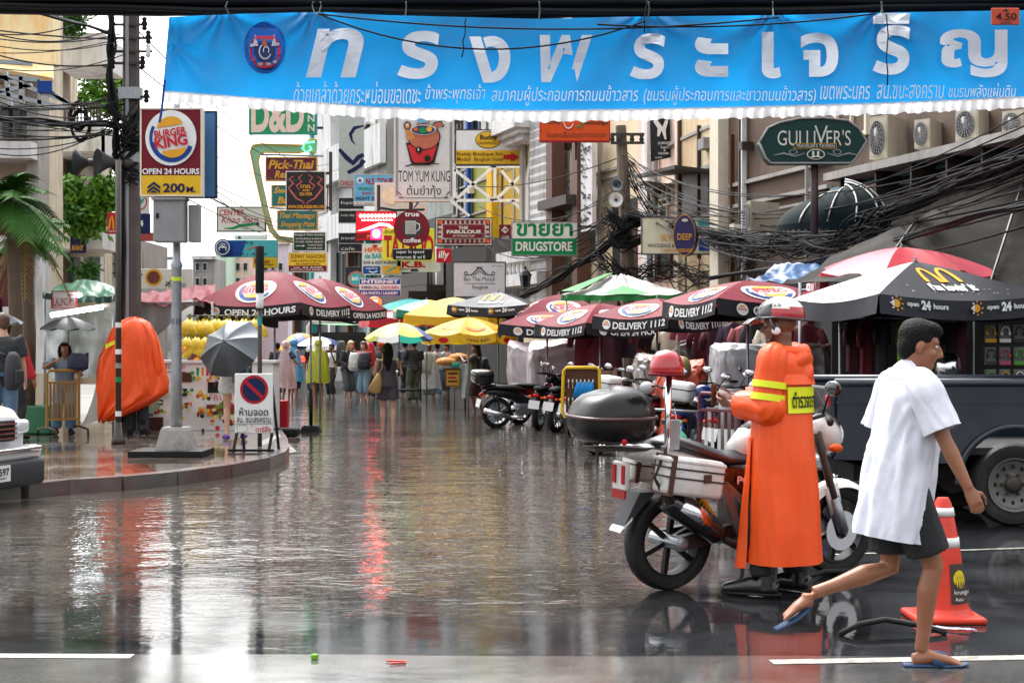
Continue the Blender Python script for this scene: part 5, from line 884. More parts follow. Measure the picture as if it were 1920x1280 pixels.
prints(ty, [('p', [(761, 268), (824, 268), (815, 304), (806, 310), (776, 310), (770, 304)], black), ('p', [(764, 272), (820, 272), (811, 300), (804, 306), (778, 306), (773, 300)], paint('pot_red', 206, 44, 54)), ('e', (764, 232, 826, 282), black), ('e', (766, 234, 824, 280), pc), ('l', [(771, 262), (766, 248), (763, 238), (761, 232)], paint('claw_tan', 205, 140, 84), [16, 11, 9, 8]), ('e', (757, 228, 771, 244), black), ('e', (759, 230, 769, 242), paint('claw_tan', 205, 140, 84)), ('e', (762, 233, 766, 238), cv), ('l', [(812, 246), (818, 234), (826, 232), (832, 238)], black, [12, 12, 10, 4]), ('l', [(813, 245), (818, 235), (826, 233), (830, 237)], pc, [10, 9, 7, 3]), ('e', (770, 234, 818, 254), cv), ('e', (772, 236, 816, 253), paint('broth', 60, 70, 110)), ('e', (786, 240, 800, 251), green), ('e', (800, 238, 810, 248), gold), ('e', (776, 240, 784, 247), orange), ('l', [(783, 236), (792, 222), (806, 230)], pc, [4, 12, 4]), ('p', [(783, 232), (784, 205), (800, 205), (802, 230)], paint('shell_blue', 120, 180, 210)), ('e', (796, 292, 808, 304), black), ('e', (780, 276, 792, 288), black), ('r', (784, 279, 786, 284), white), ('l', [(760, 313), (780, 308), (810, 307), (826, 309)], black, [2, 4, 3, 1]), ('l', [(745, 360), (752, 366), (748, 372), (756, 370)], black, 2), ('l', [(844, 360), (837, 366), (841, 372), (833, 370)], black, 2)], 59.97, .02)
sign('yellow and white buddy inn sign with a red arrow', (855, 244, 976, 308), 50, white, [('r', (855.5, 282, 975.5, 307.5), yellow), ('e', (891, 246, 940, 279), brown), ('e', (892.5, 247.5, 938.5, 277.5), yellow), ('t', 'Buddy', (900, 253, 932, 265), black, .03), ('r', (896, 266.6, 935, 267.4), brown), ('t', 'BOUTIQUE INN', (899, 268.5, 932, 271.5), brown), ('t', 'Buddy Boutique Inn', (857, 285.5, 942, 294), brown, .01), ('t', 'Modish  Bangkok Hotel', (857, 295.5, 943, 304), brown, .01), ('p', [(944, 291), (958, 290), (958, 286), (974, 295), (958, 304), (958, 299), (944, 299)], red), ('t', 'ซ. ข้าวสาร', (953, 246, 970, 249), dgrey)], .35, dsteel, 1.5)
co = thing('sign', 'round maroon true coffee sign with a checked mug emblem', 'sign', W(772, 460, 54)); c0 = W(772, 428, 54); part('panel', MB().lathe([(0, -.1), (.62, -.1), (.62, .1), (0, .1)], c0, 'Y', 40, maroon), None, co); 
prints(co, [('e', (754, 410, 791, 446), dgrey), ('r', (760, 414, 780, 439), cv), ('l', [(780, 418), (786, 420), (787, 428), (781, 434)], cv, 2), ('t', 'true', (759, 398, 786, 406), white, .02), ('t', 'coffee', (756, 446, 789, 455), white, .02)]+[('r', (760+k*2.6, 414, 760.5+k*2.6, 439), dgrey) for k in range(1, 8)]+[('r', (760, 414+k*3, 780, 414.5+k*3), dgrey) for k in range(1, 9)], 53.895)
m = MB(); a, b = W(736, 487, 54), W(810, 466, 54); m.box(((a.x+b.x)/2, 54, (a.z+b.z)/2), (b.x-a.x, .16, b.z-a.z), black, bev=.07); part('lower_panel', m, None, co); prints(co, [('t', 'super hi speed', (743, 469, 795, 476.5), white, .0), ('t', 'internet & wi fi', (743, 478.5, 797, 485), white, .0)], 53.915); part('bracket', MB().bar(c0+Vector((0, .12, -.8)), c0+Vector((0, .12, .9)), .06, m=dsteel), None, co)
sign('small red illy coffee sign right of the tattoo sign', (818, 466, 846, 492), 54, red, [('t', 'illy', (822, 470, 842, 488), white, .02, .15)], .15)
fb = sign('maroon and white the fabulous dessert cafe sign with chequered border', (817, 409, 922, 460), 52, cv, [('r', (820, 412, 919, 457), maroon), ('r', (822, 414, 917, 455), cv)]+[('r', (829+k*9, 413, 834+k*9, 420), maroon) for k in range(10)]+[('r', (829+k*9, 449, 834+k*9, 456), maroon) for k in range(10)]+[('r', (x, 420+k*9, x+6, 424+k*9), maroon) for x in (822, 911) for k in range(4)]+[('r', (831, 422, 909, 447), maroon)]+[('p', [(x, y-4), (x+5, y), (x, y+4), (x-5, y)], orange) for x in (825, 914) for y in (417, 452)]+[('t', 'THE', (860, 425, 878, 431), cv, .04), ('t', 'FABULOUS', (838, 432, 902, 439), cv, .05), ('t', 'Bar & Dessert Cafe', (850, 441, 890, 444.5), cv)], .2, black, 1.2)
sign('white ban thai masaje sign with a roof gable emblem', (850, 492, 947, 556), 46, paint('massage_white', 226, 226, 230), [('t', 'Ban Thai Masaje', (870, 519, 928, 529), dgrey, .0), ('r', (872, 531, 928, 532), dgrey), ('t', 'Bangkok', (886, 535, 916, 543), dgrey, .0), ('l', [(872, 516), (884, 515), (898, 502), (906, 500)], dgrey, [1, 2, 2.5, 1]), ('l', [(926, 516), (914, 515), (900, 502), (892, 500)], dgrey, [1, 2, 2.5, 1]), ('l', [(888, 516), (899, 508), (910, 516)], dgrey, 1.5), ('e', (870, 509, 877, 517), dgrey, {'inner': .6}), ('e', (921, 509, 928, 517), dgrey, {'inner': .6}), ('t', 'ร้านไทย', (923, 497, 942, 500), dgrey)], .15, dsteel, 2)
sign('green and white drugstore sign with thai word above', (960, 417, 1082, 478), 40, white, [('t', 'ขายยา', (968, 419, 1074, 443), green, .03), ('r', (960.5, 447, 1081.5, 477.5), green), ('t', 'DRUGSTORE', (967, 453, 1073, 471), white, .03)], .3, grey, 1.5, post=[((1082, 425), (1120, 425), .06)])
sign('orange money exchange sign under the banner', (1013, 200, 1143, 264), 38, paint('exchange_orange', 222, 84, 28), [('t', 'money', (1022, 226, 1052, 236), brown, .02), ('t', 'exchange', (1096, 226, 1140, 236), brown, .02), ('e', (1054, 210, 1078, 244), red, {'a0': 20, 'a1': 340, 'inner': .75}), ('e', (1056, 212, 1076, 242), white, {'a0': 20, 'a1': 340, 'inner': .85}), ('l', [(1083, 240), (1090, 236), (1093, 228), (1090, 220)], green, 4), ('t', 'รับแลกเปลี่ยนเงินตราต่างประเทศ', (1025, 247, 1136, 258), brown, .0)], .25, red, 1.5, post=[((1080, 264), (1080, 300), .06)])
sign('small dark red direction sign with a white arrow diamond', (936, 421, 958, 450), 48, maroon, [('p', [(947, 424), (954, 431), (947, 438), (940, 431)], cv), ('p', [(943, 430), (948, 430), (948, 427.5), (952, 431), (948, 434.5), (948, 432), (943, 432)], maroon), ('r', (940, 441, 955, 448), dgrey), ('t', 'K CAN', (942, 442, 954, 447), cv)], .12)
# right hand end
gl = thing('sign', 'dark green oval tavern sign on a brown post above the awning', 'sign', W(1527, 560, 22)); D = 22
oval = [(1424, 268), (1440, 240), (1462, 230), (1500, 222), (1545, 221), (1590, 226), (1610, 240), (1625, 264), (1606, 296), (1596, 306), (1446, 306), (1436, 296)]; mb = MB(); mb.prism([W(*p, D) for p in oval], (0, .3, 0), dg); part('panel', mb, None, gl)
m = MB(); n = len(oval); m.tube([W(x, y, D-.01) for x, y in oval]+[W(*oval[0], D-.01)], .016, grey); part('rim', m, None, gl, True)
prints(gl, [('t', "GULLIVER'S", (1458, 244, 1595, 273), cv, -.004), ('t', 'V', (1527, 236, 1552, 270), cv, -.01), ('r', (1488, 269, 1568, 279), gold), ('r', (1489, 270, 1567, 278), dg), ('t', "TRAVELER'S TAVERN", (1492, 271, 1564, 277), cv, .0), ('e', (1512, 280, 1546, 300), cv), ('e', (1514, 281.5, 1544, 298.5), dg), ('r', (1522, 284, 1526, 295), cv), ('r', (1531, 284, 1535, 295), cv), ('l', [(1519, 296), (1530, 294), (1540, 296)], cv, 2)]+[('l', [(f(0), 292), (f(18), 288), (f(40), 294), (f(58), 288)], grey, [1, 3, 2, 1]) for f in (lambda q: 1450+q, lambda q: 1608-q)]+[('e', (x, 281, x+16, 291), grey, {'inner': .75}) for x in (1478, 1560)], D-.001)
part('post', MB().tube([W(1527, 306, D+.15), W(1527, 440, D+.15)], .055, M('brown_post', C(64, 46, 44), .6, vary=.15), 12), None, gl, True)
sign('cream wholesale sign half hidden by cables at the grey pole', (1204, 408, 1336, 476), 33, paint('cream_board', 222, 216, 190), [('t', 'WHOLESALE & RETAIL', (1214, 457, 1290, 464), dgrey), ('t', 'SILVER', (1238, 440, 1272, 452), gold), ('t', 'DESIGN', (1240, 467, 1270, 472), gold), ('r', (1308, 412, 1335, 424), teal), ('t', 'express', (1310, 430, 1334, 440), blue), ('r', (1310, 446, 1335, 470), blue)], .15, dgrey, 1.5)
od = thing('sign', 'oval purple bar sign with gold letters beside the cream board', 'sign', W(1288, 480, 30)); m = MB(); c0 = W(1283, 441, 30); m.add([], []); vs = [(math.cos(a)*.21, math.sin(a)*.39) for a in [2*math.pi*k/28 for k in range(28)]]; m.prism([c0+Vector((x, 0, z)) for x, z in vs], (.1, .3, 0), paint('bar_purple', 66, 60, 110)); part('panel', m, None, od); prints(od, [('e', (1262, 402, 1304, 480), gold, {'inner': .96}), ('t', 'DEEP', (1270, 438, 1297, 450), gold, .02), ('t', 'PASSENGER', (1266, 466, 1300, 473), gold, .02), ('e', (1278, 410, 1290, 416), cv)], 29.995)
pt = thing('banner', 'torn black and white portrait banner hanging on the pink house', 'banner', W(1238, 300, 37)); m = MB(); m.grid(lambda u, v: W(1218+44*u+5*(1-v)*(.5-u), 205+(98 if u < .1 else 98-8*u)*(1-v), 37+.06*math.sin(u*7+v*3)), 14, 12, paint('poster_black', 44, 46, 50)); part('cloth', m, None, pt, True)
prints(pt, [('l', [(1228, 226), (1238, 240), (1234, 256)], white, [8, 10, 4]), ('l', [(1250, 226), (1244, 244), (1248, 262)], white, [6, 8, 3]), ('t', 'ILLUMINATED', (1234, 266, 1258, 271), white), ('t', 'Tailors', (1238, 274, 1256, 279), white), ('t', '&', (1244, 280, 1248, 284), white), ('t', 'DESIGNERS', (1234, 286, 1254, 290), white), ('t', 'call', (1228, 294, 1240, 297), white)], 36.9)
# left hand small signs
sign('white round leaf emblem sign right of the utility pole', (246, 352, 278, 402), 27, cv, [('e', (247, 363, 276, 394), red), ('e', (249, 365, 274, 392), cv), ('p', [(252, 370), (258, 376), (262, 384), (255, 380)], teal), ('p', [(272, 370), (265, 374), (261, 384), (268, 380)], teal)], .1)
sign('navy 24 hour sign below the round leaf emblem', (248, 400, 280, 438), 26.8, navy, [('t', '24', (252, 413, 269, 424), white, .03), ('e', (256, 402, 264, 408), cv), ('t', 'm', (256, 428, 264, 434), red, .04)], .1)
sign('red board with a golden arch letter behind the utility pole', (201, 398, 220, 438), 30, red, [('l', [(204, 430), (207, 412), (210, 404), (212, 414), (213, 430)], gold, 3), ('t', 'open', (204, 432, 216, 436), cv)], .1)
sign('brick red board beside the navy 24 hour sign', (260, 436, 296, 452), 40, paint('dull_red', 150, 70, 64), [], .1)
sign('tall maroon vertical food sign with yellow round letters', (179, 395, 204, 530), 38, paint('dark_plum', 90, 34, 46), [('t', c, (187, 410+k*22, 197, 422+k*22), gold, .03) for k, c in enumerate('FOOD')]+[('t', c, (187, 484+k*14, 197, 494+k*14), gold, .04) for k, c in enumerate('OOD')], .2)
sign('small dark any shop board under the balcony', (131, 436, 160, 474), 33.9, navy, [('t', 'ANNY', (134, 459, 157, 470), gold, .02)], .1)
sign('maroon ice shop board beneath the palm', (28, 444, 62, 463), 28.6, red, [('t', 'ICE', (32, 449, 46, 456), white, .02)], .1)
sign('white laundry sign with red letters hanging under the green canopy', (97, 546, 142, 577), 24.4, white, [('t', 'LAUNDRY', (100, 558, 140, 573), red, .0), ('l', [(99, 549), (99, 574), (118, 572)], red, 1), ('l', [(126, 553), (140, 553)], red, 1.5)], .03, red, 1)
sign('white oval food stall sign with a painted dish behind the maroon canopy', (255, 504, 360, 542), 33, cv, [('e', (272, 504, 304, 536), gold), ('e', (276, 508, 300, 532), paint('dish_brown', 120, 66, 56)), ('l', [(312, 536), (326, 520)], dgrey, 2), ('l', [(256, 520), (268, 514)], dgrey, 2), ('t', 'Pad Thai', (310, 528, 350, 538), dgrey, .0, .3)], .1)
# round lit red sign low in the street
ls = thing('lamp_sign', 'round glowing orange red sign behind the small maroon umbrella', 'sign', W(702, 590, 49)); m = MB(); m.ell(W(702, 568, 49), (.23, .12, .2), glow('lamp_red', C(255, 60, 20), 4), seg=20); part('shade', m, None, ls, True); prints(ls, [('r', (692, 563, 699, 567), ledw), ('r', (700, 562, 708, 566), ledw), ('r', (695, 570, 704, 573), ledw)], 48.86); part('bracket', MB().bar(W(702, 590, 49), W(702, 640, 49), .05, m=dsteel), None, ls)
# ---- right hand pole, speakers, cables
D = 36; X = W(1172, 0, D).x; gp2 = thing('utility_pole', 'weathered brown grey utility pole among the cable tangles right of centre', 'utility pole', (X, D, 0)); m = MB(); m.loft([(X+.1, D, 0), (X+.05, D, 3.5), (X-.1, D, W(0, 236, D).z)], [.17, .16, .12], M('old_pole', C(110, 96, 88), .85, vary=.3, scale=4, bump=.3), seg=8); part('shaft', m, None, gp2)
for y in (252, 268): part('crossarm', MB().bar(W(1145, y, D-.2), W(1208, y, D-.2), .06, m=dsteel), None, gp2)
for x in (1148, 1160, 1185, 1203): part('insulator', MB().lathe([(.03, 0), (.06, .05), (.04, .1), (.06, .15), (.02, .2)], W(x, 266, D-.2), m=dgrey, seg=10), None, gp2, True)
for i, (y, c) in enumerate(((347, 'upper grey'), (375, 'lower white'))):
    s_ = thing('loudspeaker', c+' horn loudspeaker on the brown grey pole', 'loudspeaker', W(1155, y, D-.4)); rot = Vector((0, 1, 0)).rotation_difference(Vector((.35, 1, .25 if i == 0 else 0))).to_matrix(); m = MB(); m.lathe([(.03, .16), (.09, .09), (.17, 0), (.165, .015), (.1, .12), (.05, .26), (.05, .3)], W(1155, y, D-.5), 'Y', 22, (steel, white)[i], rot); part('horn', m, None, s_, True); part('throat', MB().ell(W(1155, y, D-.38), (.035, .035, .035), dgrey), None, s_, True); part('bracket', MB().bar(W(1155, y, D-.2), W(1172, y, D-.1), .04, m=dsteel), None, s_)
for j in range(14): y0 = rnd.uniform(270, 400); cable('thin grey wire sagging from the brown grey pole to the right edge', W(1175, y0, D-.2), W(2020, 200+j*16-60*(j % 2), rnd.uniform(15, 17)), rnd.uniform(.4, 1.3), rnd.choice((.009, .011, .014)), 'wires from the brown grey pole to the right')
for j in range(13): y0 = rnd.uniform(290, 430); cable('thin black wire dipping from the brown grey pole to the left', W(1168, y0, D-.15), W(rnd.uniform(880, 985), y0+rnd.uniform(30, 90), 50), rnd.uniform(.2, 1.), .014, 'wires from the brown grey pole to the left')
for j in range(8): x0 = rnd.uniform(1185, 1215); cable('looping black wire hanging from the brown grey pole', W(1178, rnd.uniform(300, 340), D-.2), W(x0+30, rnd.uniform(380, 420), D-.2), rnd.uniform(-.3, .3), .014, 'loops on the brown grey pole')
bundle('fat black cable bundle swooping from the right edge to the pole', [W(2040, 262, 15.5), W(1900, 305, 17), W(1720, 375, 20), W(1560, 428, 24), W(1420, 446, 28), W(1290, 425, 32), W(1180, 398, D-.3)], .12, 34, .014, 31, .5, kind='stuff')
bundle('heavy tangle of black cables sagging below the tavern awning', [W(1660, 405, 21), W(1560, 448, 23), W(1460, 455, 26), W(1380, 452, 29), W(1330, 440, 31)], .2, 40, .012, 33, 1.1, kind='stuff')
bundle('knot of black cables on the brown grey pole', [W(1140, 396, D-.4), W(1172, 420, D-.5), W(1200, 405, D-.4), W(1150, 440, D-.4), W(1185, 455, D-.4), W(1230, 420, D-.3)], .18, 34, .012, 35, 1., kind='stuff')
bundle('thick dark cable bundle curving from the pole down to the left', [W(1170, 432, D-.4), W(1110, 478, 37), W(1060, 508, 38), W(1010, 540, 40), W(960, 556, 43)], .12, 26, .016, 37, .5, kind='stuff')
bundle('straggling loose wires hanging below the cable knot', [W(1120, 470, D-.6), W(1180, 500, D-.7), W(1260, 490, D-1), W(1340, 510, 33), W(1420, 480, 29)], .3, 26, .009, 39, 1.6, kind='stuff')
bundle('long twisted cable strand running under the fat bundle', [W(2040, 360, 15), W(1850, 400, 17), W(1660, 455, 20), W(1500, 495, 23), W(1330, 520, 27)], .05, 10, .014, 41, .4, kind='stuff')
# ------------------------------------------------------------------ market umbrellas and stalls
bu = burger_umbrella
bu('large maroon burger umbrella reading open 24 hours beside the fruit stall', 515, 27, 500, 592, .98, R(-109), {0: 'OPEN 24 HOURS', 1: 'DELIVERY 1112'}, cols=[bkcloth, bkcloth, bkcloth, bkcloth])
bu('maroon burger umbrella half hidden behind the large one by the fruit stall', 600, 32, 514, 596, 1., R(-114), {0: 'DELIVERY 1112', 1: 'OPEN 24 HOURS'}, base=None)
bu('tiny far maroon burger umbrella under the round lit sign', 716, 50, 575, 604, .95, R(-105), {0: 'OPEN 24 HOURS'})
bu('maroon burger umbrella behind the low delivery umbrella', 1048, 33, 545, 612, 1.0, R(-83), {0: 'OPEN 24 HOURS', 3: 'DELIVERY 1112'})
bu('low maroon burger umbrella reading delivery beside the yellow one', 1026, 29, 575, 628, .86, R(-92), {0: 'DELIVERY 1112'})
bu('maroon burger umbrella squeezed between two others above the plastic covers', 1125, 27, 560, 628, .82, R(-60), {0: 'OPEN 24 HOURS', 3: 'DELIVERY 1112'})
bu('pale wet maroon burger umbrella with two delivery flaps over the dark stall', 1232, 24.5, 550, 616, .72, R(-40), {3: 'DELIVERY 1112', 0: 'DELIVERY 1112'})
bu('maroon burger umbrella behind the orange coated man', 1402, 20, 514, 592, .82, R(-72), {3: 'DELIVERY 1112', 0: 'OPEN 24 HOURS'})
bu('maroon burger umbrella cut by the right edge', 1952, 20.5, 470, 552, .95, R(-120), {0: 'OPEN 24 HOURS'})
D = 27; p = W(583, 0, D); bs_ = thing('umbrella_stand', 'black square umbrella foot standing in the flood with a thin pole', 'umbrella stand', (p.x, D, 0)); part('pole', MB().tube([(p.x, D, .05), (p.x, D, 2.15)], .018, steel, 10), None, bs_, True); part('sleeve', MB().tube([(p.x, D, .12), (p.x, D, .75)], .032, black, 10), None, bs_, True); m = MB(); m.loft([(p.x, D, 0), (p.x, D, .1), (p.x, D, .13)], [.25, .2, .16], black, side=(1, 1, 0), seg=4); part('foot', m, None, bs_)
mcloth = M('charcoal_umbrella_cloth', C(44, 47, 56, .7), .5, vary=.2, scale=3, spec=.3, bump=.15, bscale=6); mside = M('sky_sheen_cloth', C(170, 166, 170, .85), .35, vary=.35, scale=9, coat=.3, bump=.2, bscale=9); sunm = paint('sun_orange', 240, 170, 50)  # mside: sky reflection on the charcoal cloth, put in as a silver colour
def golden(pr, cx, cy, w, h, m=gold):
    for q in (-1, 1):
        o = [(cx+q*w*.25+math.cos(R(a))*w*.25, cy-h*.5+math.sin(R(a))*h) for a in range(0, 181, 12)]; i = [(cx+q*w*.25+math.cos(R(a))*w*.135, cy-h*.5+math.sin(R(a))*h*.86) for a in range(0, 181, 12)]; n = len(o); pr.put(o+i, [(k, k+1, n+k+1, n+k) for k in range(n-1)], m, pr.mb)
def mc_marks(front, size=1.):
    def f(cn, cv):
        pr = Print(cn.on_panel(front, 1., .97, .16), 6, .006); golden(pr, .5, .68, .44, .44); pr.text("i'm lovin' it", .24, .2, .78, .4, white, .05); pr.done(cv, 'emblem', 'emblem_lettering')
        pr = Print(lambda u, v, l: cn.edge_at(front, u, -.2*(1-v), l+.006), 8, .005)
        for c in (.2, .66):
            pr.ell(c-.13+.02, .62, .022, .21, sunm, 16); pr.ell(c-.122, .62, .016, .16, white, 14, 90, 270)
            for k in range(8): a = k*math.pi/4; pr.ell(c-.11+.034*math.cos(a), .62+.34*math.sin(a), .006, .05, sunm if math.cos(a) > -.1 else white, 6)
            pr.text('open', c-.055, .48, c+.015, .72, white, .03); pr.text('24', c+.03, .42, c+.085, .9, white, .05); pr.text('hours', c+.1, .5, c+.185, .78, white, .03)
        pr.done(cv, 'valance_emblem', 'valance_lettering')
        if size > .9:
            pr = Print(cn.on_panel(front, 1.9, .96, .6), 4, .005); rr = random.Random(5)
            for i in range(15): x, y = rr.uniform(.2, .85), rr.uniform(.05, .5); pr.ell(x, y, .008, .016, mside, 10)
            pr.done(cv, 'water_drops')
    return f
def mc_umb(label, px, D, apex, rim, half, yaw, front, cols, size):
    za, zb = CH+(HY-apex)/F*D, CH+(HY-rim)/F*D; p = W(px, HY, D); return parasol(label, (p.x, D, 0), half, za-zb-.28, zb+.2, yaw, cols, mcloth, .2, 4, mc_marks(front, size), group='charcoal arch umbrellas', power=1.12)
mc_umb('large charcoal umbrella with golden arch letter and open 24 hours at the right', 1716, 17, 476, 592, .99, R(-74), 0, [mcloth, mcloth, mcloth, mside], 1)  # left panel coloured silver in place of the reflected sky
mc_umb('far charcoal umbrella with golden arch letter above the yellow umbrella', 934, 34, 540, 590, .88, R(-104), 0, [mcloth, mcloth, mcloth, mcloth], .5)
ybr = M('bright_yellow_cloth', C(232, 182, 16, .85), .55, vary=.18, bump=.15, bscale=7); yd = M('mustard_cloth', C(186, 150, 60, .85), .45, vary=.15, bump=.15, bscale=7); tealc = M('turquoise_cloth', C(60, 180, 160, .85), .45, vary=.12); redc = M('red_wet_cloth', C(200, 30, 52, .85), .5, vary=.12); pinkc = M('pink_wet_cloth', C(222, 90, 108, .85), .5, vary=.12); bluec = M('blue_cloth', C(40, 70, 140, .85), .45, vary=.12); lime = M('lime_cloth', C(204, 214, 90, .85), .45, vary=.12); wcl = M('white_wet_cloth', C(226, 226, 230, .85), .4, vary=.1, coat=.2); tanc = M('tan_cloth', C(206, 166, 120, .85), .5, vary=.12); blackc = M('black_umbrella_cloth', C(44, 46, 52, .85), .5, vary=.2, coat=.12); greyc = M('grey_umbrella_cloth', C(104, 110, 118, .85), .5, vary=.15, coat=.15)
for _m, _c in ((ybr, C(240, 200, 30)), (yd, C(200, 160, 60)), (tealc, C(60, 190, 170)), (redc, C(220, 40, 60)), (lime, C(210, 220, 100)), (wcl, C(230, 230, 235)), (tanc, C(210, 170, 120))): translucent(_m, .25, _c)
def oct_umb(label, px, D, apex, rim, half, cols, val, vh=.18, yaw=.3, n=8, marks=None, power=1.5):
    za, zb = CH+(HY-apex)/F*D, CH+(HY-rim)/F*D; p = W(px, HY, D); return parasol(label, (p.x, D, 0), half, za-zb-vh-.08, zb+vh, yaw, cols, val, vh, n, marks, power=power)
def soup_marks(cn, cv):
    for k in range(8):
        pr = Print(cn.on_panel(k, .5, .9, .62), 4, .005)
        if k % 2 == 0: pr.ell(.5, .5, .42, .3, red, 20); pr.ell(.5, .5, .36, .22, gold, 20); pr.text('MAGGI', .22, .4, .78, .6, red, .03)
        else: pr.text('MAGGI', .12, .4, .88, .62, orange, .02)
        pr.done(cv, 'emblem', 'emblem_lettering')
        pr = Print(lambda u, v, l: cn.edge_at(k, u, -.18*(1-v), l+.005), 4, .005); pr.text('rasa asli', .2, .3, .8, .7, brown, .0) if k % 2 == 0 else pr.ell(.5, .5, .16, .32, red, 14); pr.done(cv, 'valance_emblem', 'valance_lettering')
oct_umb('yellow eight sided soup umbrella over the snack cart', 878, 33, 588, 640, .93, [ybr], ybr, .18, R(-90+14), 8, soup_marks)
oct_umb('yellow umbrella with a mustard panel behind the charcoal one', 852, 38, 551, 606, 1., [ybr, yd, ybr, ybr], ybr, .2, R(-100), 4)
oct_umb('turquoise and yellow umbrella behind the yellow ones', 800, 42, 556, 594, .85, [tealc, ybr, tealc, tealc, ybr, ybr], [M('green_cloth', C(20, 130, 100, .8), .5)], .2, R(-110), 6)
oct_umb('red cola umbrella with pale red top in the far crowd', 745, 45, 578, 610, .95, [pinkc, redc, redc, redc], redc, .25, R(-75), 4)
oct_umb('small green roofed umbrella deep in the street', 655, 60, 592, 612, 1.2, [M('leaf_green_cloth', C(40, 150, 70, .8), .5)], None, .1, R(-95), 4)
oct_umb('dark teal curved awning umbrella beyond the round lit sign', 770, 56, 556, 590, 1.6, [teal, M('deep_teal_cloth', C(36, 96, 100, .8), .4)], None, .1, R(-80), 4)
def cimb_marks(cn, cv):
    for k in (0, 7, 6, 1):
        pr = Print(lambda u, v, l: cn.edge_at(k, u, -.2*(1-v), l+.006), 8, .005); pr.rect(.14, .25, .3, .8, white); pr.poly([(.19, .4), (.26, .4), (.26, .65), (.22, .52)], red); pr.text('CIMB THAI', .36, .3, .86, .75, white, .02); pr.done(cv, 'valance_emblem', 'valance_lettering')
oct_umb('big red and pink eight sided bank umbrella behind the charcoal one', 1690, 19, 452, 545, 1.06, [redc, pinkc], redc, .2, R(-90), 8, cimb_marks, 1.7)
# striped awnings and tents
def tent(label, pts, D0, D1, mat, name='market_tent', cat='market tent', legs=None, gable=None, trim=None):
    """a sloping cloth roof: front edge pixels at D0, back edge pixels at D1"""
    f, b = pts; r = thing(name, label, cat, W((f[0][0]+f[-1][0])/2, f[0][1], D0)); r.location.z = 0; nf = 24; m = MB()
    def at(u, v):
        def on(row, D): x = u*(len(row)-1); i = min(int(x), len(row)-2); q = row[i]; s_ = row[i+1]; return W(q[0]+(s_[0]-q[0])*(x-i), q[1]+(s_[1]-q[1])*(x-i), D)
        p = on(f, D0).lerp(on(b, D1), v); p.z += .05*noise.noise(Vector((u*9, v*5, D0)))-.06*math.sin(math.pi*v)*(1+.5*math.sin(u*11)); return p
    m.grid(at, nf*2, 14, mat); part('roof', m, None, r, True, fix=False)
    if trim: m = MB(); m.grid(lambda u, v: at(u, 0)+Vector((0, -.01-.02*math.sin(u*40)*v, -trim[1]*v)), 60, 2, trim[0]); part('valance', m, None, r, True, fix=False)
    for (x, y, D) in (legs or []): p = W(x, y, D); part('post', MB().tube([(p.x, D, 0), p], .02, steel, 8), None, r, True)
    return r
greent = translucent(M('green_tarp', C(20, 120, 84, .8), .35, vary=.2, coat=.3, bump=.2, bscale=5), .2, C(30, 160, 110)); greyt = M('grey_tarp', C(196, 192, 192, .8), .5, vary=.1, bump=.2, bscale=5, stain=C(120, 118, 118), sscale=.8, samt=.4); darkt = M('dark_grey_tarp', C(50, 48, 44, .7), .8, spec=.15, vary=.35, scale=1.2, bump=.3, bscale=4, stain=C(84, 80, 74), sscale=.9, samt=.6)
t = tent('grey and green gabled market tent below the pole cables', ([(1052, 552), (1120, 553), (1200, 553), (1300, 551)], [(1140, 518), (1150, 516), (1168, 514), (1180, 517)]), 31, 34, greyt, legs=[(1062, 552, 31), (1292, 552, 31)], trim=(M('tent_green', C(30, 140, 60, .8), .5), .12))
m = MB(); m.prism([W(1128, 551, 30.95), W(1168, 535, 31.6), W(1222, 551, 30.95)], (0, .03, 0), MATS['tent_green']); part('gable_stripe', m, None, t); m = MB(); m.add([W(1052, 550, 30.97)+Vector((0, 0, .05)), W(1082, 550, 30.97)+Vector((0, 0, .05)), W(1150, 515, 33.9)+Vector((0, 0, .05)), W(1134, 518, 33.9)+Vector((0, 0, .05))], [(0, 1, 2, 3)], MATS['tent_green']); part('side_stripe', m, None, t)
tent('blue and white striped cloth awning left of the red bank umbrella', ([(1400, 524), (1470, 528), (1545, 524)], [(1452, 498), (1500, 492), (1556, 488)]), 20.5, 22.5, M('blue_stripe_cloth', C(70, 110, 160, .8), .4, vary=.1, stain=C(230, 232, 236), sscale=2.2, samt=1.), legs=[(1402, 524, 20.5)])
rt_ = tent('huge sloping dark grey tarpaulin roof at the right under the cables', ([(1470, 530), (1600, 526), (1760, 548), (2150, 575)], [(1560, 478), (1690, 424), (1800, 375), (2100, 280)]), 18., 20.2, darkt, 'tarpaulin_roof', 'tarpaulin', legs=[(1500, 530, 18.), (2000, 560, 18.)])
m = MB(); [m.tube([W(x, y, 18.05), W(x2, y2, 20.1)+Vector((0, 0, .06))], .02, dsteel) for x, y, x2, y2 in ((1640, 524, 1720, 418), (1850, 552, 1920, 344))]; part('ridge_wire', m, None, rt_); m = MB(); m.tube([W(1905, 505, 19.2), W(1500, 545, 19.4)], .02, steel); m.tube([W(2040, 500, 19.), W(1790, 540, 19.3)], .025, steel); part('pole', m, None, rt_)
aw = thing('awning', 'dark green half dome awning under the tavern sign', 'awning', W(1560, 440, 23.5)); D = 23.2; agr = M('awning_green', C(24, 40, 44, .7), .8, spec=.15, vary=.3, stain=C(16, 24, 24), sscale=2); m = MB()
def dome(u, v): a = math.pi*(1-u); b = v*math.pi/2; return W(1556, 424, D)+Vector((math.cos(a)*.8*math.cos(b)+.22*v, -math.sin(a)*.8*math.cos(b), .46*math.sin(b)+(.25 if u > .5 else .25)*v*u))
m.grid(dome, 24, 10, agr); part('canopy', m, None, aw, True, fix=False)
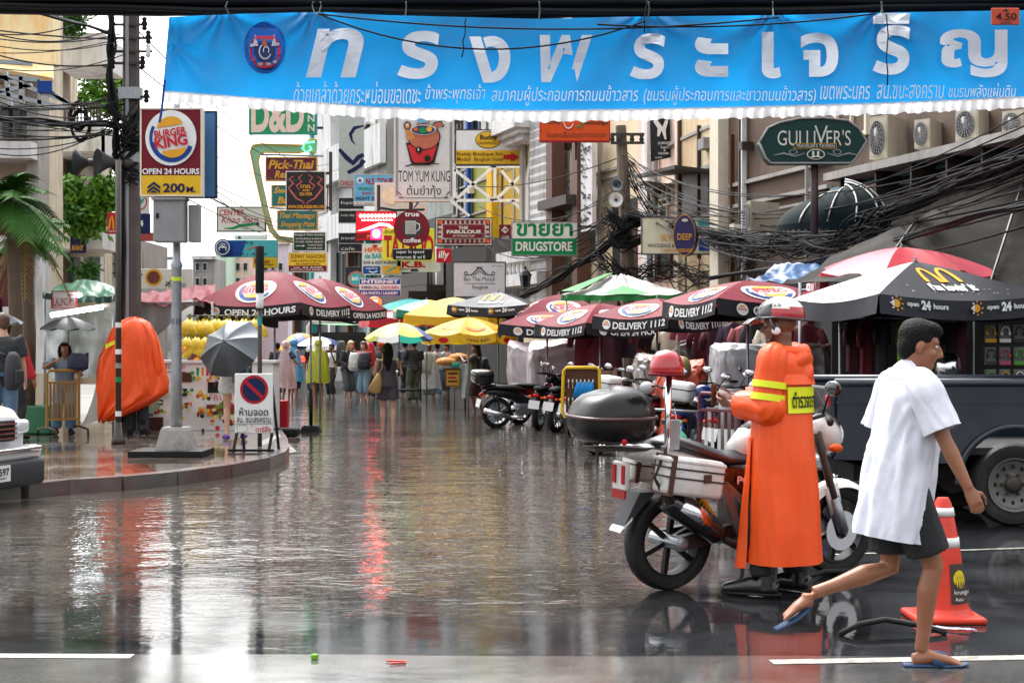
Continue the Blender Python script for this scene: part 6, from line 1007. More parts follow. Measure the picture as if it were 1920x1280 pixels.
for u in (.25, .42, .58, .75, .9): part('rib', MB().tube([dome(u, v/8)+Vector((0, -.02, .01)) for v in range(9)], .012, white), None, aw, True)
m = MB(); m.grid(lambda u, v: dome(u, 0)+Vector((0, -.01, -.12*v*(1 if int(u*48) % 2 else .7))), 48, 1, agr); part('valance', m, None, aw, True, fix=False)
# air conditioners
def aircon(label, x0, y0, x1, y1, D, xs, rz=0.):
    """x0-xs is the fan face, xs-x1 the side"""
    a, b = W(x0, y1, D), W(xs, y0, D); w_, h_ = .34, b.z-a.z; r = thing('air_conditioner', label, 'air conditioner', (a.x, D, a.z), 'air conditioners on the brown wall'); sd = (W(x1, y0, D).x-b.x); fw = (b.x-a.x); m = MB(); acm = paint('aircon_beige', 206, 198, 180)
    A, B, Cc = Vector((a.x, D+fw*.9, a.z)), Vector((b.x, D, a.z)), Vector((b.x+sd, D+.45, a.z)); Dd = A+(Cc-B); m.prism([A, B, Cc, Dd], (0, 0, h_), acm); part('casing', m, None, r); t_ = (B-A).normalized(); nn = Vector((t_.y, -t_.x, 0)); L_ = (B-A).length; pr = Print(lambda u, v, l: A+t_*(L_*u)+nn*l+Vector((0, 0, h_*v)), 0, .01, .012); pr.rect(.06, .06, .94, .94, paint('aircon_face', 214, 206, 186)); pr.done(r, 'front_plate')
    m = MB(); c = A+t_*L_*.47+Vector((0, 0, h_*.48)); rx, rz_ = L_*.4, h_*.4; P2 = lambda a_, k, o: c+t_*(math.cos(a_)*rx*k)+Vector((0, 0, math.sin(a_)*rz_*k))+nn*o
    n = 28; m.add([P2(2*math.pi*k/n, 1, .03) for k in range(n)], [tuple(range(n))], dark); part('fan_opening', m, None, r); m = MB()
    for k in (.25, .45, .65, .85, 1.): m.tube([P2(2*math.pi*i/24, k, .05) for i in range(25)], .006, grey, 4)
    for i in range(8): m.tube([P2(math.pi*i/8, 1, .05), P2(math.pi*i/8+math.pi, 1, .05)], .006, grey, 4)
    part('grille', m, None, r); m = MB(); [m.box(P2(a_, .5, .035), (.02, .02, .02), white) for a_ in (0,)]; m.ell(P2(1.8, .35, .04), (rx*.3, .02, rz_*.3), white, seg=10, rings=6); part('fan_hub', m, None, r)
    return r
aircon('leftmost beige air conditioner above the tavern awning', 1636, 216, 1708, 296, 23.6, 1664); aircon('second beige air conditioner with a dark fan beside the first', 1720, 222, 1784, 276, 22.6, 1744); aircon('third beige air conditioner behind cables under the banner', 1800, 200, 1876, 262, 21.4, 1834); aircon('rightmost beige air conditioner at the edge of the picture', 1888, 205, 1960, 252, 20.6, 1920)
aircon('small white air conditioner low on the brown wall left of the awning', 1402, 376, 1470, 432, 26, 1408)
# ---- left hand market: fruit stall, tent, laundry canopy
mt = tent('maroon cloth stall roof over the juice counter', ([(250, 562), (300, 572), (360, 560), (402, 568)], [(262, 548), (310, 546), (360, 538), (404, 532)]), 26, 28.5, bkcloth, legs=[(262, 562, 26), (398, 565, 26)])
gtar = M('grey_side_cloth', C(150, 144, 142, .7), .6, vary=.15, bump=.3, bscale=5); m = MB(); m.grid(lambda u, v: W(258+125*u, 566+(60-45*u+16*math.sin(u*6))*v, 26.1+.08*math.sin(u*22)*v), 30, 8, gtar); part('side_cloth', m, None, mt, True, fix=False)
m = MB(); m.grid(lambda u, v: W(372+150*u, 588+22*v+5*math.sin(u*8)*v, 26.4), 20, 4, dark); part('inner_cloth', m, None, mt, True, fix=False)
ct = thing('juice_counter', 'white juice stall counter covered with fruit pictures', 'market counter', (W(400, 0, 25).x, 25.4, 0)); a, b = W(288, 804, 25), W(512, 680, 25); m = MB(); m.box(((a.x+b.x)/2, 25.35, (b.z+.15)/2), (b.x-a.x, .7, b.z-.15), white); part('cabinet', m, None, ct)
rnd = random.Random(8); fruitc = [paint('fruit_red', 196, 50, 50), paint('fruit_green', 90, 150, 60), paint('fruit_orange', 226, 130, 40), paint('fruit_yellow', 228, 190, 60), paint('fruit_plum', 110, 40, 50), paint('fruit_pale', 216, 206, 160), dg]
its = [('t', 'Juice', (308, 682, 348, 694), bkred, -.01), ('r', (308, 696, 348, 697.4), bkred), ('t', 'FRUIT', (393, 740, 440, 751), bkred, -.01)]
for (x0, y0, x1, y1, c) in ((339, 698, 360, 716, brown), (390, 716, 412, 736, black), (276, 736, 300, 775, paint('photo_sage', 150, 170, 140)), (338, 728, 352, 742, navy), (388, 758, 440, 776, paint('photo_market', 130, 60, 40)), (300, 726, 318, 742, fruitc[5])): its.append(('r', (x0, y0, x1, y1), c))
def blob(cx, cy, sp, n, s_=(2, 5)): return [('e', (x-w, y-h, x+w, y+h), rnd.choice(fruitc)) for x, y, w, h in [(cx+rnd.gauss(0, sp), cy+rnd.gauss(0, sp*.6), rnd.uniform(*s_), rnd.uniform(*s_)) for _ in range(n)]]
for (cx, cy, sp, n) in ((400, 705, 10, 10), (366, 706, 5, 6), (350, 760, 6, 8), (382, 772, 9, 16), (414, 767, 14, 18), (412, 790, 14, 14), (386, 742, 6, 8), (310, 733, 4, 5), (312, 752, 4, 5), (346, 780, 5, 6), (310, 770, 4, 5), (290, 755, 4, 6), (372, 735, 4, 4), (450, 790, 10, 10), (352, 732, 4, 4), (470, 700, 10, 8)): its += blob(cx, cy, sp, n)
for x, c in ((386, green), (395, fruitc[2]), (404, red), (412, fruitc[0])): its.append(('p', [(x-3, 688), (x+3, 688), (x+2, 703), (x-2, 703)], c))
prints(ct, its, 24.999); m = MB(); pxbox(m, 272, 782, 304, 808, 24.9, .08, paint('dark_wood', 70, 40, 34)); part('hatch', m, None, ct); part('worktop', MB().box(((a.x+b.x)/2, 25.35, b.z+.02), (b.x-a.x+.1, .8, .04), white), None, ct)
bann = M('banana_yellow', C(232, 196, 44, .85), .45, vary=.2, scale=18, stain=C(120, 140, 40), sscale=9, samt=.6)
def bananas(label, x, y, D, k, hang=True, yaw=0., grp='hanging banana bunches'):
    p = W(x, y, D); r = thing('banana_bunch', label, 'bananas', p, grp, rz=yaw, scale=k)
    for i in range(9):
        a = -1.1+2.2*i/8; m = MB(); o = Vector((math.sin(a)*.02, 0, 0)); pts = [o, Vector((math.sin(a)*.06, -.03-.02*math.cos(a), -.05)), Vector((math.sin(a)*.11, -.06-.03*math.cos(a), -.11)), Vector((math.sin(a)*.14, -.05, -.17)), Vector((math.sin(a)*.145, -.03, -.2))]; m.loft(pts, [.008, .018, .021, .018, .006], bann, seg=8); part('banana', m, None, r, True)
    part('stem', MB().tube([(0, 0, .06), (0, 0, -.01)], .016, M('banana_stem', C(110, 110, 50), .6)), None, r, True); return r
for i in range(11): bananas('yellow green banana bunch hanging in a row under the maroon umbrella', 356+i*12.2+(i % 3)*2, 598+3*(i % 2), 25.6+.15*(i % 3), 1.5, yaw=.4*(i % 3-1))
for i in range(5): bananas('yellow banana bunch heaped on the juice counter', 352+i*9, 632+(i % 2)*12, 25.3, 1.2, yaw=.6*(i % 2)-.3, grp='banana bunches on the counter')
part('hanging_rail', MB().tube([W(350, 592, 25.8), W(512, 592, 25.8)], .015, dsteel), None, ct)
fm = [M('mangosteen', C(90, 34, 40), .4), M('dragon_fruit_red', C(190, 50, 70), .4), M('orange_fruit', C(226, 140, 40), .45), M('green_fruit', C(110, 150, 60), .45)]
for i in range(30):
    x, y = 346+rnd.uniform(0, 46), 652+rnd.uniform(0, 24); m = MB(); rr = rnd.uniform(.045, .065); m.ell(W(x, y, 25.15+rnd.uniform(0, .4)), (rr, rr, rr*.92), fm[i % 4 if i % 3 else 0], seg=10, rings=7); solo('fruit', m, None, ('small dark mangosteen', 'red dragon fruit', 'orange fruit', 'green fruit')[i % 4 if i % 3 else 0]+' in the heap on the juice counter', 'fruit', 'fruit heaped on the juice counter', True)
lc = tent('green plastic canopy over the laundry stall at the left', ([(80, 546), (130, 552), (180, 556), (216, 552)], [(100, 538), (140, 526), (170, 522), (214, 540)]), 24.6, 27, greent, legs=[(84, 548, 24.6), (212, 553, 24.6)], trim=(M('dark_green_trim', C(20, 70, 54, .8), .45), .1))
plast = sheer(M('clear_plastic', C(190, 205, 210, .8), .2, vary=.2, bump=.5, bscale=6, coat=.5), .35); m = MB(); m.grid(lambda u, v: W(88+136*u, 578+130*v, 26.+.18*math.sin(u*14+v*3)*v+.1*noise.noise(Vector((u*6, v*6, 1)))), 36, 16, plast); solo('plastic_sheet', m, plast, 'pale clear plastic sheet hanging down behind the laundry stall', 'plastic sheet', None, True)
tubem = glow('tube_light', (.9, .97, 1), 12); fl = thing('tube_lamp', 'lit white fluorescent tube under the green canopy', 'lamp', W(145, 590, 24.5)); part('tube', MB().tube([W(96, 592, 24.45), W(192, 577, 24.45)], .025, tubem, 10), None, fl, True); part('holder', MB().bar(W(94, 589, 24.5), W(206, 571, 24.5), .05, m=white), None, fl)
solo('lamp', MB().ell(W(147, 553, 24.4), (.06, .06, .035), tubem), tubem, 'small lit white bulb beside the laundry sign', 'lamp', None, True)
flagm = M('maroon_flag', C(140, 30, 52, .8), .5, vary=.15); ff = thing('feather_flag', 'folded maroon burger flag standing beside the utility pole', 'flag', (W(243, 0, 25).x, 25, .15)); m = MB(); m.grid(lambda u, v: W(228+27*u+(6*(1-u)*v), 498+125*v-(18*(1-u) if v < .05 else 0), 25+.07*math.sin(u*9+v*4)), 14, 20, flagm); part('cloth', m, None, ff, True, fix=False); part('pole', MB().tube([(W(254, 0, 25.1).x, 25.1, .15), W(254, 495, 25.1)], .015, dsteel), None, ff, True)
for y in (550, 583): pr = PxPrint(24.88, .02); burger_logo(pr, 243, y, 20, 26, -1, True); pr.done(ff, 'emblem', 'emblem_lettering')
# barrier on the left pavement
def barrier(label, A, B, h, c1, c2=None, n=7, zb=.15, feet=True, split=False, grp=None):
    a, b = Vector((*A, zb)), Vector((*B, zb)); r = thing('barrier', label, 'barrier', (a+b)/2, grp); t_ = (b-a); L_ = t_.length; t_.normalize(); nn = Vector((t_.y, -t_.x, 0)); up_ = Vector((0, 0, 1)); m = MB()
    m.tube([a+up_*.12, a+up_*(h-.04), a+up_*h+t_*.04, b+up_*h-t_*.04, b+up_*(h-.04), b+up_*.12], .022, c1, 10); m.bar(a+up_*.25, b+up_*.25, .03, m=c1); m.bar(a+up_*(h-.18), b+up_*(h-.18), .03, m=c1); part('frame', m, None, r, 'auto')
    for i in range(n):
        p = a+t_*L_*(i+1)/(n+1); m = MB(); m.bar(p+up_*.26, p+up_*(h-.19), .026, m=c1 if not split else None)
        if split: m = MB(); m.bar(p+up_*(h*.62), p+up_*(h-.19), .03, m=c1); m.bar(p+up_*.26, p+up_*(h*.62-.002), .03, m=c2)
        part('bar', m, None, r)
    if feet:
        for p in (a, b): part('foot', MB().tube([p-nn*.3, p-nn*.28+up_*.1, p+up_*.14, p+nn*.28+up_*.1, p+nn*.3], .018, dsteel, 8), None, r, True)
    return r
p = gp(88, 818, .15); q = (p[0]+.38, p[1]+.35); barrier('yellow brown metal crowd barrier beside the umbrella seller', p, q, .98, M('yellow_barrier', C(176, 132, 50, .8), .5, vary=.25, stain=C(90, 60, 40), sscale=6, samt=.5), n=8)
bm_ = M('dark_red_barrier', C(104, 32, 40, .8), .5, vary=.2); barrier('dark red and white police barrier beside the parked motorbikes', (W(1312, 0, 17.2).x, 17.2), (W(1412, 0, 16.4).x, 16.4), .98, bm_, white, 7, 0, True, True, 'dark red and white barriers'); barrier('second dark red barrier behind the policeman', (W(1422, 0, 16.6).x, 16.6), (W(1560, 0, 17).x, 17), .94, bm_, white, 6, 0, True, True, 'dark red and white barriers')
solo('bollard', MB().tube([(W(1368, 0, 17.3).x, 17.3, 0), (W(1368, 0, 17.3).x, 17.3, 1.02)], .12, M('bollard_grey', C(120, 112, 112, .8), .5, vary=.2), 16), None, 'thick grey steel post inside the dark red barrier', 'post', None, True)
m = MB(); cpos = gp(36, 800, .15); solo('concrete_pillar', m.lathe([(.22, 0), (.2, .05), (.2, 1.15), (.17, 1.25)], (*cpos, .15), m=concrete, seg=18), concrete, 'weathered round concrete pillar behind the white car', 'pillar', None, True)
solo('red_box', MB().box((*gp(527, 806, .0), .28), (.24, .3, .5), red, bev=.02), red, 'small red crate at the corner of the kerb behind the no parking sign', 'crate'); solo('rubber_block', MB().box((*gp(505, 822, 0.0), .1), (.95, .4, .14), black, bev=.03), black, 'flat black rubber block at the kerb corner', 'rubber block')
solo('kerb_ramp', MB().prism([(*gp(522, 835, .0), .15), (*gp(556, 850, 0), .0), (*gp(500, 862, 0), .0), (*gp(490, 850, .0), .15)], (0, 0, .03), concrete), concrete, 'small tilted slab leaning on the kerb corner', 'slab')
# ---- right hand stalls
plg = M('grey_plastic_cover', C(172, 174, 178, .85), .35, vary=.12, scale=3, coat=.2, bump=.35, bscale=7, stain=C(190, 190, 190), sscale=2, samt=.4); plp = M('mauve_plastic_cover', C(196, 186, 190, .85), .35, vary=.12, scale=3, coat=.2, bump=.3, bscale=6); plc = M('milky_plastic_cover', C(196, 186, 180, .8), .24, vary=.15, coat=.5, bump=.4, bscale=7); dpl = M('dark_plastic_cover', C(96, 86, 84, .8), .3, vary=.2, coat=.4, bump=.4, bscale=7)
def dr(label, x0, x1, ytop, D, dep, mat, seed, name='covered_cart', wr=.06, rz=0.): a, b = W(x0, ytop, D), W(x1, ytop, D); return drape(name, label, ((a.x+b.x)/2, D+dep/2, 0), ((b.x-a.x)*.94, dep, a.z), mat, 'covered cart', seed, wr, rz=rz)
dr('tall grey plastic wrapped stall behind the policeman', 1340, 1474, 630, 22.5, 1., plg, 1, wr=.05); dr('dark plastic wrapped stall right of the policeman', 1478, 1572, 630, 19.5, .9, dpl, 2); dr('mauve plastic sheeted cart behind the parked motorbikes', 990, 1092, 642, 30, 1., plp, 3, wr=.04); dr('second mauve plastic heap left of the sheeted cart', 956, 1006, 640, 31.5, .9, plp, 4); dr('crumpled milky plastic heap among the stalls', 1206, 1292, 662, 25, 1.1, plc, 5, wr=.13); dr('brown crumpled plastic heap beside the milky one', 1272, 1330, 640, 25.5, 1., dpl, 6, wr=.12)
rnd = random.Random(21); gm = [cloth('rose', 150, 60, 80), cloth('maroon', 110, 30, 44), cloth('wine', 90, 40, 54), cloth('dusk', 80, 70, 90), cloth('salmon', 190, 110, 110), cloth('charcoal', 52, 50, 56), cloth('cream', 200, 190, 170), cloth('forest', 50, 70, 56), cloth('limeg', 140, 200, 60), cloth('offwhite', 214, 214, 214)]
def garment(label, x, y, D, w, l, mat, grp, yaw=0.):
    p = W(x, y, D); r = thing('garment', label, 'garment', p, grp, rz=yaw); m = MB(); k = rnd.random()*6; n = 18; rows = [(0, .12), (-.03, .3), (-.09, .5), (-.3, .42), (-.7, .44), (-1., .48)]; vs = []
    for z, q in rows:
        for i in range(n): a = 2*math.pi*i/n; vs.append((math.cos(a)*q*w, math.sin(a)*.05*(1+.6*math.sin(a*3+k)), z*l))
    m.add(vs, [(j*n+i, j*n+(i+1) % n, (j+1)*n+(i+1) % n, (j+1)*n+i) for j in range(len(rows)-1) for i in range(n)], mat); c = part('cloth', m, None, r, True); part('hanger', MB().tube([(0, 0, .07), (.015, 0, .1), (.0, 0, .03), (w*.4, 0, -.07), (-w*.4, 0, -.07), (0, 0, .03)], .004, dsteel, 5), None, r)
    for q in (-1, 1): s_ = MB(); s_.loft([(q*w*.44, 0, -.1*l), (q*w*.62, .01, -.3*l), (q*w*.66, 0, -.46*l)], [(.07, .03), (.06, .03), (.055, .025)], mat); part('sleeve', s_, None, r, True)
for i in range(16): x = 1100+i*27+rnd.uniform(-6, 6); D = 29-(x-1100)/420*6.8; j = i % 7; garment(('rose', 'maroon', 'wine', 'dusky blue', 'salmon', 'charcoal', 'cream')[j]+' coloured garment hung in the dark stalls behind the motorbikes', x, 610+rnd.uniform(-8, 10), D, .42, rnd.uniform(.6, .9), gm[j], 'garments hung behind the motorbikes', rnd.uniform(-.5, .5))
for i, (x, j) in enumerate(((1696, 8), (1716, 9), (1736, 0), (1756, 7), (1778, 5), (1800, 2), (1655, 5), (1625, 1), (1600, 2))): garment(('rose', 'maroon', 'wine', 'dusky blue', 'salmon', 'charcoal', 'cream', 'forest green', 'bright lime', 'white')[j]+' garment hanging in the stall behind the pickup', x, 600+rnd.uniform(-4, 6), 17.6+rnd.uniform(0, .5), .26, rnd.uniform(.5, .75), gm[j], 'garments hung behind the pickup', .9)
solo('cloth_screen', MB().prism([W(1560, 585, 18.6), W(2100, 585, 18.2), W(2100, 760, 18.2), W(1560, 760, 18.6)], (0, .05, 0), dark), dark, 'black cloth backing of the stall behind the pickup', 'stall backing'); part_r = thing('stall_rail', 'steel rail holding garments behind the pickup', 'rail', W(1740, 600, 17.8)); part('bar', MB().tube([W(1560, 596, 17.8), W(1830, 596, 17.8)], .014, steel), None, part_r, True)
for x in (1575, 1825): q = W(x, 596, 17.8); part('post', MB().tube([(q.x, 17.8, 0), q], .018, steel), None, part_r, True)
pk = [gold, white, dgrey, paint('pack_pink', 190, 80, 110), paint('pack_green', 90, 170, 60)]
for r_ in range(3):
    for c_ in range(4):
        x, y, D = 1858+c_*27, 625+r_*42, 16.6; q = W(x, y, D); k = (r_*2+c_) % 5; r = thing('headphone_pack', ('gold', 'white', 'dark grey', 'pink', 'lime green')[k]+' headphone blister pack in the rack behind the pickup', 'packet', q, 'headphone packs hung on the rack'); part('card', MB().box(q+Vector((0, .02, 0)), (.12, .015, .19), sheer(M('blister', C(120, 120, 120), .15, coat=1., vary=0), .3) if 'blister' not in MATS else MATS['blister'], bev=.006), None, r); part('label', MB().box(q+Vector((0, .0, -.075)), (.118, .012, .04), pk[k]), None, r); m = MB(); m.tube([q+Vector((math.cos(a)*.042, -.015, math.sin(a)*.055+.015)) for a in [math.pi*i/10 for i in range(11)]], .007, pk[k]); [m.ell(q+Vector((s_*.042, -.015, .0)), (.016, .014, .024), pk[k], seg=10, rings=6) for s_ in (-1, 1)]; part('headphones', m, None, r, True)
m = MB(); [m.bar(W(1842+i*27, 596, 16.7), W(1842+i*27, 745, 16.7), .012, m=dsteel) for i in range(6)]; [m.bar(W(1838, y, 16.7), W(2000, y, 16.7), .012, m=dsteel) for y in (600, 642, 684, 726)]; solo('wire_rack', m, dsteel, 'black wire rack behind the headphone packs', 'rack'); 
solo('helmet', MB().lathe([(.0, .17), (.07, .16), (.12, .12), (.145, .05), (.15, -.02), (.14, -.08)], W(1778, 690, 16.9), m=chrome, seg=20), chrome, 'shiny silver helmet standing behind the pickup bed', 'helmet', None, True)
# yellow frame with hung knick-knacks
D = 20.; kf = thing('display_rack', 'yellow framed brown display rack hung with small tools and blue cloths', 'display rack', (W(1090, 0, D).x, D, 0)); m = MB(); m.tube([W(1060, 783, D), W(1054, 770, D), W(1057, 695, D), W(1062, 689, D), W(1118, 689, D), W(1124, 694, D), W(1124, 760, D)], .022, paint('rack_yellow', 226, 180, 40), 10); part('frame', m, None, kf, 'auto'); m = MB(); pxbox(m, 1061, 692, 1121, 790, D+.02, .02, brown); part('board', m, None, kf); m = MB(); [m.bar((W(x, 0, D).x, D+.03, 0), W(x, 780, D+.03), .03, m=dsteel) for x in (1062, 1120)]; part('leg', m, None, kf)
for i in range(14):
    r_, c_ = divmod(i, 7); x, y = 1066+c_*7.6, 716+r_*34; m = MB(); m.bar(W(x, y, D-.02), W(x, y+12, D-.02), .012, .008, m=chrome); m.bar(W(x, y-5, D-.02), W(x, y, D-.02), .016, .012, m=white); solo('tool', m, None, 'small white handled tool hung on the yellow framed rack', 'tool', 'tools hung on the yellow framed rack')
for i in range(4): m = MB(); x = 1086+i*8; m.loft([W(x, 716, D-.04), W(x-2, 726, D-.05), W(x-5, 745, D-.05)], [(.015, .01), (.04, .02), (.05, .015)], paint('cloth_sky', 30, 140, 210)); solo('cloth', m, None, 'bright blue cloth hung on the yellow framed rack', 'cloth', 'blue cloths on the rack', True)
bag = thing('plastic_bag', 'tied turquoise plastic bag hanging from the barrier rail', 'bag', W(1265, 838, 16.9)); m = MB(); c = W(1265, 838, 16.9); m.loft([c, c+Vector((0, 0, .03)), c+Vector((.0, 0, .09)), c+Vector((.01, 0, .15)), c+Vector((.02, 0, .2)), c+Vector((.03, 0, .23))], [(.08, .07), (.14, .12), (.145, .12), (.11, .09), (.05, .04), (.014, .014)], M('turquoise_plastic', C(110, 200, 170, .85), .3, vary=.1, coat=.3), seg=20, mod=lambda t_, a: 1+.05*math.sin(a*6+t_*5)); part('sack', m, None, bag, True); m = MB(); [m.loft([c+Vector((.03, 0, .22)), c+Vector((.03+q*.03, 0, .26)), c+Vector((.03+q*.05, 0, .29))], [(.012, .008), (.025, .006), (.006, .004)], MATS['turquoise_plastic']) for q in (-1, 1)]; part('tied_ear', m, None, bag, True); part('string', MB().tube([c+Vector((.03, 0, .23)), c+Vector((.0, 0, .42))], .005, white), None, bag)
solo('rail', MB().tube([W(1186, 765, 17.3), W(1312, 772, 17.2), ], .014, steel), steel, 'thin steel rail joining the barrier to the motorbike row', 'rail', None, True)
# snack cart under the yellow umbrella
D = 36; sc_ = thing('snack_cart', 'small street snack cart with wooden trays and a price board', 'cart', (W(858, 0, D).x, D, 0)); m = MB(); pxbox(m, 836, 690, 862, 725, D, .4, paint('cart_wood', 150, 96, 50)); part('cabinet', m, None, sc_); m = MB(); [m.bar((W(x, 0, D).x, D+y, 0), W(x, 690, D+y), .04, m=dsteel) for x in (840, 872) for y in (.05, .5)]; part('leg', m, None, sc_); m = MB(); pxbox(m, 832, 684, 876, 690, D-.05, .7, steel); part('worktop', m, None, sc_)
for x, y, c in ((837, 676, 'front'), (860, 668, 'rear')): m = MB(); m.lathe([(.0, 0), (.2, 0), (.26, .06), (.2, .14), (.05, .18)], W(x, y+8, D+(.1 if c == 'front' else .4)), m=M('fried_snack', C(190, 130, 60), .7, vary=.4, scale=22), seg=18); solo('snack_tray', m, None, c+' round heap of fried snacks on the snack cart', 'tray', None, True)
prints(sc_, [('r', (837, 694, 861, 722), paint('price_board', 220, 170, 70)), ('r', (840, 698, 858, 702), brown), ('r', (840, 706, 856, 709), red), ('r', (840, 713, 858, 716), brown)], D-.001); solo('bowl', MB().lathe([(.05, 0), (.1, .03), (.11, .13), (.1, .13)], W(853, 690, D-.03), m=tealc, seg=16), None, 'turquoise plastic bowl on the snack cart', 'bowl', None, True)
m = MB(); m.grid(lambda u, v: W(866+20*u, 680+66*v, D-.3+.08*math.sin(u*8+v*2)), 14, 18, plast); solo('plastic_sheet', m, None, 'clear plastic sheet hanging at the side of the snack cart', 'plastic sheet', None, True)
# wall lantern
ln = thing('lantern', 'black street lantern below the balustrade', 'lantern', W(985, 540, 44)); c = W(985, 540, 44); part('glass', MB().lathe([(.12, 0), (.17, .35)], c, m=glassd, seg=6), None, ln); part('cap', MB().lathe([(.2, .35), (.1, .48), (.03, .52), (.02, .62)], c, m=black, seg=6), None, ln); part('bracket', MB().bar(c+Vector((0, 0, -.02)), c+Vector((.0, 3, -.3)), .05, m=black), None, ln)
# street lamp in the far left
sl = thing('street_lamp', 'distant grey street lamp arm left of the sign mast', 'street lamp', W(270, 560, 60)); part('arm', MB().tube([W(275, 640, 60), W(272, 500, 60), W(278, 486, 60), W(310, 482, 60)], .06, steel), None, sl, True); part('lamp_head', MB().box(W(312, 484, 60), (.5, .2, .12), grey, bev=.04), None, sl)
# ---- plants
leafm = M('palm_leaf', C(62, 112, 36, .75), .7, spec=.3, vary=.4, scale=20); leafl = M('bush_leaf', C(96, 146, 40, .75), .65, spec=.3, vary=.4, scale=20); dryl = M('dry_palm_leaf', C(150, 116, 66, .7), .7, vary=.3); barkm = M('bark', C(92, 76, 60), .85, vary=.3, bump=.5)
def palm(label, x, D, ytop, k, seed):
    rn = random.Random(seed); p = W(x, ytop, D); base = Vector((p.x, D, .15)); r = thing('palm_tree', label, 'palm tree', base); m = MB(); m.loft([base, base.lerp(p, .5)+Vector((.06, 0, 0)), p], [.14, .1, .09], barkm, seg=12); part('trunk', m, None, r, True); m, dm = MB(), MB()
    for f in range(26):
        az = rn.uniform(0, 6.28); el = rn.uniform(-.5, 1.1); dry = el < -.25; d = Vector((math.cos(az), math.sin(az), 0)); pts = []; L_ = k*rn.uniform(.7, 1.1)
        for i in range(9): t_ = i/8; pts.append(p+d*L_*t_*math.cos(el*(1-t_*.6))+Vector((0, 0, L_*(math.sin(el)*t_-.55*t_*t_-(.5*t_*t_ if dry else 0)))))
        tg = dm if dry else m; tg.tube(pts, .012, None, 4); mt_ = None
        for i in range(2, 9):
            for j in range(3):
                q = pts[i-1].lerp(pts[i], j/3); t3 = (pts[i]-pts[i-1]).normalized(); sdv = t3.cross(Vector((0, 0, 1))).normalized()
                for sg in (-1, 1): l = k*.38*(1-abs(i/8-.5))*rn.uniform(.8, 1.2); e = q+(sdv*sg*.8+t3*.6)*l+Vector((0, 0, -.32*l)); mid = q.lerp(e, .5)+Vector((0, 0, .08*l)); w_ = t3*.02*k; tg.add([q-w_, q+w_, mid+w_, e, mid-w_], [(0, 1, 2, 4), (4, 2, 3)])
    m.mats = [leafm]; m.m = [0]*len(m.f); dm.mats = [dryl]; dm.m = [0]*len(dm.f); part('crown', m, None, r, fix=False); part('dry_fronds', dm, None, r, fix=False) if dm.f else None; return r
palm('bushy fan palm at the left edge hiding the shop sign', 22, 22.5, 372, 1.0, 3)
palm('smaller palm with hanging dry fronds in front of the maroon shop', 48, 24, 440, .7, 5)
def bush(label, c, size, n, mat, seed, name='shrub', stems=None, leaf=.07):
    rn = random.Random(seed); r = thing(name, label, name.replace('_', ' '), c); m, s_ = MB(), MB(); c = Vector(c)
    cl = [Vector((rn.gauss(0, .4)*size[0], rn.gauss(0, .4)*size[1], rn.uniform(.1, 1)*size[2])) for _ in range(14)]
    for q in cl: s_.tube([c, c+q*.5+Vector((0, 0, .05)), c+q], .012, barkm, 4)
    for i in range(n):
        q = rn.choice(cl)+Vector((rn.gauss(0, .13)*size[0], rn.gauss(0, .13)*size[1], rn.gauss(0, .12)*size[2])); d = Vector((rn.gauss(0, 1), rn.gauss(0, 1), rn.gauss(0, .7)-.3)).normalized(); w_ = d.orthogonal().normalized()*leaf*.3; l = leaf*rn.uniform(.7, 1.4); p_ = c+q; m.add([p_, p_+d*l*.5+w_, p_+d*l, p_+d*l*.5-w_], [(0, 1, 2, 3)], mat)
    part('stems', s_, None, r); part('foliage', m, None, r, fix=False); return r
bush('bright green leafy shrub on the balcony by the utility pole', W(156, 446, 33.5), (1.0, .6, 1.15), 2600, leafl, 4, leaf=.17); bush('small fern like plant on the lower balcony', W(135, 425, 33.2), (.5, .4, .4), 500, leafm, 6, leaf=.16); bush('hanging plant at the top balcony under the cables', W(118, 62, 34), (.5, .4, .9), 1100, leafm, 7, leaf=.14); bush('tree top behind the utility pole cables', W(200, 215, 40), (.9, .6, 1.1), 1500, leafl, 8, 'tree', leaf=.16); bush('small potted plant at the bottom of the laundry stall', W(168, 520, 34), (.4, .3, .3), 300, leafm, 9, leaf=.13)
# ------------------------------------------------------------------ people in the street
def at(px, D, z=0.): return (W(px, 0, D).x, D, z)
dk = cloth('dark_tee', 44, 46, 50); jean = cloth('jeans', 96, 130, 160); ltj = cloth('light_jeans', 130, 160, 180); gry = cloth('grey_tee', 150, 160, 168); whs = cloth('white', 214, 214, 210); redt = cloth('red', 180, 36, 46); olive = cloth('olive', 92, 84, 58); jump = cloth('plum_grey', 74, 66, 76); nav = cloth('navy', 44, 52, 76); tn = cloth('dusty_pink', 190, 150, 145)
ponp = sheer(translucent(M('pink_poncho_plastic', C(226, 190, 196, .85), .3, vary=.15, bump=.3, bscale=8, coat=.4), .3, C(230, 190, 195)), .22); pony = sheer(translucent(M('yellow_poncho_plastic', C(200, 206, 50, .85), .3, vary=.15, bump=.3, bscale=8, coat=.4), .3, C(210, 215, 60)), .12); ponb = translucent(M('blue_poncho_plastic', C(90, 170, 220, .85), .3, vary=.15, bump=.3, bscale=8, coat=.4), .25, C(100, 180, 230)); ponc = sheer(M('clear_poncho_plastic', C(206, 204, 206, .85), .25, vary=.15, bump=.3, bscale=8, coat=.5), .35)
st = lambda **k: Pose(**k)
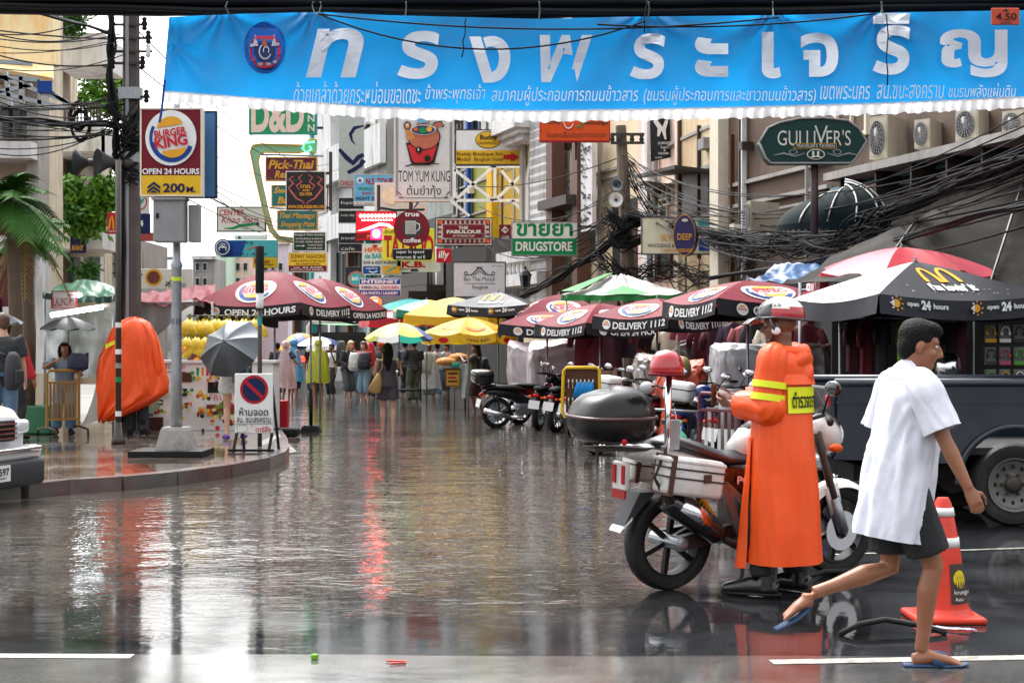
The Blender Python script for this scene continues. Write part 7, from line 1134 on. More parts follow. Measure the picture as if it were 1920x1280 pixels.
person('woman in a plum grey strappy jumpsuit wading away under a lime umbrella', at(727, 27.5, -.05), .1, st(lhand=(-.2, .3, 1.08), rhand=(.17, .3, 1.2), lfoot=(-.09, .1, .08), rfoot=(.1, -.08, .08)), skin_p, hair_b, .32, h=1.6, female=True, top=(jump, -.05, 0, .02, 'top'), bottom=(jump, .55, .035, 'shorts'), eyes=False, shoes=(black, 'sandal'))
hand_umbrella('open umbrella of lime, teal and blue panels held by the wading woman', W(748, 688, 27.2), (.0, .1, 1), .56, .27, [lime, lime, bluec, bluec, tealc, wcl, lime, lime], 8, -1.9, .5)
bg = thing('shoulder_bag', 'tan canvas shoulder bag at the hip of the wading woman', 'bag', W(700, 740, 27.4)); m = MB(); c = W(702, 738, 27.35); m.loft([c, c+Vector((.0, 0, .05)), c+Vector((.05, 0, .2)), c+Vector((.08, 0, .36))], [(.05, .04), (.12, .07), (.09, .06), (.03, .03)], cloth('tan_bag', 190, 150, 90)); part('sack', m, None, bg, True); part('strap', MB().tube([c+Vector((.06, 0, .3)), W(716, 690, 27.4), W(718, 662, 27.45)], .012, MATS['cloth_tan_bag']), None, bg, True)
person('person in a yellow green rain poncho with the hood up', at(597, 43, -.06), .3, st(rhand=(.3, .2, .95)), h=1.74, bottom=(nav, .7, .03, 'shorts'), extra=poncho(pony, -.4, True, .3, .24), eyes=False, nohair=True, voxel=.018)
person('person in a pale pink see-through poncho behind the no parking sign', at(536, 43.5, -.06), -.5, st(lhand=(-.3, .1, .9), rhand=(.32, .25, 1.05)), h=1.68, top=(nav, -.02, .6), bottom=(dk, .8, .04, 'shorts'), extra=poncho(ponp, -.55, True, .31, .25), eyes=False, nohair=True, voxel=.018)
person('person in a sky blue poncho beside the pink one', at(551, 45.5, -.06), -.8, st(), h=1.74, bottom=(nav, 1.4, .02), extra=poncho(ponb, -.42, True, .3, .24), eyes=False, nohair=True, voxel=.018)
person('blonde woman in a dark jacket with rolled grey trousers carrying a white bag', at(651, 43, -.06), -2.3, st(lhand=(-.15, .3, .95), rhand=(.2, .25, 1.), lean=.2, head=(.15, -.3)), skin_p, hair_f, .2, h=1.72, female=True, top=(dk, -.08, 1.9, .02, 'jacket'), bottom=(cloth('slate', 84, 92, 96), 1.35, .05), voxel=.016)
person('smiling woman in light jeans with a dark day pack on her front', at(684, 42.5, -.06), 2.7, st(lhand=(-.2, .2, 1.05), rhand=(.18, .22, 1.1), lean=.08), skin_p, hair_br, .0, bob=True, h=1.68, female=True, top=(redt, -.02, 1.7, .0, 'jacket'), bottom=(ltj, 1.45, .02), voxel=.016)
def pack(label, c, size, mat, rz=0., strap=None):
    r = thing('backpack', label, 'backpack', c, rz=rz); m = MB(); w, d, h = size; m.loft([(0, 0, -h/2), (0, 0, -h*.4), (0, 0, 0), (0, 0, h*.36), (0, 0, h/2)], [(w*.34, d*.3), (w*.5, d*.5), (w*.5, d*.5), (w*.42, d*.42), (w*.2, d*.2)], mat, seg=18); b_ = part('bag', m, None, r, True); part('pocket', MB().box((0, -d*.52, -h*.16), (w*.66, d*.2, h*.36), mat, bev=.03), None, r); part('strap', MB().tube([(-w*.3, d*.3, h*.4), (-w*.34, d*.9, h*.5), (-w*.34, d*1., 0), (-w*.34, d*.4, -h*.4)], .02, mat), None, r, True); part('strap', MB().tube([(w*.3, d*.3, h*.4), (w*.34, d*.9, h*.5), (w*.34, d*1., 0), (w*.34, d*.4, -h*.4)], .02, mat), None, r, True); return r
pack('dark day pack worn on the front of the smiling woman', W(683, 676, 42.15), (.34, .22, .48), M('pack_black', C(34, 36, 44), .6)); pack('white tote shaped bag held by the blonde woman', W(664, 678, 42.4), (.3, .18, .5), M('pack_white', C(214, 214, 214, .85), .6)); pack('large dark backpack on the back of the blonde woman', W(640, 662, 43.35), (.36, .26, .7), M('pack_olive', C(50, 54, 50), .6), 2.4); pack('bright red backpack behind the smiling woman', W(692, 662, 42.95), (.36, .26, .6), M('pack_red', C(190, 40, 50), .6), 2.8)
person('tall man in a grey blue tee behind the smiling woman', at(696, 45, -.06), 2.6, st(), skin_p, hair_br, h=1.86, top=(gry, -.05, .8), bottom=(dk, 1.9, .01), voxel=.018)
person('person with an orange cap half hidden behind the lime umbrella', at(714, 44, -.06), 2.9, st(), skin_t, h=1.66, top=(dk, -.05, .8), bottom=(jean, 1.9, .01), voxel=.018, extra=lambda P, r: part('cap', MB().ell(P.headc+Vector((0, .01, .06)), (.1, .115, .08), orange), None, r, True))
person('man in a black tee and camouflage trousers standing by the handcart', at(776, 42, -.06), .5, st(lhand=(-.3, .25, .95)), skin_d, h=1.74, top=(dk, -.08, .8), bottom=(cloth('camo', 84, 92, 74, vary=.5, scale=9), 1.9, .03), eyes=False, voxel=.018)
person('stooping person in a clear plastic raincoat with a white bag', at(806, 43, -.06), .2, st(lean=.25), skin_t, hair_br, h=1.62, top=(tn, -.05, .9), bottom=(gry, 1.6, .03), extra=poncho(ponc, -.6, False, .29, .25), eyes=False, voxel=.018)
solo('tote_bag', MB().loft([W(798, 700, 42.6), W(799, 690, 42.6), W(803, 668, 42.6), W(804, 660, 42.6)], [(.13, .05), (.16, .07), (.14, .06), (.1, .02)], whs, seg=14), None, 'white cloth tote hanging on the stooping person', 'bag', None, True)
person('woman snack seller in a brown print blouse holding up a plastic bag', at(893, 35.5, -.05), 1.3, st(lhand=(-.12, .36, 1.42), rhand=(.05, .4, 1.36), rfoot=(.1, -.12, .08)), skin_d, hair_b, .1, tail=True, h=1.6, female=True, top=(olive, -.12, .7, .02, 'blouse'), bottom=(cloth('brown_skirt', 70, 50, 44), 1.05, .05, 'skirt'), voxel=.016)
pack('small dark bag worn by the snack seller', W(909, 685, 35.3), (.26, .16, .36), MATS['pack_black'], 1.)
for i, (px, D, f, lab, tp_, bt_, hh) in enumerate(((520, 47, .6, 'dark haired person behind the pink poncho', dk, nav, 1.66), (622, 46, 2.4, 'person in a pale top seen behind the yellow poncho', whs, dk, 1.62), (663, 48, .2, 'person in a dark top between the backpackers', dk, jean, 1.7), (760, 47, -.4, 'person in a navy shirt behind the black tee man', nav, dk, 1.72), (820, 46, .3, 'person in white behind the clear raincoat', whs, jean, 1.66), (838, 50, 2.2, 'distant person in dusty pink by the snack cart', tn, dk, 1.62), (586, 50, .1, 'distant person under the blue and white umbrella', dk, dk, 1.66))): person(lab, at(px, D, -.06), f, st(), skin_t, hair_b, h=hh, top=(tp_, -.05, .8), bottom=(bt_, 1.8, .02), eyes=False, voxel=.022)
hand_umbrella('blue and white umbrella in the far crowd', W(598, 672, 48), (0, .1, 1), .75, .32, [bluec, wcl, wcl, bluec], 8, .3, .35); hand_umbrella('orange yellow umbrella half seen behind the blue poncho', W(566, 672, 50), (-.2, 0, 1), .7, .42, [yd, ybr, bluec, yd], 8, .2, .4)
# at the left edge
person('woman in a grey blue top sitting under a flat black umbrella', at(121, 24, .15), -2.9, st(lhand=(-.16, .3, 1.08), rhand=(.14, .32, 1.22), pelvis=(0, -.05, .74), lfoot=(-.11, .26, .08), rfoot=(.12, .28, .08)), skin_t, hair_b, .08, bob=True, h=1.6, female=True, top=(cloth('slate_blue', 120, 140, 155), -.05, .7), bottom=(jean, 1.9, .02), shoes=(black, 'shoe'), voxel=.014)
hand_umbrella('flat black umbrella over the sitting woman', W(128, 660, 23.7), (.0, .0, 1), .4, .17, [blackc], 8, .2, .36); pack('dark blue shoulder bag of the sitting woman', W(146, 678, 23.6), (.32, .14, .26), nav); m = MB(); q = gp(118, 805, .15); m.box((q[0], 24.05, .15+.22), (.42, .4, .44), M('stool_green', C(50, 120, 80, .8), .4), bev=.03); solo('stool', m, None, 'green plastic stool under the sitting woman', 'stool')
person('man in a dark charcoal tee walking at the left edge', at(6, 20.5, .15), .5, st(rhand=(.3, .05, .8), lfoot=(-.1, .15, .08), rfoot=(.1, -.15, .1)), skin_p, hair_br, h=1.78, top=(cloth('charcoal_tee', 50, 54, 56), -.1, .8), bottom=(jean, 1.95, .02), shoes=(dgrey, 'shoe'), eyes=False, voxel=.014)
person('person in a bright red jacket behind the charcoal tee man', at(22, 22.5, .15), -.5, st(rhand=(.36, .1, .82)), skin_t, hair_b, h=1.7, top=(cloth('bright_red', 200, 30, 46), -.05, 1.95, 0, 'jacket'), bottom=(dk, 1.9, .02), shoes=(black, 'shoe'), eyes=False, voxel=.016)
pack('black pack hanging on the charcoal tee man', W(24, 695, 20.3), (.24, .2, .5), MATS['pack_black'], 1.2); hand_umbrella('grey umbrella tip at the left edge', W(-20, 650, 21.5), (-.1, 0, 1), .45, .2, [greyc], 8, .1, .3)
person('woman in white shorts and purple shoes hidden behind a grey umbrella', at(437, 22.4, .15), .2, st(lhand=(-.2, .3, 1.1), rhand=(.12, .25, 1.25), lfoot=(-.09, .0, .08), rfoot=(.15, .1, .08)), skin_p, hair_b, .15, h=1.64, female=True, top=(whs, -.12, .8), bottom=(whs, .42, .04, 'shorts'), shoes=(M('purple_shoe', C(90, 50, 150, .8), .4), 'shoe'), eyes=False, voxel=.014)
hand_umbrella('grey and black folding umbrella tilted towards the street', W(456, 678, 22.25), (-.3, -.84, .5), .44, .2, [greyc, greyc, greyc, greyc, blackc, blackc, blackc, greyc], 8, .4, .4); pack('shiny black handbag beside the grey umbrella', W(454, 700, 22.1), (.28, .16, .3), M('bag_shiny', C(40, 46, 54), .2, coat=.5))
orng = M('orange_raincoat', C(246, 84, 10, .95), .52, vary=.08, scale=3, bump=.35, bscale=5, coat=.06); orng_in = M('raincoat_lining', C(196, 196, 190, .85), .4, vary=.1, coat=.2); hiv = M('reflective_yellow', C(232, 240, 20, .95), .35, vary=.04)
def cape(P, r):
    """stiff orange raincoat pulled over the head of a bending man, flaring to both sides"""
    D = 23.6; k = 1.75/1.62; n = 110; o = W(252, 0, D); rows = [(595.6, 250, 253), (596.2, 246, 258), (599, 236, 268), (606, 222, 282), (622, 210, 294), (645, 201, 301), (670, 188, 306), (700, 184, 313), (718, 183, 318), (735, 184, 317), (752, 185, 290), (766, 186, 262), (778, 187, 236), (788, 188, 208)]; vs = []; N = len(rows)
    for j, (y, l, q) in enumerate(rows):
        c, hw, z = W((l+q)/2, y, D), (q-l)/2/F*D, (W(0, y, D).z-.15)*k; dp = min(.2, .05+hw*.6)
        for i in range(n):
            a = 2*math.pi*i/n; f = 1+.035*(j/N)*math.sin(a*6+j*.35)+.025*noise.noise(Vector((a*2, j*.5, 3)))*(j > 2); vs.append(Vector(((c.x-o.x)*k+math.cos(a)*hw*k, math.sin(a)*dp*k*f*(1+.12*math.sin(a*4+j*.3)*(j/N))-.1*(j/N)**.6*(1-2*abs(noise.noise(Vector((a*2.6+j*.12, 1.5, j*.16)))))-.05*(j > 3)*(1-2*abs(noise.noise(Vector((a*5+j*.3, j*.45, 9))))), z+.02*math.sin(a*5+j)+(.09*noise.noise(Vector((a*1.7, 4, 2))) if j > N-4 else 0))))
    m = MB(); m.add(vs, [(j*n+i, j*n+(i+1) % n, (j+1)*n+(i+1) % n, (j+1)*n+i) for j in range(N-1) for i in range(n)], orng); part('raincoat', m, None, r, True)
    X = lambda x, y, dy: Vector(((W(x, 0, D).x-o.x)*k, dy, (W(0, y, D).z-.15)*k))
    m = MB(); m.grid(lambda u, v: X(184+5*v-u*(10*v+24*v*v), 690+97*v+10*u*v, -.08-.05*math.sin(u*4+v*2)), 10, 14, orng_in); part('lining', m, None, r, True, fix=False)
    m = MB(); m.grid(lambda u, v: X(205+17*u, 646-9*u+8*v, -.245+.02*u), 6, 2, hiv); part('reflective_band', m, None, r)
    m = MB(); m.tube([X(228, 622, -.2), X(240, 636, -.235), X(252, 640, -.24), X(264, 634, -.22), X(272, 620, -.17)], .03, orng, 10); part('collar', m, None, r, True)
    m = MB(); m.loft([X(278, 606, -.1), X(292, 640, -.16), X(300, 690, -.15), X(306, 718, -.08)], [.03, (.05, .04), (.06, .045), (.04, .03)], orng, seg=16); part('sleeve', m, None, r, True)
person('man bending under a bright orange raincoat at the sticker pole', at(252, 23.6, .15), 0., st(lean=.35, rfoot=(.14, .02, .08), lfoot=(-.1, .1, .08)), skin_t, h=1.62, bottom=(cloth('black_trousers', 36, 36, 42), 2., .03), shoes=(black, 'boot'), eyes=False, extra=cape)
# ---- the policeman
P = Pose(lhand=(-.15, .27, 1.15), rhand=(.0, .31, 1.17), lfoot=(-.14, .06, .08), rfoot=(.15, -.04, .08), head=(.05, .12), lpole=(-.3, -1, -.7), rpole=(.3, -1, -.7))
pol = thing('person', 'policeman in a long orange raincoat and red white helmet holding a phone beside his motorbike', 'person', at(1468, 9.45), rz=R(58), scale=1.75/1.75); mb = MB(); body_volumes(P, mb, .007, lcurl=.8, rcurl=.7, lpalm=(.6, -.2, .6), rpalm=(-.6, -.2, .5)); soft('body', mb, skin_d, pol, .007, 3); eyes_on(P, pol)
bt = M('black_boot', C(24, 24, 27), .3, vary=.2, coat=.3, bump=.2); feet_on(P, pol, bt, 'boot', .009, 'boot'); m = MB(); leg_volumes(P, m, 1.9, .02, wide=.012); soft('trousers', m, cloth('police_black', 30, 32, 36), pol, .012, 3)
CT = [(.2, .26, .225, .0), (.5, .25, .21, .0), (.8, .235, .19, .0), (1.0, .225, .175, .005), (1.15, .215, .165, .008), (1.3, .222, .16, .005), (1.4, .225, .145, -.005), (1.44, .2, .125, -.012), (1.465, .15, .1, -.015), (1.48, .1, .085, -.012)]
def coat(a, z, l=0.):
    for (z0, x0, y0, o0), (z1, x1, y1, o1) in zip(CT, CT[1:]):
        if z <= z1: break
    t_ = max(0, min(1, (z-z0)/(z1-z0))); rx, ry, oy = x0+(x1-x0)*t_, y0+(y1-y0)*t_, o0+(o1-o0)*t_; f = max(0, 1.15-z); q = 1+f*(.045*math.sin(a*4+.6+z*.6)+.03*math.sin(a*7+2-z*1.3)+.012*math.sin(a*15+z*3))+.012*math.sin(a*3+z*9)*(1 if z < 1.35 else 0)+.02*noise.noise(Vector((math.cos(a)*2.2, math.sin(a)*2.2, z*3)))+.016*(1-2*abs(noise.noise(Vector((math.cos(a)*4+z*1.5, math.sin(a)*4, z*2.2)))))+.008*(1-2*abs(noise.noise(Vector((math.cos(a)*9-z*3, math.sin(a)*9, z*5)))))
    return Vector((math.cos(a)*(rx*q+l), math.sin(a)*(ry*q+l)+oy, z))
m = MB(); m.grid(lambda u, v: coat(u*2*math.pi+2.05, .2+1.28*v), 160, 90, orng); ctp = part('raincoat', m, None, pol, True, fix=False); 
m = MB(); m.grid(lambda u, v: coat(2.02+.42*u, .17+.78*v, .012+.05*(1-v)*math.sin(u*3.1)), 10, 24, orng); part('front_flap', m, None, ctp, True, fix=False)
for i, q in enumerate((-1, 1)):
    sh, el, wr = P.sh[i], P.el[i], P.wr[i]; m = MB(); e2 = el.lerp(wr, .78)
    cloth_loft(m, [P.up(.07*q, -.01, .475), P.up(.14*q, -.01, .49), sh+Vector((0, 0, .0)), sh.lerp(el, .35), sh.lerp(el, .75), el+(el-wr).normalized()*.02+Vector((0, 0, -.01)), el.lerp(e2, .35), el.lerp(e2, .75), e2], [.05, .075, .088, .088, .088, .092, .088, .084, .08], orng, amp=.006, seed=q*2., k=6, grow=0)
    sl_ = part('sleeve', m, orng, pol, True, fix=False); d = (el-sh).normalized()
    for t_ in (.52, .78): b_ = MB(); c = sh.lerp(el, t_); b_.loft([c-d*.02, c+d*.02], [.103, .105], hiv, seg=28, cap=False); part('reflective_band', b_, None, sl_, True)
m = MB(); m.grid(lambda u, v: coat(R(219)+R(92)*u, 1.1+.155*v, .012), 20, 4, hiv); pt_ = part('back_panel', m, None, ctp, True, fix=False); pr = Print(lambda u, v, l: coat(R(219)+R(92)*u, 1.1+.155*v, .015+l), 8); pr.text('ตำรวจจราจร', .08, .2, .92, .82, black, .02); pr.done(pt_)
m = MB(); m.grid(lambda u, v: coat(R(195)+R(150)*u, 1.27+.06*v-.0*u, .02*(1-v)+.004), 20, 3, orng); part('yoke', m, None, ctp, True, fix=False)
m = MB(); nk = P.neck; m.torus(nk+Vector((0, -.01, -.005)), .1, .035, 'Z', seg=26); m.ell(nk+Vector((0, -.11, -.075)), (.12, .035, .07), rot=Matrix.Rotation(.45, 3, 'X'), seg=20); m.ell(nk+Vector((.02, -.125, -.13)), (.075, .03, .07), seg=16); soft('hood', m, orng, ctp, .009, 3, wrinkle=.012)
# helmet
hr = P.hrot; hc = P.headc; hp = M('helmet_black', C(30, 30, 34), .25, coat=.6, vary=.05); hw = M('helmet_white', C(230, 230, 226, .9), .25, coat=.6, vary=.05); hd = M('helmet_red', C(170, 24, 34), .25, coat=.6, vary=.05)
def hel(a, b, l=0.): k = 1+l/.13; return hc+hr@Vector((math.cos(a)*math.cos(b)*.118*k, -.012+math.sin(a)*math.cos(b)*.148*k, .06+math.sin(b)*.115*k))
m = MB(); nu, nv = 40, 14
for j in range(nv):
    for i in range(nu):
        a0, a1 = 2*math.pi*i/nu, 2*math.pi*(i+1)/nu; lo = lambda a: -.12-.2*max(0, -math.sin(a)); bb = lambda a, t_: lo(a)+(math.pi/2-lo(a))*t_; a = (a0+a1)/2; b = bb(a, (j+.5)/nv); mt_ = hp if math.sin(a)*math.cos(b) > .12 else (hd if b < .34 else hw); m.add([hel(a0, bb(a0, j/nv)), hel(a1, bb(a1, j/nv)), hel(a1, bb(a1, (j+1)/nv)), hel(a0, bb(a0, (j+1)/nv))], [(0, 1, 2, 3)], mt_)
hl = part('helmet', m, None, pol, True); m = MB(); m.grid(lambda u, v: hel(R(35)+R(110)*u, -.06+.1*(v if v < .5 else 1-v)*.4, .005)+hr@Vector((0, .085*v, -.035*v*v)), 20, 6, hp); part('peak', m, None, hl, True); m = MB(); m.tube([hel(2*math.pi*i/40, -.12-.2*max(0, -math.sin(2*math.pi*i/40)), .002) for i in range(41)], .008, hp); part('rim', m, None, hl, True)
for q in (-1, 1): m = MB(); m.tube([hel(math.pi/2-q*1.35, -.15), hc+hr@Vector((q*.092, .0, -.04)), hc+hr@Vector((q*.07, .045, -.1)), hc+hr@Vector((0, .06, -.12))], .011, hp); part('chin_strap', m, None, hl, True); m = MB(); m.ell(hc+hr@Vector((q*.093, -.005, -.035)), (.014, .03, .024), white, seg=10, rings=6); part('strap_buckle', m, None, hl, True)
pr = Print(lambda u, v, l: hel(R(150)+R(56)*u, .42+.2*v, .003+l), 4, .002); pr.text('S25', .2, .1, .8, .9, black, .01); pr.done(hl)
part('cigarette', MB().tube([hc+hr@Vector((-.02, .09, -.068)), hc+hr@Vector((-.045, .16, -.085))], .004, white), None, pol)
c = pol.matrix_basis @ ((P.wr[0]+P.wr[1])/2+Vector((0, .1, .03))); solo('phone', MB().box(pol.location+Matrix.Rotation(R(58), 3, 'Z')@((P.wr[0]+P.wr[1])/2+Vector((0, .13, .04))), (.07, .012, .13), brown, rz=R(58), rot=None, bev=.006), brown, 'small dark phone held in both hands of the policeman', 'phone')
# ---- the man walking past
P = Pose(lhand=(-.3, -.08, .84), rhand=(.34, .2, .82), lfoot=(-.1, -.47, .35), rfoot=(.09, .02, .08), pelvis=(0, -.06, .94), lean=.12, head=(.12, -.3), ltoe=(-.1, -.6, .25), side=.0, rpole=(.5, -1, -.2))
wk = thing('person', 'man in a white short sleeved shirt and black shorts striding past in blue sandals', 'person', at(1706, 7.4), rz=R(-82), scale=1.64/1.75); mb = MB(); body_volumes(P, mb, .007, stout=1.15, lcurl=.5, rcurl=.6); soft('body', mb, skin_t, wk, .007, 3); hair_on(P, wk, hair_b, 0, .009); eyes_on(P, wk)
m = MB(); leg_volumes(P, m, .82, .004, wide=.03); soft('shorts', m, cloth('black_shorts', 26, 26, 30), wk, .01, 3); wsh = cloth('white_shirt', 226, 228, 240, k=.9, bump=.35, bscale=6); m = MB(); cloth_loft(m, [P.up(0, -.01, .53), P.up(0, -.005, .5), P.up(0, 0, .46), P.chest, P.up(0, .012, .22), P.up(0, .0, .05), P.up(0, -.01, -.16), P.up(0, -.015, -.31)], [(.07, .07), (.13, .095), (.19, .125), (.2, .15), (.19, .155), (.195, .16), (.2, .155), (.198, .155)], wsh, P.rm@Vector((1, 0, 0)), amp=.016, seed=4.); shp = part('shirt', m, None, wk, True, fix=False)
for i, q in enumerate((-1, 1)):
    sh, el = P.sh[i], P.el[i]; m = MB(); cloth_loft(m, [P.up(.09*q, -.01, .485), P.up(.15*q, -.01, .48), sh+(el-sh)*.12, sh.lerp(el, .4), sh.lerp(el, .66), sh.lerp(el, .84)], [(.05, .05), (.075, .075), (.083, .086), (.082, .09), (.084, .096), (.086, .1)], wsh, amp=.014, seed=q*3.); part('sleeve', m, None, shp, True, fix=False)
m = MB(); nk = P.neck; m.loft([nk+P.rm@Vector((0, .02, .03)), nk+P.rm@Vector((0, .0, .012)), nk+P.rm@Vector((0, .0, -.03))], [(.072, .07), (.085, .08), (.12, .1)], wsh, side=P.rm@Vector((1, 0, 0)), seg=24, cap=False); part('collar', m, None, shp, True); 
sb = M('blue_sandal', C(40, 70, 110, .8), .5, vary=.2)
a, t = P.an[1], P.toe[1]; feet_on(P, wk, sb, 'sandal', .01, 'sandal', 1); m = MB(); m.loft([P.an[0]+Vector((0, -.03, -.075)), P.an[0]+Vector((0, -.09, -.125)), P.an[0]+Vector((0, -.2, -.18))], [(.04, .012), (.045, .012), (.036, .01)], sb, seg=14); part('sandal', m, None, wk, True); m = MB(); g = Vector((0, 1, 0)); m.loft([a+Vector((-.06, .07, -.07)), a+Vector((-.035, .09, -.02)), a+Vector((.02, .1, -.008)), a+Vector((.06, .075, -.07))], [(.04, .008)]*4, sb, side=(0, 1, 0), seg=10); part('sandal_strap', m, None, wk, True)
# ------------------------------------------------------------------ vehicles
pw = M('police_white_paint', C(222, 220, 216, .88), .35, vary=.08, coat=.35, stain=(.16, .13, .1), sscale=5, samt=.4); bkp = M('gloss_black', C(20, 20, 24), .18, coat=.6, vary=.1)
pb = thing('motorbike', 'white and black police motorbike with a white pannier and red beacon', 'motorbike', (.952, 9.63, 0), rz=R(29.4)); pb.rotation_euler.x = R(3)
wheel(pb, 0, .305, .13, 6, False, black); wheel(pb, 1.33, .3, .11, 6, True, black)
def pbp(name, m, smooth=False, parent=None): return part(name, m, None, parent or pb, smooth)
m = MB(); m.loft([(-.34, 0, .86), (-.2, 0, .85), (.05, 0, .8), (.3, 0, .76)], [(.05, .03), (.1, .06), (.12, .07), (.1, .06)], pw, side=(0, 1, 0), seg=16); pbp('tail_cowl', m, True)
m = MB(); m.loft([(-.16, 0, .9), (-.02, 0, .915), (.16, 0, .86), (.36, 0, .8), (.52, 0, .8), (.62, 0, .86)], [(.08, .025), (.13, .05), (.135, .055), (.13, .05), (.11, .05), (.07, .03)], M('seat_black', C(34, 34, 38), .35, vary=.15, coat=.2), side=(0, 1, 0), seg=18); pbp('seat', m, True)
m = MB(); m.loft([(.48, 0, .83), (.6, 0, .88), (.78, 0, .93), (.95, 0, .92), (1.05, 0, .86)], [(.08, .07), (.135, .12), (.155, .14), (.14, .12), (.08, .06)], pw, side=(0, 1, 0), seg=20); tk = pbp('fuel_tank', m, True); m = MB(); m.loft([(.56, 0, .98), (.74, 0, 1.055), (.95, 0, 1.035)], [(.05, .02), (.08, .022), (.05, .02)], bkp, side=(0, 1, 0), seg=14); pbp('tank_strip', m, True, tk)
m = MB(); m.prism([(.28, -.13, .76), (.62, -.15, .74), (.95, -.15, .7), (.9, -.15, .6), (.5, -.14, .58), (.32, -.13, .66)], (0, .26, 0), bkp); sp = pbp('side_cover', m); pr = Print(lambda u, v, l: Vector((.4+.26*u, -.146-l-.006*u, .655+.05*v-.02*u)), 0, .006); pr.text('POLICE', 0, 0, 1, 1, white, .03); pr.done(sp)
m = MB(); m.box((.66, 0, .42), (.42, .3, .34), dsteel, bev=.05); m.lathe([(.1, -.19), (.12, -.16), (.12, .16), (.1, .19)], (.58, 0, .36), 'Y', 20, dsteel); m.lathe([(.07, 0), (.09, .05), (.09, .16), (.08, .2)], (.78, 0, .52), 'Z', 16, steel, Matrix.Rotation(.5, 3, 'Y')); pbp('engine', m)
m = MB(); m.bar((.42, -.1, .36), (0, -.12, .305), .05, .09, dsteel); m.bar((.42, .1, .36), (0, .12, .305), .05, .09, dsteel); m.lathe([(.02, -.16), (.045, -.15), (.045, .15), (.02, .16)], (0, 0, .305), 'Y', 14, steel); pbp('swingarm', m)
m = MB(); m.bar((.42, -.15, .36), (.3, -.15, .66), .03, .05, steel); m.bar((.3, -.15, .66), (.46, -.15, .54), .03, .04, steel); m.bar((.46, -.15, .54), (.5, -.15, .34), .03, .04, steel); pbp('footrest_bracket', m)
m = MB(); m.tube([(.17, -.06, .58), (.3, -.06, .42)], .02, dsteel, 8); cs = [((.17+.13*i/40)+.0, -.06+.035*math.cos(i*1.1), .58-.16*i/40+.03*math.sin(i*1.1)) for i in range(41)]; m.tube(cs, .009, gold, 6); pbp('shock_absorber', m, True)
m = MB(); m.loft([(-.19, -.22, .6), (-.16, -.22, .585), (.2, -.2, .37), (.25, -.2, .34)], [.055, .074, .072, .045], bkp, side=(0, 1, 0), seg=20); ex = pbp('exhaust', m, True); m = MB(); m.loft([(-.1, -.24, .575), (.18, -.22, .405)], [.066, .064], chrome, side=(0, 1, 0), seg=20); pbp('heat_shield', m, True, ex); m = MB(); m.tube([(.25, -.2, .34), (.42, -.18, .26), (.62, -.14, .2), (.85, -.08, .22), (.95, -.02, .45)], .024, dsteel, 10); pbp('exhaust_pipe', m, True, ex); m = MB(); m.lathe([(.03, 0), (.03, .012)], (-.2, -.22, .603), 'X', 14, dark); pbp('exhaust_tip', m, False, ex)
def pannier(q):
    m = MB(); m.box((.08-.14*(q < 0), .28*q, .735), (.42, .17, .23), pw, rot=Matrix.Rotation(R(8), 3, 'Y'), bev=.03); b = pbp('pannier', m, True); m = MB(); m.box((.08-.14*(q < 0), .28*q, .825), (.43, .18, .02), pw, rot=Matrix.Rotation(R(8), 3, 'Y'), bev=.006); pbp('pannier_lid', m, False, b)
    for dz in (-.01, .045): m = MB(); m.box((.08-.14*(q < 0), .28*q, .735+dz), (.43, .182, .01), dsteel, rot=Matrix.Rotation(R(8), 3, 'Y')); pbp('strap', m, False, b)
    m = MB(); m.box((-.1-.14*(q < 0), .28*q, .758), (.03, .184, .24), M('leather_strap', C(70, 40, 32), .6), rot=Matrix.Rotation(R(8), 3, 'Y')); pbp('strap', m, False, b); m = MB(); m.box((.15-.14*(q < 0), (.28+.092)*q, .73), (.05, .012, .05), MATS['leather_strap']); pbp('buckle', m, False, b)
pannier(-1); pannier(1)
# the helmet shaped black top box
bxs = Matrix.Translation((-.44, 0, 1.08))@Matrix.Diagonal((.84, .86, .86, 1))@Matrix.Translation((.46, 0, -1.08)); m = MB(); n = 28; rows = [(.9, .62), (.93, .86), (1.0, .97), (1.07, 1.0), (1.09, 1.0), (1.13, .97), (1.19, .88), (1.24, .7), (1.265, .45), (1.275, .1)]; vs = []
for z, k in rows:
    for i in range(n): a = 2*math.pi*i/n; e = .62; vs.append((-.46-.02*(z-1)+math.copysign(abs(math.cos(a))**e, math.cos(a))*.3*k-(.05*(1.1-z) if math.cos(a) < 0 else 0), math.copysign(abs(math.sin(a))**e, math.sin(a))*.24*k, z+.05*(-math.cos(a))*(-.4)*(1 if z > 1.1 else 0)))
m.add(vs, [(j*n+i, j*n+(i+1) % n, (j+1)*n+(i+1) % n, (j+1)*n+i) for j in range(len(rows)-1) for i in range(n)]+[tuple(range(n-1, -1, -1)), tuple(range((len(rows)-1)*n, len(rows)*n))], M('box_black', C(18, 15, 18), .3, vary=.2, spec=.3, coat=.12)); m.v = [bxs@v for v in m.v]; tb = pbp('top_box', m, True); m = MB(); vs = [Vector((-.46+math.copysign(abs(math.cos(2*math.pi*i/40))**.62, math.cos(2*math.pi*i/40))*.304, math.copysign(abs(math.sin(2*math.pi*i/40))**.62, math.sin(2*math.pi*i/40))*.244, 1.08)) for i in range(41)]; m.tube([bxs@v for v in vs], .012, M('box_trim', C(74, 40, 44), .3)); pbp('box_seam', m, True, tb); m = MB(); m.ell((-.5, -.235, .95), (.02, .012, .02), red, seg=10, rings=6); pbp('lock', m, True, tb)
m = MB(); m.bar((-.6, 0, .89), (-.1, 0, .88), .16, .02, dsteel); m.bar((-.2, -.06, .88), (-.05, -.06, .8), .025, m=dsteel); m.bar((-.2, .06, .88), (-.05, .06, .8), .025, m=dsteel); pbp('rack', m)
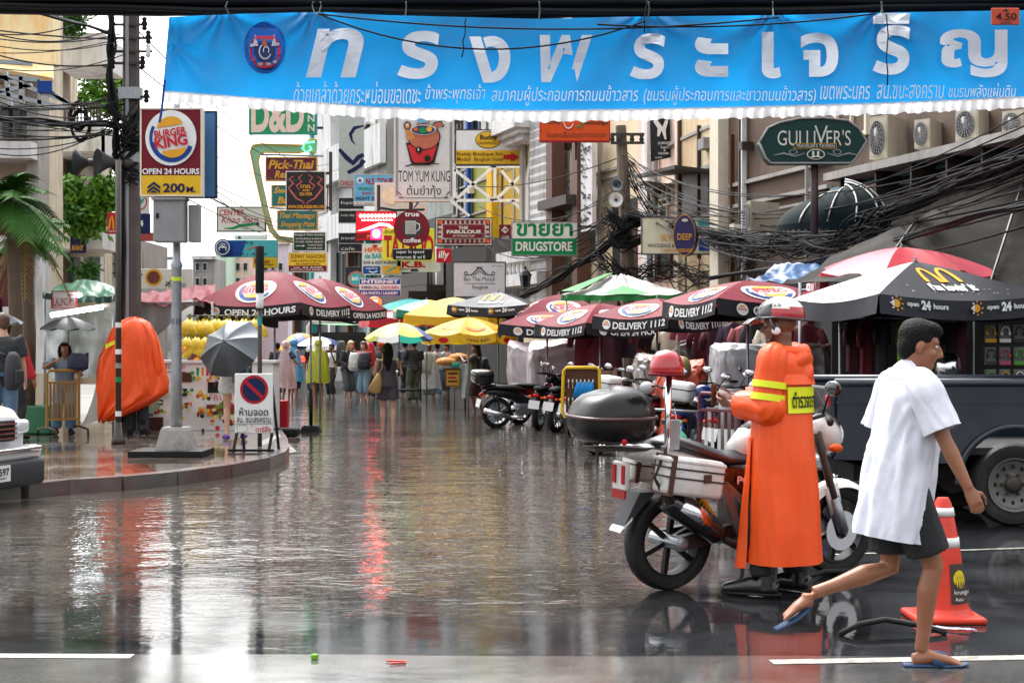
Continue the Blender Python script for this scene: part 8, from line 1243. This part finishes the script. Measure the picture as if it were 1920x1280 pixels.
m = MB(); m.tube([(-.2, -.24, .82), (-.2, -.24, 1.34)], .019, chrome, 12); pl = pbp('beacon_pole', m, True); m = MB(); m.lathe([(.1, 0), (.102, .03), (.1, .06), (.085, .105), (.055, .135), (.0, .148)], (-.22, -.24, 1.345), m=M('beacon_red', C(170, 14, 26), .12, coat=.8, vary=.08), seg=24); bc = pbp('beacon', m, True, pl); m = MB(); m.lathe([(.106, 0), (.106, .018)], (-.22, -.24, 1.338), m=maroon, seg=24); pbp('beacon_rim', m, True, bc); m = MB(); m.box((-.13, -.2, .98), (.09, .012, .18), steel); m.box((-.19, -.22, .9), (.04, .06, .03), steel); m.box((-.19, -.22, 1.06), (.04, .06, .03), steel); pbp('bracket_plate', m)
rn = random.Random(2); m = MB(); [m.tube([(-.22+rn.uniform(-.04, .04), -.27, .86), (-.24+rn.uniform(-.08, .06), -.29, .74), (-.2+rn.uniform(-.06, .08), -.28, .58), (-.18+rn.uniform(-.06, .08), -.28, .7), (-.21, -.27, .85)], .009, M('dirty_cord', C(64, 54, 46), .7)) for _ in range(9)]; pbp('cord_coil', m, True)
m = MB(); m.box((-.36, .0, .72), (.03, .15, .17), pw, bev=.01); tl = pbp('tail_lamp_box', m); m = MB(); m.box((-.378, -.05, .73), (.012, .03, .11), red); m.box((-.378, .045, .73), (.012, .03, .11), red); pbp('tail_light', m, False, tl); m = MB(); m.box((-.372, .0, .61), (.012, .14, .05), M('red_reflector', C(150, 20, 26), .2)); pbp('reflector', m, False, tl)
m = MB(); m.prism([(-.26, -.06, .62), (-.14, -.06, .62), (-.27, -.06, .5), (-.38, -.06, .4)], (0, .12, 0), dgrey); mg = pbp('rear_mudguard', m); m = MB(); m.prism([(-.31, -.062, .475), (-.31, -.062, .455), (-.395, -.062, .385), (-.385, -.062, .405)], (0, .124, 0), white); pbp('mudguard_tip', m, False, mg)
for q in (-1, 1): m = MB(); m.tube([(1.33, .085*q, .3), (1.2, .085*q, .62), (1.08, .085*q, .95)], .026, dsteel if q < 0 else steel, 12); m.tube([(1.33, .085*q, .3), (1.24, .085*q, .52)], .036, steel, 12); pbp('fork', m, True)
m = MB(); m.grid(lambda u, v: Vector((1.33+math.cos(R(20+140*u))*.335, (v-.5)*.17, .3+math.sin(R(20+140*u))*.335-.05*abs(2*v-1)**2)), 16, 6, pw); m.prism([(1.16, -.09, .58), (1.26, -.09, .62), (1.3, -.09, .5), (1.22, -.09, .4)], (0, .02, 0), pw); pbp('front_fender', m, True)
m = MB(); m.ell((1.2, 0, .93), (.12, .13, .14), pw, seg=18); hd_ = pbp('headlight_cowl', m, True); m = MB(); m.ell((1.29, 0, .92), (.05, .085, .085), MATS['lamp_glass'] if 'lamp_glass' in MATS else white, seg=16); pbp('headlight', m, True, hd_); m = MB(); m.grid(lambda u, v: Vector((1.26-.14*v, (u-.5)*.26*(1-.3*v), 1.02+.2*v-.1*abs(2*u-1)**2*.5)), 8, 6, M('smoked_screen', C(70, 76, 80), .1, coat=.6)); pbp('windscreen', m, True, hd_)
m = MB(); m.tube([(.96, .36, 1.05), (1.03, .22, 1.08), (1.06, 0, 1.02), (1.03, -.22, 1.08), (.96, -.36, 1.05)], .014, black, 8); m.tube([(.93, .38, 1.04), (.99, .29, 1.065)], .02, rubber, 10); m.tube([(.93, -.38, 1.04), (.99, -.29, 1.065)], .02, rubber, 10); pbp('handlebar', m, True)
for q in (-1, 1): m = MB(); m.tube([(1.02, .2*q, 1.08), (1.0, .28*q, 1.22)], .007, black); m.ell((.995, .32*q, 1.25), (.02, .08, .05), bkp, seg=12); pbp('mirror', m, True); m = MB(); m.ell((1.14, .2*q, .86), (.05, .04, .03), orange, seg=10, rings=6); pbp('indicator', m, True)
m = MB(); m.tube([(.46, -.13, .22), (.44, -.18, .1), (.36, -.24, .01)], .013, dsteel, 8); pbp('kickstand', m, True)
# parked motorbikes
rb_ = paint('bike_red', 150, 24, 34, .3, coat=.5); bb_ = paint('bike_blue', 30, 60, 130, .3, coat=.5); kb_ = paint('bike_black', 28, 28, 32, .3, coat=.5); sb_ = paint('bike_silver', 170, 172, 176, .3, coat=.5)
small_bike('black motorbike with a black top box nearest the snack seller', at(930, 28.5), R(20), kb_, rb_, bkp); small_bike('black motorbike seen nearly end on left of the yellow rack', at(1008, 27.8), R(70), kb_); small_bike('second black motorbike seen end on beside the yellow rack', at(1040, 27), R(62), kb_, dgrey); small_bike('black motorbike with raised mirrors behind the yellow rack', at(1106, 24.5), R(60), kb_); small_bike('blue motorbike with a white box and a blue edged plate', at(1268, 19.5), R(70), bb_, pw, white, None, plate=('ARU', '420')); small_bike('silver motorbike with a white box half hidden by the beacon', at(1150, 23), R(50), sb_, bb_, white); small_bike('red motorbike behind the dark red barrier', at(1330, 20.5), R(-20), rb_, pw); small_bike('dark blue motorbike facing the street behind the policeman', at(1560, 16.5), R(-125), bb_, pw); small_bike('black motorbike parked between the red and blue ones', at(1400, 20), R(55), kb_, dgrey); small_bike('red motorbike wedged behind the black top box one', at(972, 29.8), R(35), rb_, kb_); small_bike('grey motorbike in front of the mauve sheeted cart', at(1072, 26), R(58), dgrey, kb_); small_bike('red and white motorbike beside the milky plastic heap', at(1215, 22.3), R(62), rb_, pw); small_bike('black and silver motorbike nearest the dark red barrier', at(1352, 18.6), R(52), kb_, sb_); small_bike('blue motorbike behind the dark red barrier posts', at(1385, 21.5), R(74), bb_, kb_); small_bike('silver motorbike in the middle of the parked row', at(1118, 21.5), R(48), sb_, kb_); small_bike('dark grey motorbike behind the turquoise bag', at(1302, 20.6), R(64), dgrey, rb_); small_bike('black motorbike under the orange draped raincoat', at(1282, 22.3), R(75), kb_, rb_)
dr('crumpled dull orange raincoat thrown over a parked motorbike', 1248, 1322, 692, 21.6, .9, M('dull_orange_cloth', C(206, 84, 56, .8), .5, vary=.12, bump=.3, bscale=6), 12, 'draped_raincoat', .1); hb = W(1276, 690, 21.6); solo('helmet', MB().lathe([(0, .17), (.08, .155), (.13, .1), (.15, .03), (.15, -.06), (.13, -.1)], hb, m=M('tan_helmet', C(168, 150, 96, .8), .35, coat=.3, stain=C(50, 50, 40), sscale=12, samt=.5), seg=20), None, 'dirty tan helmet resting on the orange draped motorbike', 'helmet', None, True)
hand_umbrella('large red, tan and black umbrella lying tilted on the parked motorbikes', W(1096, 700, 33.5), (-.1, -.3, .9), .72, .38, [redc, tanc, blackc, blackc, redc, redc, redc, redc], 8, -2.1, .35)
# ---- navy pickup, local x forwards, rear axle at the origin
nv = M('navy_truck_paint', C(20, 33, 50, .75), .34, vary=.12, coat=.25, stain=(.1, .1, .1), sscale=2, samt=.15); tr = thing('pickup_truck', 'dark navy pickup truck with an open bed at the right edge', 'pickup', (4.15, 13.85, 0), rz=R(2)); hwid = .84
def side(q):
    m = MB(); n = 14; x0, x1, zt, zb = -1.5, .95, 1.16, .52; arc = [(.46*math.cos(R(180-180*i/n)), .34+.46*math.sin(R(180-180*i/n))) for i in range(n+1)]; o = [(x0, zb+.04)]+[(x0+.02, zt)]+[(x1, zt), (x1, zb)]+[(a_, max(z_, zb)) for a_, z_ in reversed(arc)]
    y0 = hwid*q; m.prism([(x, y0, z) for x, z in o], (0, -.05*q, 0), nv); p = part('bed_side', m, None, tr); m = MB(); m.tube([(x0, y0-.02*q, zt+.03), (x1, y0-.02*q, zt+.03)], .04, nv, 10); part('bed_rail', m, None, p, True); m = MB(); m.grid(lambda u, v: Vector((math.cos(R(178-176*u))*(.46+.05*v), y0+.035*q*math.sin(math.pi*(v*.5+.2)), .34+math.sin(R(178-176*u))*(.46+.05*v))), 24, 4, nv); part('arch_flare', m, None, p, True); m = MB(); m.bar((x0, y0+.004*q, 1.03), (x1, y0+.004*q, 1.03), .012, .02, nv); part('crease', m, None, p)
side(-1); side(1)
part('bed_floor', MB().box((-.27, 0, .62), (2.42, 1.58, .06), dark), None, tr); m = MB(); m.box((-1.52, 0, .87), (.05, 1.66, .58), nv, bev=.02); part('tailgate', m, None, tr); m = MB(); m.box((.97, 0, .9), (.05, 1.6, .6), nv); part('bed_front', m, None, tr); m = MB(); m.box((-1.62, 0, .52), (.14, 1.6, .12), steel, bev=.03); part('rear_bumper', m, None, tr)
for q in (-1, 1): m = MB(); m.box((-1.535, .76*q, .92), (.05, .12, .34), red, bev=.015); part('tail_light', m, None, tr); m = MB(); m.grid(lambda u, v: Vector((.5+.0*u, .7*q+(u-.5)*.26, .5-.3*v)), 2, 2, rubber); part('mud_flap', m, None, tr)
rimw = M('grey_steel_rim', C(112, 110, 106, .8), .5, .4, vary=.15)
for x in (0, 2.95):
    for q in (-1, 1):
        w_ = part('wheel', MB().lathe([(.04, -.1*1), (.07, -.09), (.07, .09), (.04, .1)], (x, .74*q, .345), 'Y', 18, dsteel), None, tr, True); prf = [(.22, -.1), (.28, -.115), (.325, -.11), (.343, -.07), (.345, 0), (.343, .07), (.325, .11), (.28, .115), (.22, .1)]; part('tyre', MB().lathe(prf+[prf[0]], (x, .74*q, .345), 'Y', 44, rubber), None, w_, 'auto'); m = MB(); m.lathe([(0, .075*q), (.06, .08*q), (.075, .055*q), (.13, .05*q), (.165, .07*q), (.195, .075*q), (.21, .11*q), (.225, .115*q), (.222, 0), (0, 0)], (x, .74*q, .345), 'Y', 40, rimw); rm_ = part('rim', m, None, w_, 'auto'); m = MB()
        for k in range(12): a = 2*math.pi*k/12; m.ell((x+.152*math.cos(a), (.74+.068)*q, .345+.152*math.sin(a)), (.014, .01, .02), black, seg=8, rings=4)
        for k in range(6): a = 2*math.pi*k/6; m.lathe([(.013, .06*q), (.013, .09*q)], (x+.09*math.cos(a), .74*q, .345+.09*math.sin(a)), 'Y', 8, dsteel)
        part('wheel_nuts', m, None, rm_)
m = MB(); m.loft([(1., 0, .5), (1., 0, .51)], [.01, .01], nv, seg=4)
m = MB(); prof = [(1.0, .5), (1.0, 1.2), (1.15, 1.78), (2.2, 1.78), (2.75, 1.18), (3.75, 1.02), (3.9, .8), (3.9, .45)]; m.prism([(x, -.82, z) for x, z in prof], (0, 1.64, 0), nv); cb = part('cab', m, None, tr)
for q in (-1, 1): m = MB(); m.prism([(1.2, .823*q, 1.2), (1.3, .823*q, 1.7), (2.15, .823*q, 1.7), (2.6, .823*q, 1.22)], (0, .01*q, 0), glassd); part('window', m, None, cb)
part('chassis', MB().box((1.2, 0, .42), (4.9, .9, .14), black), None, tr)
# ---- white car nosing in at the left edge
cw = M('car_white_paint', C(226, 226, 230, .9), .2, vary=.03, coat=.8); p = W(-26, 0, 14.4); car = thing('car', 'white car nosing in at the left edge with a chrome grille and dark bumper', 'car', (p.x, 14.4, 0), rz=R(-14)); n = 20
m = MB(); sec = [(-.02, .46, .82, .66), (-.12, .4, .92, .72), (-.5, .34, 1.0, .8), (-1.05, .3, 1.06, .84), (-1.8, .28, 1.12, .86), (-3.4, .28, 1.12, .86), (-4.1, .34, 1.0, .8)]; vs = []
for x, zb, zt, hw_ in sec:
    for i in range(n): a = 2*math.pi*i/n; e = .38; vs.append((x, math.copysign(abs(math.cos(a))**e, math.cos(a))*hw_, (zb+zt)/2+math.copysign(abs(math.sin(a))**e, math.sin(a))*(zt-zb)/2))
m.add(vs, [(j*n+i, j*n+(i+1) % n, (j+1)*n+(i+1) % n, (j+1)*n+i) for j in range(len(sec)-1) for i in range(n)]+[tuple(range(n)), tuple(range((len(sec)-1)*n, len(sec)*n))], cw); part('body', m, None, car, True)
m = MB(); m.loft([(-2.45, 0, 1.04), (-2.45, 0, 1.3), (-2.42, 0, 1.52), (-2.4, 0, 1.58)], [(1.5, .8), (1.2, .72), (.85, .62), (.5, .45)], glassd, side=(1, 0, 0), seg=24); gh = part('cabin', m, None, car, True); part('roof', MB().box((-2.42, 0, 1.585), (1.5, 1.16, .05), cw, bev=.02), None, car)
m = MB(); m.box((.0, 0, .48), (.2, 1.64, .14), cw, bev=.05); m.box((.03, 0, .3), (.22, 1.62, .26), dgrey, bev=.05); m.box((.06, 0, .52), (.16, 1.5, .05), chrome, bev=.02); part('bumper', m, None, car, True)
m = MB(); m.box((.0, 0, .7), (.05, .92, .2), black, bev=.02); g_ = part('grille', m, None, car); m = MB(); [m.box((.03, 0, .63+.045*k), (.03, .9, .016), chrome) for k in range(4)]; part('grille_bar', m, None, g_); m = MB(); m.tube([(.055, -.05, .76), (.055, -.035, .65), ], .01, chrome); m.tube([(.055, .05, .76), (.055, .035, .65)], .01, chrome); m.tube([(.055, -.04, .705), (.055, .04, .705)], .01, chrome); part('badge', m, None, g_)
for q in (-1, 1):
    m = MB(); m.box((-.03, .62*q, .73), (.1, .22, .13), MATS['lamp_glass'], bev=.04); part('headlight', m, None, car, True); m = MB(); m.ell((.08, .6*q, .36), (.03, .08, .05), MATS['lamp_glass'], seg=12); part('fog_lamp', m, None, car, True)
    for x in (-.85, -3.3): w_ = part('wheel', MB().lathe([(.05, .66*q), (.2, .67*q), (.2, .84*q), (.05, .82*q)], (x, 0, .31), 'Y', 24, rimw), None, car, True); prf = [(.2, .66), (.3, .66), (.31, .7), (.31, .82), (.3, .86), (.2, .85)]; part('tyre', MB().lathe([(a_, b_*q) for a_, b_ in prf+[prf[0]]], (x, 0, .31), 'Y', 32, rubber), None, w_, 'auto')
m = MB(); m.box((.135, .0, .32), (.012, .36, .15), white); lp = part('plate', m, None, car); pr = Print(lambda u, v, l: Vector((.142+l, -.17+.34*u, .25+.14*v)), 0, .003); pr.text('29 597', .05, .35, .95, .85, black, .02); pr.text('กรุงเทพ', .2, .08, .8, .26, black); pr.done(lp)
part('wiper_cowl', MB().box((-1.1, 0, 1.06), (.12, 1.3, .03), black), None, car)
# van at the end with its open dark rear
D = 52; x0, x1 = W(574, 0, D).x, W(692, 0, D).x; vn = thing('van', 'white passenger truck with a dark open rear standing among the crowd', 'van', ((x0+x1)/2, D+2, 0)); m = MB(); m.box(((x0+x1)/2, D+2, 1.2), (x1-x0-.16, 3.9, 1.5), dark, bev=.1); part('interior', m, None, vn); m = MB(); zt = W(0, 600, D).z; pts = [W(578, 690, D), W(578, 612, D), W(584, 602, D), W(682, 602, D), W(690, 612, D), W(690, 690, D)]; m.tube(pts, .07, white, 8); part('rear_frame', m, None, vn, 'auto'); m = MB(); m.box(((x0+x1)/2, D+2, zt+.06), (x1-x0, 4.2, .12), white, bev=.05); part('roof', m, None, vn)
m = MB(); m.box(((x0+x1)/2, D+.02, .55), (x1-x0, .1, .5), cw, bev=.03); part('tail_board', m, None, vn); lred = glow('tail_red', C(255, 40, 20), 5)
m = MB(); m.ell(W(566, 673, D-3), (.1, .05, .1), lred, seg=12); bl = solo('brake_lamp', m, None, 'single glowing red brake lamp beside the blue poncho', 'lamp', None, True)
for x in (576, 690): m = MB(); m.box(W(x, 672, D-.05), (.14, .06, .3), red); part('tail_light', m, None, vn)
for x in (x0+.3, x1-.3): m = MB(); m.lathe([(.1, -.1), (.36, -.1), (.38, 0), (.36, .1), (.1, .1)], (x, D+.7, .36), 'X', 24, rubber); part('wheel', m, None, vn, 'auto')
hc_ = thing('handcart', 'low dark handcart with a rail in front of the black tee man', 'cart', at(764, 41)); m = MB(); a = at(757, 41); m.box((a[0], 41, .34), (.9, .5, .05), black); m.tube([(a[0]-.45, 40.8, .05), (a[0]-.45, 40.8, .95), (a[0]+.45, 40.8, .95), (a[0]+.45, 40.8, .05)], .025, black, 8); part('frame', m, None, hc_)
# ---- the traffic cone and small litter
c0 = gp(1768, 1160); cn_ = thing('traffic_cone', 'tall orange red traffic cone with a white band and a yellow bank emblem', 'traffic cone', (*c0, 0)); com = M('cone_orange', C(226, 56, 30, .9), .45, vary=.12, stain=C(120, 50, 40), sscale=6, samt=.5); m = MB(); m.box((*c0, .02), (.38, .38, .04), com, bev=.015); part('base', m, None, cn_); m = MB(); m.loft([(*c0, .04), (*c0, .06), (*c0, .08)], [.17, .15, .14], com, seg=32); m.lathe([(.138, .08), (.1, .37), (.1, .38), (.082, .5), (.045, .72), (.03, .75), (.0, .75)], (*c0, 0), m=com, seg=36); part('shell', m, None, cn_, 'auto')
m = MB(); m.lathe([(.0915, .45), (.0845, .51)], (*c0, 0), m=white, seg=36); part('white_band', m, None, cn_, True); m = MB(); m.lathe([(.065, .64), (.055, .69)], (*c0, 0), m=white, seg=36); part('white_band', m, None, cn_, True)
cr = lambda z: .14-.038*(z-.08)/.29
def cp(u, v, l): a = R(-86)+R(58)*u; z = .115+.24*v; r_ = cr(z)+.002+l; return Vector((c0[0]+math.cos(a)*r_, c0[1]+math.sin(a)*r_, z))
pr = Print(cp, 6, .001, .0012); pr.rect(0, 0, 1, 1, paint('cone_label', 74, 62, 58)); pr.ell(.5, .62, .36, .22, paint('bank_yellow', 236, 206, 40), 24); [pr.poly([(.5+k*.13-.04, .42), (.5+k*.13, .62), (.5+k*.13+.04, .42)], MATS['cone_label']) for k in (-2, -1, 0, 1, 2)]; [pr.poly([(.5+k*.13-.05, .76), (.5+k*.13, .6), (.5+k*.13+.05, .76), (.5+k*.13, .66)], MATS['cone_label']) for k in (-1.5, -.5, .5, 1.5)]; cn_.scale.z = .89; pr.text('krungsri', .1, .22, .9, .36, white, .0); pr.text('Auto', .12, .09, .45, .18, white, .0); pr.done(cn_, 'emblem', 'emblem_lettering')
a, b, c = gp(1575, 1192), gp(1660, 1182), gp(1775, 1190); solo('hose', MB().tube([(*a, .012), (*Vector(a).lerp(Vector(b), .4), .05), (*b, .06), (*Vector(b).lerp(Vector(c), .6), .04), (*c, .012)], .016, rubber, 10), rubber, 'black rubber hose lying on the wet road by the cone', 'hose', None, True); a, b = gp(1490, 1092), gp(1600, 1078); solo('hose', MB().tube([(*a, .012), (*Vector(a).lerp(Vector(b), .5), .05), (*b, .03)], .016, rubber, 10), rubber, 'short black rubber hose behind the policeman boots', 'hose', None, True)
lit = gp(1775, 1182); rn = random.Random(6); m = MB(); m.grid(lambda u, v: Vector((lit[0]-.1+.24*u, lit[1]+.03-.1*u+.06*v, .012+.016*abs(noise.noise(Vector((u*5, v*4, 3)))))), 12, 6, M('litter_film', C(190, 200, 215, .85), .25, coat=.4)); solo('plastic_scrap', m, None, 'pale crumpled plastic scrap on the road before the cone', 'litter', None, True)
q = gp(590, 1236); solo('bottle_cap', MB().lathe([(.018, 0), (.018, .018), (.015, .022)], (*q, .005), m=paint('cap_green', 110, 170, 40), seg=14), None, 'small green bottle cap on the wet foreground', 'bottle cap'); q = gp(740, 1244); solo('string_scrap', MB().tube([(q[0]-.04, q[1]+.03, .01), (q[0]+.01, q[1]+.01, .011), (q[0]+.05, q[1]+.02, .01), (q[0]+.05, q[1]-.02, .01), (q[0]-.02, q[1]-.04, .01)], .005, paint('scrap_red', 200, 90, 84), 6), None, 'short curled red plastic string on the wet foreground', 'litter', None, True)
q = gp(206, 913); solo('paper_scrap', MB().box((*q, .02), (.09, .06, .03), white), white, 'small white foam scrap floating beside the kerb', 'litter')
bpy.data.scenes.remove(TMP)
